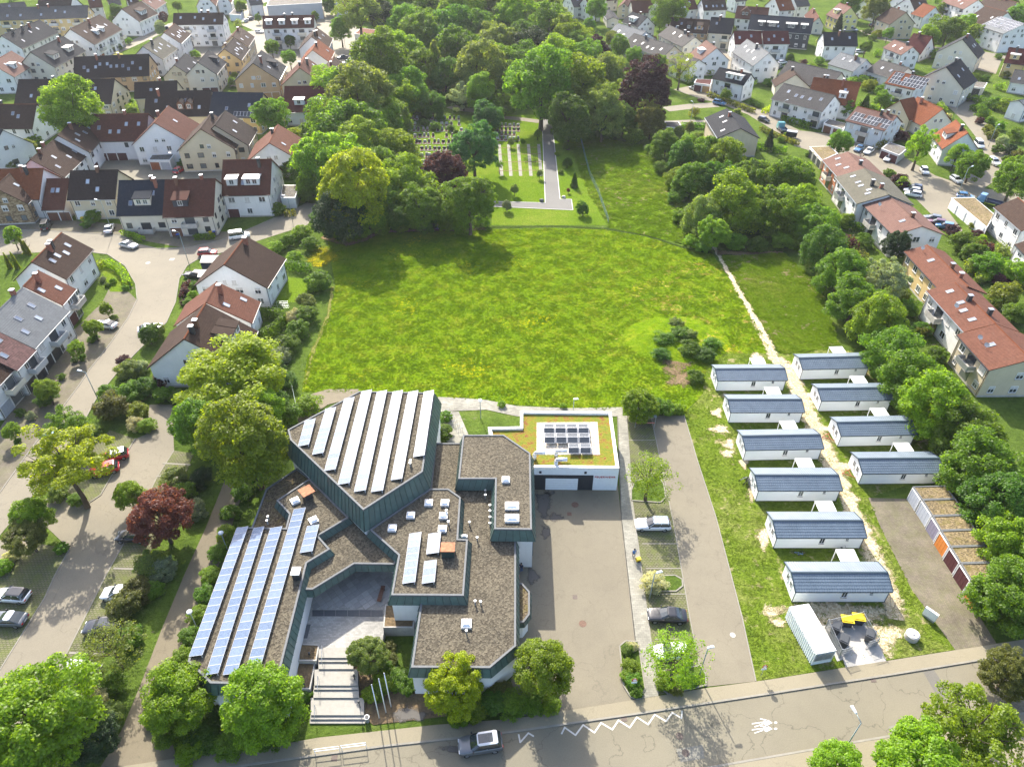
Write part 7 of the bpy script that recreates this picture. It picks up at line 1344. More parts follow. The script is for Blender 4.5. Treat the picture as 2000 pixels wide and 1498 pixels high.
car(251, 478, 60, 14, 'coupe', 'silver', 'silver coupe driving through the street junction'); car(405, 493, 40, -2, 'hatch', 'red', 'red car parked beside the dark green carport'); car(380, 536, -40, -4, 'estate', 'black', 'black estate car half under the dark green carport'); car(467, 460, 40, -6, 'van', 'white', 'white delivery van in front of the cream house'); car(293, 640, 40, -8, 'coupe', 'white', 'white sports car at the kerb beside the cloud-pruned pine'); car(206, 633, -40, -6, 'coupe', 'white', 'white sports car on the terrace forecourt'); car(90, 440, 6, -14, 'van', 'black', 'dark van on the drive of the stone house'); car(213, 446, 5, -14, 'sedan', 'silver', 'pale blue-grey saloon on the drive of the cream house'); car(350, 332, 14, -9, 'hatch', 'red', 'red car in the court beside the double garage'); car(538, 183, -30, -1, 'estate', 'silver', 'silver estate car in front of the peach house'); car(626, 424, 10, -14, 'suv', 'silver', 'silver car at the wood edge'); car(640, 404, 10, -14, 'hatch', 'blue', 'blue car at the wood edge, almost hidden by trees')
for k, (x, y, c, lb) in enumerate([(728, 93, 'silver', 'silver car in the tree-lined car park'), (728, 99, 'grey', 'grey car in the tree-lined car park'), (726, 105, 'white', 'white car in the tree-lined car park'), (727, 111, 'red', 'red car in the tree-lined car park')]): car(x, y, -20, 1, 'hatch', c, lb)
car(668, 112, -20, 2, 'sedan', 'navy', 'navy car beside the orange-brown roofed house'); car(678, 122, -20, 3, 'hatch', 'white', 'white car in the yard of the purple-brown roofed house'); car(477, 42, -14, 3, 'hatch', 'silver', 'silver car beside the pale annex'); car(487, 38, -14, 3, 'hatch', 'navy', 'navy car beside the pale annex'); car(507, 62, 14, 1, 'hatch', 'white', 'white car in front of the white block with dormers'); car(130, 146, -20, 0, 'suv', 'white', 'white car below the two wide dormers'); car(200, 106, -16, 4, 'hatch', 'black', 'black car in front of the brown garage doors')
car(1405, 201, 20, 4, 'suv', 'blue', 'bright blue car on the east street beside the hedge'); car(1492, 234, 20, 7, 'hatch', 'black', 'black car on the east street'); car(1678, 290, -14, 10, 'sedan', 'blue', 'light blue saloon beside the solar roofed house'); car(1697, 295, -14, 10, 'sedan', 'white', 'white saloon beside the light blue saloon'); car(1735, 309, -12, 12, 'hatch', 'white', 'white hatchback in front of the double garage with dark red doors'); car(1806, 334, 8, 12, 'hatch', 'silver', 'silver hatchback below the weeping birch'); car(1868, 351, 12, 8, 'hatch', 'silver', 'silver hatchback at the patterned roof house'); car(1942, 317, 10, 6, 'suv', 'white', 'white car on the lane below the topiary garden')
for k, (x, y, c, lb) in enumerate([(1786, 366, 'navy', 'navy car in the row beside the red maple bushes'), (1782, 372, 'silver', 'silver car in the row beside the red maple bushes'), (1784, 379, 'white', 'white car in the row beside the red maple bushes'), (1822, 426, 'grey', 'grey-green car behind the ribbed terrace roof'), (1830, 434, 'wine', 'wine red car behind the ribbed terrace roof'), (1846, 441, 'blue', 'blue car behind the ribbed terrace roof')]): car(x, y, -24, -4, 'hatch', c, lb)
car(1886, 383, 24, 3, 'hatch', 'blue', 'blue car beside the mossy garage block'); car(1356, 172, -10, -3, 'hatch', 'silver', 'silver car in front of the mauve and tan garage doors'); car(1885, 184, -8, 4, 'hatch', 'silver', 'silver car in front of the flat grey double garage'); car(1894, 193, 20, -2, 'estate', 'grey', 'dark estate car in the drive of the big cream gabled house'); car(1880, 46, 14, -2, 'hatch', 'black', 'black car below the stacked balconies'); car(1858, 38, -14, -4, 'hatch', 'silver', 'silver car below the stacked balconies'); car(1704, 49, 14, -4, 'hatch', 'navy', 'navy car beside the lemon yellow house'); car(1668, 58, 12, 3, 'hatch', 'silver', 'silver car below the lemon yellow house'); car(1679, 101, 16, -1, 'estate', 'silver', 'silver estate car behind the plain slate roof'); car(1757, 68, 14, 4, 'van', 'white', 'white van behind the brown-pink roof'); car(1826, 102, 16, -6, 'hatch', 'teal', 'teal car under an awning beside the road'); car(1528, 122, 14, -2, 'hatch', 'white', 'white car in front of the hexagonal bays'); car(1522, 131, 14, -3, 'hatch', 'grey', 'grey car in front of the hexagonal bays'); car(1912, 283, 8, 8, 'van', 'white', 'white van on the lane beside the patterned roof')
def truck(x, y, dx, dy, col, label):
    p = G(x, y, .8); q = G(x + dx, y + dy, .8); r = empty('truck', (p.x, p.y, .04), math.atan2(q.y - p.y, q.x - p.x), label, 'truck', 'parked cars'); pm = paint(col, CC[col])
    m = MB(); m.add([(.9, -1, .5), (2.7, -1, .5), (2.7, 1, .5), (.9, 1, .5), (.95, -.95, 2.3), (2.25, -.95, 2.3), (2.25, .95, 2.3), (.95, .95, 2.3), (2.65, -1, 1.35), (2.65, 1, 1.35), (.9, -1, 1.35), (.9, 1, 1.35)], [(0, 1, 8, 10), (1, 2, 9, 8), (2, 3, 11, 9), (3, 0, 10, 11), (10, 8, 5, 4), (9, 11, 7, 6), (11, 10, 4, 7), (4, 5, 6, 7)]); m.obj('cab', pm, r)
    MB().quad((2.66, -.85, 1.38), (2.66, .85, 1.38), (2.29, .8, 2.22), (2.29, -.8, 2.22)).obj('windscreen', M_cglass, r)
    m = MB(); m.box(-3, .8, -1.05, 1.05, .75, .85); m.box(-3, .8, -1.05, -1.0, .853, 1.25); m.box(-3, .8, 1.0, 1.05, .853, 1.25); m.box(-3, -2.95, -.997, .997, .853, 1.25); m.obj('flatbed', paint('navy', CC['navy']), r)
    for wx_ in (-2.1, 1.8):
        for s in (-1, 1): MB().cyl((wx_, s * .85 - .12, .42), (wx_, s * .85 + .12, .42), .42, n=14).obj('wheel', M_tyre, r)
truck(1932, 394, -30, -8, 'blue', 'blue flatbed truck parked behind the garage block'); truck(1528, 252, -10, -10, 'teal', 'teal truck at the bend of the east street')
p = G(1546, 263, 1); r = empty('trailer', (p.x, p.y, .04), math.atan2(-1, 2), 'dark box trailer at the bend of the east street', 'trailer'); MB().box(-1.5, 1.5, -.9, .9, .5, 1.9).obj('box', M_blackp, r); MB().box(-1.52, 1.52, -.92, .92, 1.903, 1.97).obj('cover', M_metal, r)
for s in (-1, 1): MB().cyl((0, s * .95 - .08, .33), (0, s * .95 + .08, .33), .33, n=12).obj('wheel', M_tyre, r)

# ================================================================ LAMPS, SIGNS, MARKINGS
def lamp(x, y, h, kind, label, rz=0.0, arm=0.0):
    b = G(x, y); r = empty('street_lamp', tuple(b), rz, label, 'street lamp', 'street lamps'); m = MB(); m.cyl((0, 0, 0), (0, 0, h), .07, .05, n=8)
    if arm: m.cyl((0, 0, h), (arm, 0, h + .25), .045, .035, n=8)
    m.obj('pole', plain('lamp_green_grey', (0.22, 0.27, 0.26), .5), r, True); m = MB()
    if kind == 'globe':
        m.cyl((0, 0, h), (0, 0, h + .12), .1, .32, n=14); m.cyl((0, 0, h + .12), (0, 0, h + .28), .32, .3, n=14); m.cyl((0, 0, h + .28), (0, 0, h + .36), .3, .12, n=14)
    else:
        a = arm or .0; m.add([(a - .1, -.12, h + .2), (a + .7, -.16, h + .24), (a + .7, .16, h + .24), (a - .1, .12, h + .2), (a - .05, -.08, h + .32), (a + .55, -.11, h + .40), (a + .55, .11, h + .40), (a - .05, .08, h + .32)], [(3, 2, 1, 0), (4, 5, 6, 7), (0, 1, 5, 4), (1, 2, 6, 5), (2, 3, 7, 6), (3, 0, 4, 7)])
    m.obj('lamp_head', plain('lamp_head', (0.62, 0.65, 0.66), .3), r)
lamp(1365, 1322, 5.6, 'head', 'tall street lamp beside the thin young tree at the car park lane', .2); lamp(1268, 1172, 5.0, 'head', 'lamp beside the white flowering bush', .3, .3)
lamp(446, 1078, 3.6, 'globe', 'round-headed path lamp beside the west wing solar rows', 0); lamp(388, 1232, 3.6, 'globe', 'round-headed path lamp near the corner of the west wing', 0); lamp(939, 818, 3.6, 'globe', 'round-headed path lamp behind the hall', 0); lamp(1119, 810, 3.0, 'head', 'small lamp behind the fire station', 0)
lamp(1640, 1478, 7.0, 'head', 'street lamp across the main road', R(105), .9); lamp(196, 790, 6.5, 'head', 'street lamp on the residential street below the terrace', R(170), .6); lamp(371, 522, 8.0, 'head', 'tall street lamp at the street junction', R(170), .8); lamp(221, 457, 8.0, 'head', 'tall street lamp at the drive of the cream house', R(170), .8); lamp(353, 352, 7.0, 'head', 'street lamp beside the red car in the court', R(180), .5); lamp(572, 435, 6.5, 'head', 'street lamp at the corner of the tall white house', R(180), .6); lamp(1868, 386, 7.5, 'head', 'street lamp in front of the mossy garage block', R(30), 1.2); lamp(1684, 300, 6.5, 'head', 'street lamp beside the light blue saloon', R(30), .9); lamp(1860, 237, 7.0, 'head', 'street lamp below the big cream gabled house', R(30), .6); lamp(1348, 243, 6.5, 'head', 'street lamp on the green triangle of the east street', R(120), .5); lamp(1522, 240, 6.5, 'head', 'street lamp in front of the long white apartment house', R(30), 1.0); lamp(1930, 287, 6.0, 'head', 'street lamp beside the topiary garden', R(30), .5); lamp(548, 188, 6.5, 'head', 'street lamp beside the silver estate car', R(180), .4); lamp(674, 92, 8, 'head', 'street lamp at the car park entrance', 0, .4)
def sign(x, y, h, label, kind, rz):
    b = G(x, y); r = empty('road_sign', tuple(b), rz, label, 'sign', 'road signs'); MB().cyl((0, 0, 0), (0, 0, h), .03, n=8).obj('post', M_metal, r)
    m = MB(); m.cyl((0, -.04, h - .3), (0, -.055, h - .3), .3, n=24, m=0); o = m.obj('disc', [plain('sign_red', (0.45, 0.02, 0.03), .4)], r); m = MB(); m.cyl((0, -.056, h - .3), (0, -.062, h - .3), .2, n=24); m.obj('disc_centre', M_white if kind == 'ban' else plain('sign_blue', (0.02, 0.08, 0.35), .4), o)
    MB().box(-.3, .3, -.05, -.035, h - .95, h - .63).obj('plate', plain('sign_plate', (0.6, 0.68, 0.7), .4), r)
sign(1486, 1320, 2.3, 'round red-ringed road sign in the grass at the car park lane', 'ban', .1); sign(1236, 1345, 2.2, 'round road sign in the planted island at the yard entrance', 'ban', .05)
ROADZ = .028
M_mark = plain('road_paint', (0.52, 0.50, 0.45), .7, .3, var=.12, scale=2.0)
def marking(name, strokes, w, label, closed=False):
    m = MB()
    for k, (a, b) in enumerate(strokes):
        A_, B_ = G(*a, ROADZ), G(*b, ROADZ); d = (B_ - A_).normalized(); n = Vector((-d.y, d.x, 0)) * w / 2; e = d * w * .3; u = Vector((0, 0, .0006 * (k % 2)))
        m.quad(A_ - n - e + u, B_ - n + e + u, B_ + n + e + u, A_ + n - e + u)
    c = sum((Vector(q) for q in m.v), Vector()) / len(m.v); m.v = [tuple(Vector(q) - Vector((c.x, c.y, 0))) for q in m.v]; o = m.obj(name, M_mark); o.location = (c.x, c.y, 0); tag(o, label, 'road marking')
zz_ = [(1097, 1432), (1103, 1420), (1124, 1435), (1139, 1415), (1161, 1430), (1174, 1411), (1196, 1424), (1208, 1406), (1230, 1420), (1244, 1400), (1266, 1414), (1279, 1395), (1301, 1408), (1313, 1391), (1331, 1402), (1332, 1388)]
marking('zigzag_marking', list(zip(zz_[:-1], zz_[1:])), .16, 'white zigzag line painted along the kerb of the main road')
marking('zigzag_marking', [((1013, 1434), (1016, 1449)), ((1016, 1449), (1032, 1431)), ((1032, 1431), (1042, 1437))], .16, 'short stub of white zigzag line at the end beside the dark grey car')
# two walking figures painted on the asphalt
pm_ = MB()
def blobm(pts):
    P = [G(x, y, ROADZ + .0012) for x, y in pts]; pm_.add(P if (P[1] - P[0]).cross(P[2] - P[1]).z > 0 else P[::-1], [tuple(range(len(P)))])
for dy in (0, 12):
    c = (1515, 1410.5 + dy); blobm([(c[0] + 3.3 * math.cos(a), c[1] + 2.2 * math.sin(a)) for a in [i * .6283 for i in range(10)]])
    blobm([(1509, 1411 + dy), (1500, 1405 + dy), (1490, 1408 + dy), (1488, 1412 + dy), (1497, 1417 + dy)]); blobm([(1491, 1408.5 + dy), (1490, 1411 + dy), (1468, 1414 + dy), (1469, 1411.5 + dy)]); blobm([(1492, 1411.5 + dy), (1492, 1414 + dy), (1474, 1420 + dy), (1473, 1418 + dy)]); blobm([(1500, 1405.5 + dy), (1498, 1407.5 + dy), (1484, 1406 - (2 if dy == 0 else 0) + dy), (1485, 1404 - (2 if dy == 0 else 0) + dy)])
c = sum((Vector(q) for q in pm_.v), Vector()) / len(pm_.v); pm_.v = [tuple(Vector(q) - Vector((c.x, c.y, 0))) for q in pm_.v]; o = pm_.obj('pedestrian_marking', M_mark); o.location = (c.x, c.y, 0); tag(o, 'white painted pair of walking figures on the main road', 'road marking')
M_iron = plain('cast_iron', (0.10, 0.075, 0.06), .7, var=.3, scale=6)
def cover(x, y, r_, z, label, mat=M_iron, sq=False):
    p = G(x, y); o = (MB().box(-r_, r_, -r_, r_, 0, .012) if sq else MB().cyl((0, 0, 0), (0, 0, .012), r_, n=24)).obj('manhole_cover', mat); o.location = (p.x, p.y, z); tag(o, label, 'manhole cover', 'manhole covers'); return o
M_rustiron = plain('rusty_iron', (0.13, 0.075, 0.05), .8, var=.35, scale=5)
cover(1138, 1218, .45, .034, 'rusty round cover in the sunny yard', M_rustiron); cover(1123, 986, .5, .034, 'rusty round cover in the shaded yard', M_rustiron); cover(1123, 1166, .28, .034, 'square rusty drain in the yard', M_iron, True); cover(1112, 1004, .3, .034, 'square rusty drain in the shadow in front of the gates', M_rustiron, True); cover(1431, 1240, .32, .034, 'pale round cover in the car park lane', M_concrete); cover(1339, 1470, .38, .016, 'round cover in the tree shadow on the main road'); cover(1327, 1437, .38, .016, 'darker round cover in the tree shadow on the main road'); cover(1705, 1327, .3, .016, 'gutter drain at the kerb below the bin enclosure', M_iron, True); cover(1755, 1426, .3, .016, 'gutter drain at the far kerb of the main road', M_iron, True); cover(1219, 1403, .3, .016, 'gutter drain beside the zigzag line', M_iron, True); cover(653, 1480, .3, .016, 'gutter drain beside the railings', M_iron, True); cover(289, 514, .5, .034, 'pale round cover in the street junction', M_concrete); cover(336, 507, .5, .034, 'pale square cover in the street junction', M_concrete, True)
# asphalt repair strips on the main road
def patch(pts, z, mat): sheet('asphalt_patch', pts, z, mat)
patch([(1803, 1312), (1824, 1308), (1856, 1354), (1840, 1372), (1832, 1362)], .018, asphalt('old_patch', (0.115, 0.108, 0.09), (0.145, 0.135, 0.115), .2, .2)); patch([(1735, 1418), (1778, 1408), (1790, 1428), (1742, 1437)], .018, asphalt('pale_patch', (0.165, 0.158, 0.128), (0.195, 0.185, 0.15), .1, .2)); patch([(1320, 1462), (1372, 1454), (1376, 1480), (1330, 1488)], .018, asphalt('pale_patch', (0.165, 0.158, 0.128), (0.195, 0.185, 0.15), .1, .2))
M_wet = asphalt('oil_stained_asphalt', (0.075, 0.07, 0.062), (0.12, 0.11, 0.095), .1, .5)
for k, (x, y, rx, ry) in enumerate([(1062, 985, 16, 30), (1085, 1010, 14, 9), (1066, 1040, 10, 14), (1040, 1125, 12, 18), (1075, 963, 9, 4), (905, 1432, 26, 5), (800, 1395, 40, 14), (900, 1462, 40, 10)]): blob('stain', x, y, rx, ry, (.036 if x > 1030 else .016) if k != 6 else .104, M_wet, 70 + k)

# ================================================================ RAILINGS, RACKS, SHELTER, FENCES
def railing(x0, y0, x1, y1, label):
    a, b = G(x0, y0, .1), G(x1, y1, .1); r = empty('railing', tuple(a), 0, label, 'railing', 'railings at the kerb'); d = b - a
    for q in (Vector(), d): MB().cyl(q, q + Vector((0, 0, 1.0)), .035, n=8).obj('post', M_white, r)
    for z in (.55, 1.0): MB().cyl(Vector((0, 0, z)), d + Vector((0, 0, z)), .04, n=8).obj('bar', M_white, r)
railing(616, 1472, 664, 1466, 'white tubular railing at the kerb in front of the stairs, nearer the west wing'); railing(668, 1465, 716, 1459, 'white tubular railing at the kerb in front of the stairs, nearer the flagpoles')
p = G(886, 825, .1); rk = empty('bicycle_rack', tuple(p), R(-62), 'row of steel bicycle stands on the terrace behind the hall', 'bicycle rack')
for k in range(6):
    m = MB(); x = -2.5 + k * 1.0
    for a, b in (((x, -.35, 0), (x, -.35, .8)), ((x, -.35, .8), (x, .35, .8)), ((x, .35, .8), (x, .35, 0))): m.cyl(a, b, .03, n=6)
    m.obj('stand', M_metal, rk)
p = G(1257, 826); sh = empty('trolley_shelter', tuple(p), 0, 'small steel and glass shelter at the head of the car park lane', 'shelter'); M_clear = plain('shelter_glass', (0.30, 0.33, 0.33), .1, .8)
for x in (-1.5, 1.5):
    for y in (-1.1, 1.1): MB().cyl((x, y, 0), (x, y, 2.2), .05, n=8).obj('post', M_metal, sh)
for k in range(4): MB().box(-1.6 + k * .82, -.82 + k * .82 - .02, -1.25, 1.25, 2.2, 2.24).obj('roof_pane', M_clear, sh)
MB().box(-1.5, 1.5, 1.08, 1.12, .2, 2.0).obj('back_pane', M_clear, sh); MB().box(-1.5, 1.5, -1.12, -1.08, .9, 1.05).obj('barrier_bar', plain('red_white_bar', (0.6, 0.2, 0.16), .5), sh)
def fence(pts, h, label, mat, step=2.5):
    P = [G(x, y) for x, y in pts]; r = empty('fence', tuple(P[0]), 0, label, 'fence'); o_ = P[0]; m = MB()
    for a, b in zip(P[:-1], P[1:]):
        L = (b - a).length; n = max(1, int(L / step))
        for k in range(n + 1):
            q = a.lerp(b, k / n) - o_; MB().cyl(q, q + Vector((0, 0, h)), .03, n=5).obj('post', mat, r)
        for z in np.linspace(.15, h - .05, 5): m.cyl(a - o_ + Vector((0, 0, z)), b - o_ + Vector((0, 0, z)), .014, n=4, cap=False)
        nb = int(L / .35)
        for k in range(nb): q = a.lerp(b, k / nb) - o_; m.cyl(q + Vector((0, 0, .1)), q + Vector((0, 0, h - .05)), .01, n=3, cap=False)
    m.obj('mesh', mat, r)
M_gfence = plain('green_fence', (0.10, 0.19, 0.16), .5)
fence([(1130, 257), (1140, 300), (1152, 345), (1168, 378), (1188, 436)], 1.5, 'green wire fence between the cemetery and the rough field', M_gfence); fence([(520, 603), (565, 602)], 1.6, 'grey panel fence behind the white blank gable', M_metal, 1.5)
fence([(568, 742), (574, 770), (580, 800)], 1.4, 'green garden fence behind the bright yellow maple', M_gfence)
# ---- graves
def stone_mesh(k):
    m = MB(); w, h = (.35, .9) if k % 2 else (.5, .7); m.box(-w, w, -.1, .1, 0, h * .8); m.add([(-w, -.1, h * .803), (w, -.1, h * .803), (w * .7, -.1, h), (-w * .7, -.1, h), (-w, .1, h * .803), (w, .1, h * .803), (w * .7, .1, h), (-w * .7, .1, h)], [(0, 1, 2, 3), (5, 4, 7, 6), (3, 2, 6, 7), (1, 5, 6, 2), (4, 0, 3, 7)])
    return m.mesh('headstone', [plain('granite_%d' % k, [(0.06, 0.06, 0.065), (0.30, 0.29, 0.27), (0.5, 0.48, 0.45), (0.12, 0.10, 0.10)][k % 4], .4)])
STN = [stone_mesh(k) for k in range(4)]; BORD = [(lambda m: (m.box(-.5, .5, -1.9, -1.8, 0, .16), m.box(-.5, -.42, -1.797, 0, 0, .16), m.box(.42, .5, -1.797, 0, 0, .16), m)[-1].mesh('grave_border', M_concrete))(MB())]
SOILQ = MB().box(-.42, .42, -1.8, -.02, 0, .09).mesh('grave_bed', [grassmat('grave_plants', [(0.3, (0.05, 0.07, 0.02)), (0.5, (0.14, 0.08, 0.05)), (0.7, (0.2, 0.08, 0.06))], fine=5.0)])
grn = random.Random(4)
gspots = [(x + grn.uniform(-2, 2) + (y - 240) * .12, y) for y in (232, 243, 254, 266, 278, 291, 304, 317) for x in range(790 if y < 300 else 815, 905 if y < 300 else 890, 9)] + [(x, y) for y in (246, 254, 262, 272) for x in range(972, 1018, 8)]
for k, (x, y) in enumerate(gspots):
    if grn.random() < .12: continue
    p = G(x, y); r = empty('grave', tuple(p), grn.uniform(-.06, .06), 'headstone with bordered grave plot among the cemetery rows', 'grave', 'graves of the cemetery'); link('headstone', grn.choice(STN), r); link('border', BORD[0], r); link('grave_bed', SOILQ, r)
# ---- bicycles
def bicycle(x, y, rz, label, group, lie=0.0):
    p = G(x, y); r = empty('bicycle', (p.x, p.y, .05), rz, label, 'bicycle', group); r.rotation_euler = (lie, 0, rz)
    for wx_ in (-.52, .52):
        m = MB()
        for i in range(18):
            a, b = 2 * math.pi * i / 18, 2 * math.pi * (i + 1) / 18; m.cyl((wx_ + .33 * math.cos(a), 0, .34 + .33 * math.sin(a)), (wx_ + .33 * math.cos(b), 0, .34 + .33 * math.sin(b)), .022, n=4, cap=False)
        for i in range(6): a = math.pi * i / 6; m.cyl((wx_ - .32 * math.cos(a), 0, .34 - .32 * math.sin(a)), (wx_ + .32 * math.cos(a), 0, .34 + .32 * math.sin(a)), .006, n=3, cap=False)
        m.obj('wheel', M_tyre, r)
    m = MB()
    for a, b in (((-.52, 0, .34), (-.15, 0, .85)), ((-.52, 0, .34), (-.02, 0, .32)), ((-.02, 0, .32), (-.18, 0, .95)), ((-.02, 0, .32), (.40, 0, .82)), ((-.15, 0, .82), (.38, 0, .86)), ((.38, 0, .95), (.52, 0, .34))): m.cyl(a, b, .022, n=5)
    m.obj('frame', trn.choice([M_metal, M_dark, paint('blue', CC['blue'])]), r); MB().cyl((.36, -.28, .98), (.36, .28, .98), .02, n=5).obj('handlebar', M_dark, r); MB().box(-.3, -.06, -.08, .08, .95, 1.0).obj('saddle', M_dark, r)
trn = random.Random(8)
for k in range(5): bicycle(1450 + k * 4.5, 938 + k * 4, R(20 + 34 * k), 'bicycle in the pile at the gable of a mobile home', 'bicycles piled at a mobile home', .35)
bicycle(1557, 1076, 0.0, 'pale bicycle lying along the long wall of a mobile home', None, 1.2); bicycle(1640, 1075, 0.1, 'dark bicycle leaning at the long wall of a mobile home', None, .3)
# ---- litter, small boulders, flower tubs
def boulder(x, y, s, label, mat):
    rg = random.Random(int(x)); bm = bmesh.new(); bmesh.ops.create_icosphere(bm, subdivisions=2, radius=s)
    for v in bm.verts: v.co *= rg.uniform(.85, 1.1); v.co.z *= .75
    me = bpy.data.meshes.new('boulder'); bm.to_mesh(me); bm.free(); me.materials.append(mat); p = G(x, y); o = link('boulder', me); o.location = (p.x, p.y, s * .5); tag(o, label, 'boulder', 'boulders at the cemetery path')
boulder(1058, 394, .6, 'dark boulder at the corner of the cemetery path', plain('dark_boulder', (0.10, 0.10, 0.10), .8, var=.3)); boulder(1101, 387, .55, 'pale boulder at the end of the cemetery path', M_concrete)
def wheelie(x, y, body, lid, label):
    p = G(x, y, .9); r = empty('wheelie_bin', (p.x, p.y, 0.03), .1, label, 'bin', 'household bins'); m = MB(); m.add([(-.22, -.26, .05), (.22, -.26, .05), (.22, .26, .05), (-.22, .26, .05), (-.29, -.34, 1.0), (.29, -.34, 1.0), (.29, .34, 1.0), (-.29, .34, 1.0)], [(0, 1, 5, 4), (1, 2, 6, 5), (2, 3, 7, 6), (3, 0, 4, 7)]); m.obj('tub', body, r); MB().box(-.32, .32, -.37, .37, 1.003, 1.07).obj('lid', lid, r)
M_blid = plain('blue_lid', (0.03, 0.10, 0.4), .4)
wheelie(160, 426, M_ylid, M_ylid, 'yellow bin in front of the cream house with worn roof'); wheelie(347, 459, M_bin, M_blid, 'blue lidded bin at the red-brown roofed house'); wheelie(411, 453, M_ylid, M_ylid, 'yellow bin beside the white van'); wheelie(418, 453, M_bin, M_blid, 'blue lidded bin beside the yellow bin at the white van'); wheelie(409, 318, M_ylid, M_ylid, 'yellow bin at the cream gabled house in the court')
# satellite dishes on the east terraces
def dish(x, y, h, label):
    p = G(x, y, h); r = empty('satellite_dish', (p.x, p.y, h - .55), R(-60), label, 'satellite dish', 'satellite dishes on the terraces'); MB().cyl((0, 0, 0), (0, 0, .5), .03, n=6).obj('mast', M_metal, r); m = MB(); rings = [[(.42 * k / 4 * math.cos(a), -.06 + .10 * (k / 4) ** 2 * -1, .75 + .42 * k / 4 * math.sin(a)) for a in [i * 2 * math.pi / 16 for i in range(17)]] for k in range(5)]; loft(m, rings, 0, False); m.obj('dish', plain('dish_grey', (0.6, 0.6, 0.58), .5), r, True)
for x, y, lb in ((1719, 400, 'satellite dish on the ribbed grey-pink roof'), (1803, 485, 'satellite dish on the ochre panelled terrace'), (1869, 598, 'satellite dish between the tilted roof windows'), (1915, 660, 'grey satellite dish on the end terrace roof, farther from the eave corner'), (1928, 675, 'white satellite dish on the end terrace roof')): dish(x, y, 7.0, lb)
# bollard lights by the stairs
for k, (x, y, lb) in enumerate([(694, 1330, 'dark bollard lamp beside the middle stair flight'), (597, 1345, 'dark bollard lamp in the stair planter'), (607, 1286, 'dark bollard lamp in the upper planter'), (703, 1380, 'dark bollard lamp beside the lowest flight')]):
    b = G(x, y, .6); r = empty('bollard_lamp', (b.x, b.y, .5), 0, lb, 'bollard lamp', 'bollard lamps at the stairs'); MB().cyl((0, 0, 0), (0, 0, 1.1), .06, n=8).obj('post', M_dark, r); MB().cyl((0, 0, 1.1), (0, 0, 1.35), .14, .11, n=10).obj('lamp_head', M_dark, r)
p = G(717, 1403, .5); r = empty('litter_bin', (p.x, p.y, .06), 0, 'small grey litter bin at the foot of the stairs', 'litter bin'); MB().cyl((0, 0, 0), (0, 0, .8), .24, .28, n=14).obj('tub', M_metal, r); MB().cyl((0, 0, .803), (0, 0, .84), .2, n=14).obj('opening', M_dark, r)

# ================================================================ PEOPLE
def person(x, y, rz, label, joints, mats, z=.03):
    b = G(x, y); r = empty('person', (b.x, b.y, z), rz, label, 'person')
    V_ = [j[0] for j in joints]; E_ = [(i, j[1]) for i, j in enumerate(joints) if j[1] is not None]; rad = [j[2] for j in joints]
    me = bpy.data.meshes.new('body'); me.from_pydata(V_, E_, []); o = link('body', me, r)
    for m in mats: me.materials.append(m)
    sk = o.modifiers.new('skin', 'SKIN'); sk.use_smooth_shade = True
    for i, sv in enumerate(me.skin_vertices[0].data): sv.radius = (rad[i], rad[i]); sv.use_root = (i == 0)
    ss = o.modifiers.new('sub', 'SUBSURF'); ss.levels = 1; ss.render_levels = 1
    bpy.context.view_layer.update(); dg = bpy.context.evaluated_depsgraph_get(); nm = bpy.data.meshes.new_from_object(o.evaluated_get(dg)); nm.materials.clear()
    for m in mats: nm.materials.append(m)
    for f in nm.polygons: zc = f.center.z; f.material_index = 2 if zc > 1.46 else (0 if zc > .92 else (1 if zc > .09 else 3))
    for f in nm.polygons:
        if abs(f.center.x) > .27 and f.center.z < 1.22 and f.center.z > .7: f.material_index = 2
    o.modifiers.clear(); o.data = nm
    m = MB(); rings = [[(.118 * math.sin(t) * math.cos(a), .012 + .13 * math.sin(t) * math.sin(a), 1.66 + .13 * math.cos(t)) for a in [i * .5236 for i in range(13)]] for t in (.02, .5, .9, 1.3, 1.55)]; loft(m, rings, 0, False); m.obj('hair', plain('dark_hair', (0.02, 0.015, 0.012), .7), r, True); return r
def stance(step=.12, arm=.12):
    J = [((0, 0, .95), None, .15), ((0, .01, 1.15), 0, .14), ((0, .01, 1.36), 1, .16), ((0, 0, 1.48), 2, .065), ((0, -.02, 1.58), 3, .095), ((0, -.01, 1.70), 4, .10)]
    for s in (-1, 1):
        k = len(J); J += [((s * .10, 0, .88), 0, .10), ((s * .11, -step * s, .48), k, .068), ((s * .11, step * s * 1.1, .09), k + 1, .048), ((s * .12, step * s * 1.1 - .14, .04), k + 2, .042)]
        k = len(J); J += [((s * .20, 0, 1.38), 2, .062), ((s * .27, .03, 1.10), k, .045), ((s * .30, -arm, .88), k + 1, .036), ((s * .30, -arm - .05, .78), k + 2, .032)]
    return J
M_skin = plain('skin', (0.42, 0.25, 0.17), .6); M_shoe = plain('shoe', (0.05, 0.045, 0.04), .6)
person(1237, 1090, R(20), 'person in blue top and dark trousers standing on the footpath beside the parking bays', stance(.10, .16), [plain('blue_cloth', (0.06, 0.16, 0.36), .8), plain('grey_trousers', (0.10, 0.11, 0.13), .8), M_skin, M_shoe], .12)
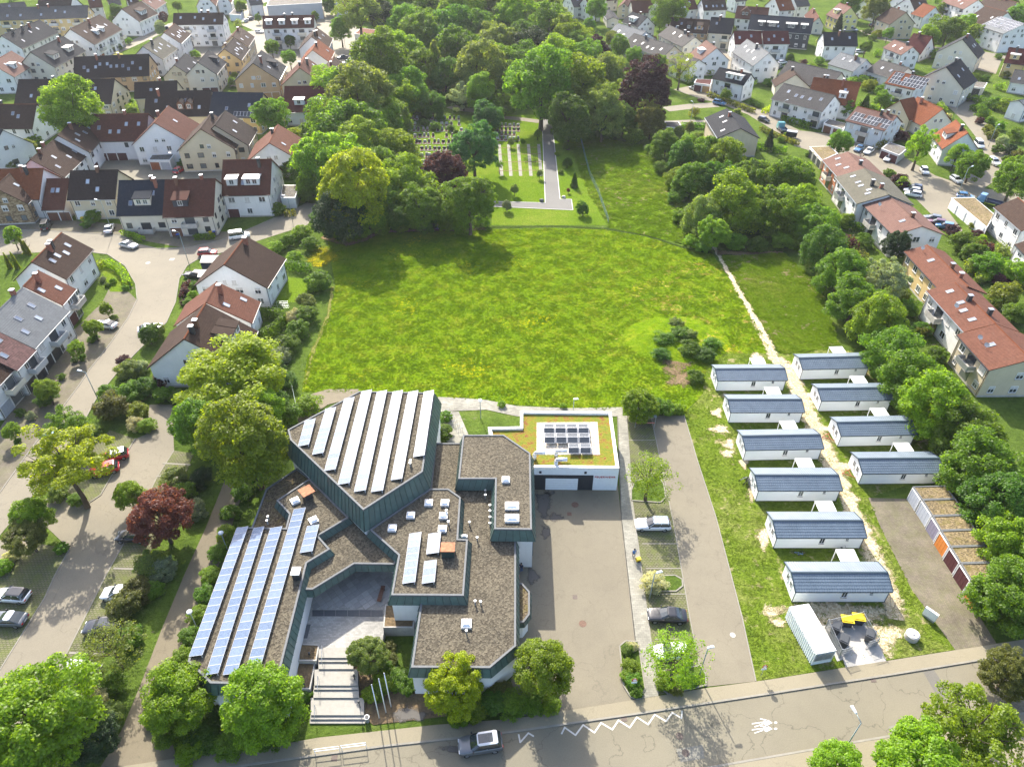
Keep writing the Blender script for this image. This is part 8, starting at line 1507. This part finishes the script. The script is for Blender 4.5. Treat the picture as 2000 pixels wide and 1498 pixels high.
person(1018, 1117, R(160), 'person in dark jacket and jeans walking in the shade of the community building', stance(.2, .05), [plain('navy_cloth', (0.02, 0.025, 0.05), .8), plain('jeans', (0.05, 0.09, 0.18), .8), M_skin, M_shoe], .05)
person(856, 450, R(85), 'person in yellow top riding a light bicycle along the meadow path', stance(.16, .28), [plain('yellow_cloth', (0.55, 0.42, 0.10), .8), plain('pale_trousers', (0.35, 0.33, 0.3), .8), M_skin, M_shoe], .35); bicycle(856, 450, 0.0, 'light bicycle carrying a rider along the meadow path', None)
p = G(1246, 1096); r = empty('plate_compactor', (p.x, p.y, .11), .3, 'small yellow hand cart on the footpath beside the person in blue', 'cart'); MB().box(-.3, .3, -.22, .22, .12, .5).obj('tub', M_ylid, r); MB().cyl((-.3, 0, .45), (-.75, 0, .95), .025, n=6).obj('handle', M_dark, r)
for s in (-1, 1): MB().cyl((0, s * .24 - .03, .12), (0, s * .24 + .03, .12), .12, n=10).obj('wheel', M_tyre, r)
p = G(1013, 1131); r = empty('hydrant', (p.x, p.y, .03), 0, 'red hydrant at the corner of the bay window', 'hydrant'); M_redm = plain('hydrant_red', (0.5, 0.02, 0.02), .4); MB().cyl((0, 0, 0), (0, 0, .8), .1, n=10).obj('body', M_redm, r); MB().cyl((0, 0, .803), (0, 0, .95), .13, .05, n=10).obj('cap', M_redm, r)

# ================================================================ HAZE
hz = MB().box(-900, 900, -120, 1500, -1.0, 76.0).obj('haze', bpy.data.materials.new('haze_air')); tag(hz, 'thin pale summer haze over the whole town', 'haze', kind='stuff'); hm = hz.data.materials[0]; hm.use_nodes = True
for n in list(hm.node_tree.nodes): hm.node_tree.nodes.remove(n)
ho = hm.node_tree.nodes.new('ShaderNodeOutputMaterial'); pv = hm.node_tree.nodes.new('ShaderNodeVolumePrincipled'); pv.inputs['Color'].default_value = (0.93, 0.96, 1.0, 1); pv.inputs['Density'].default_value = 0.00008; pv.inputs['Anisotropy'].default_value = 0.3; hm.node_tree.links.new(pv.outputs[0], ho.inputs['Volume'])
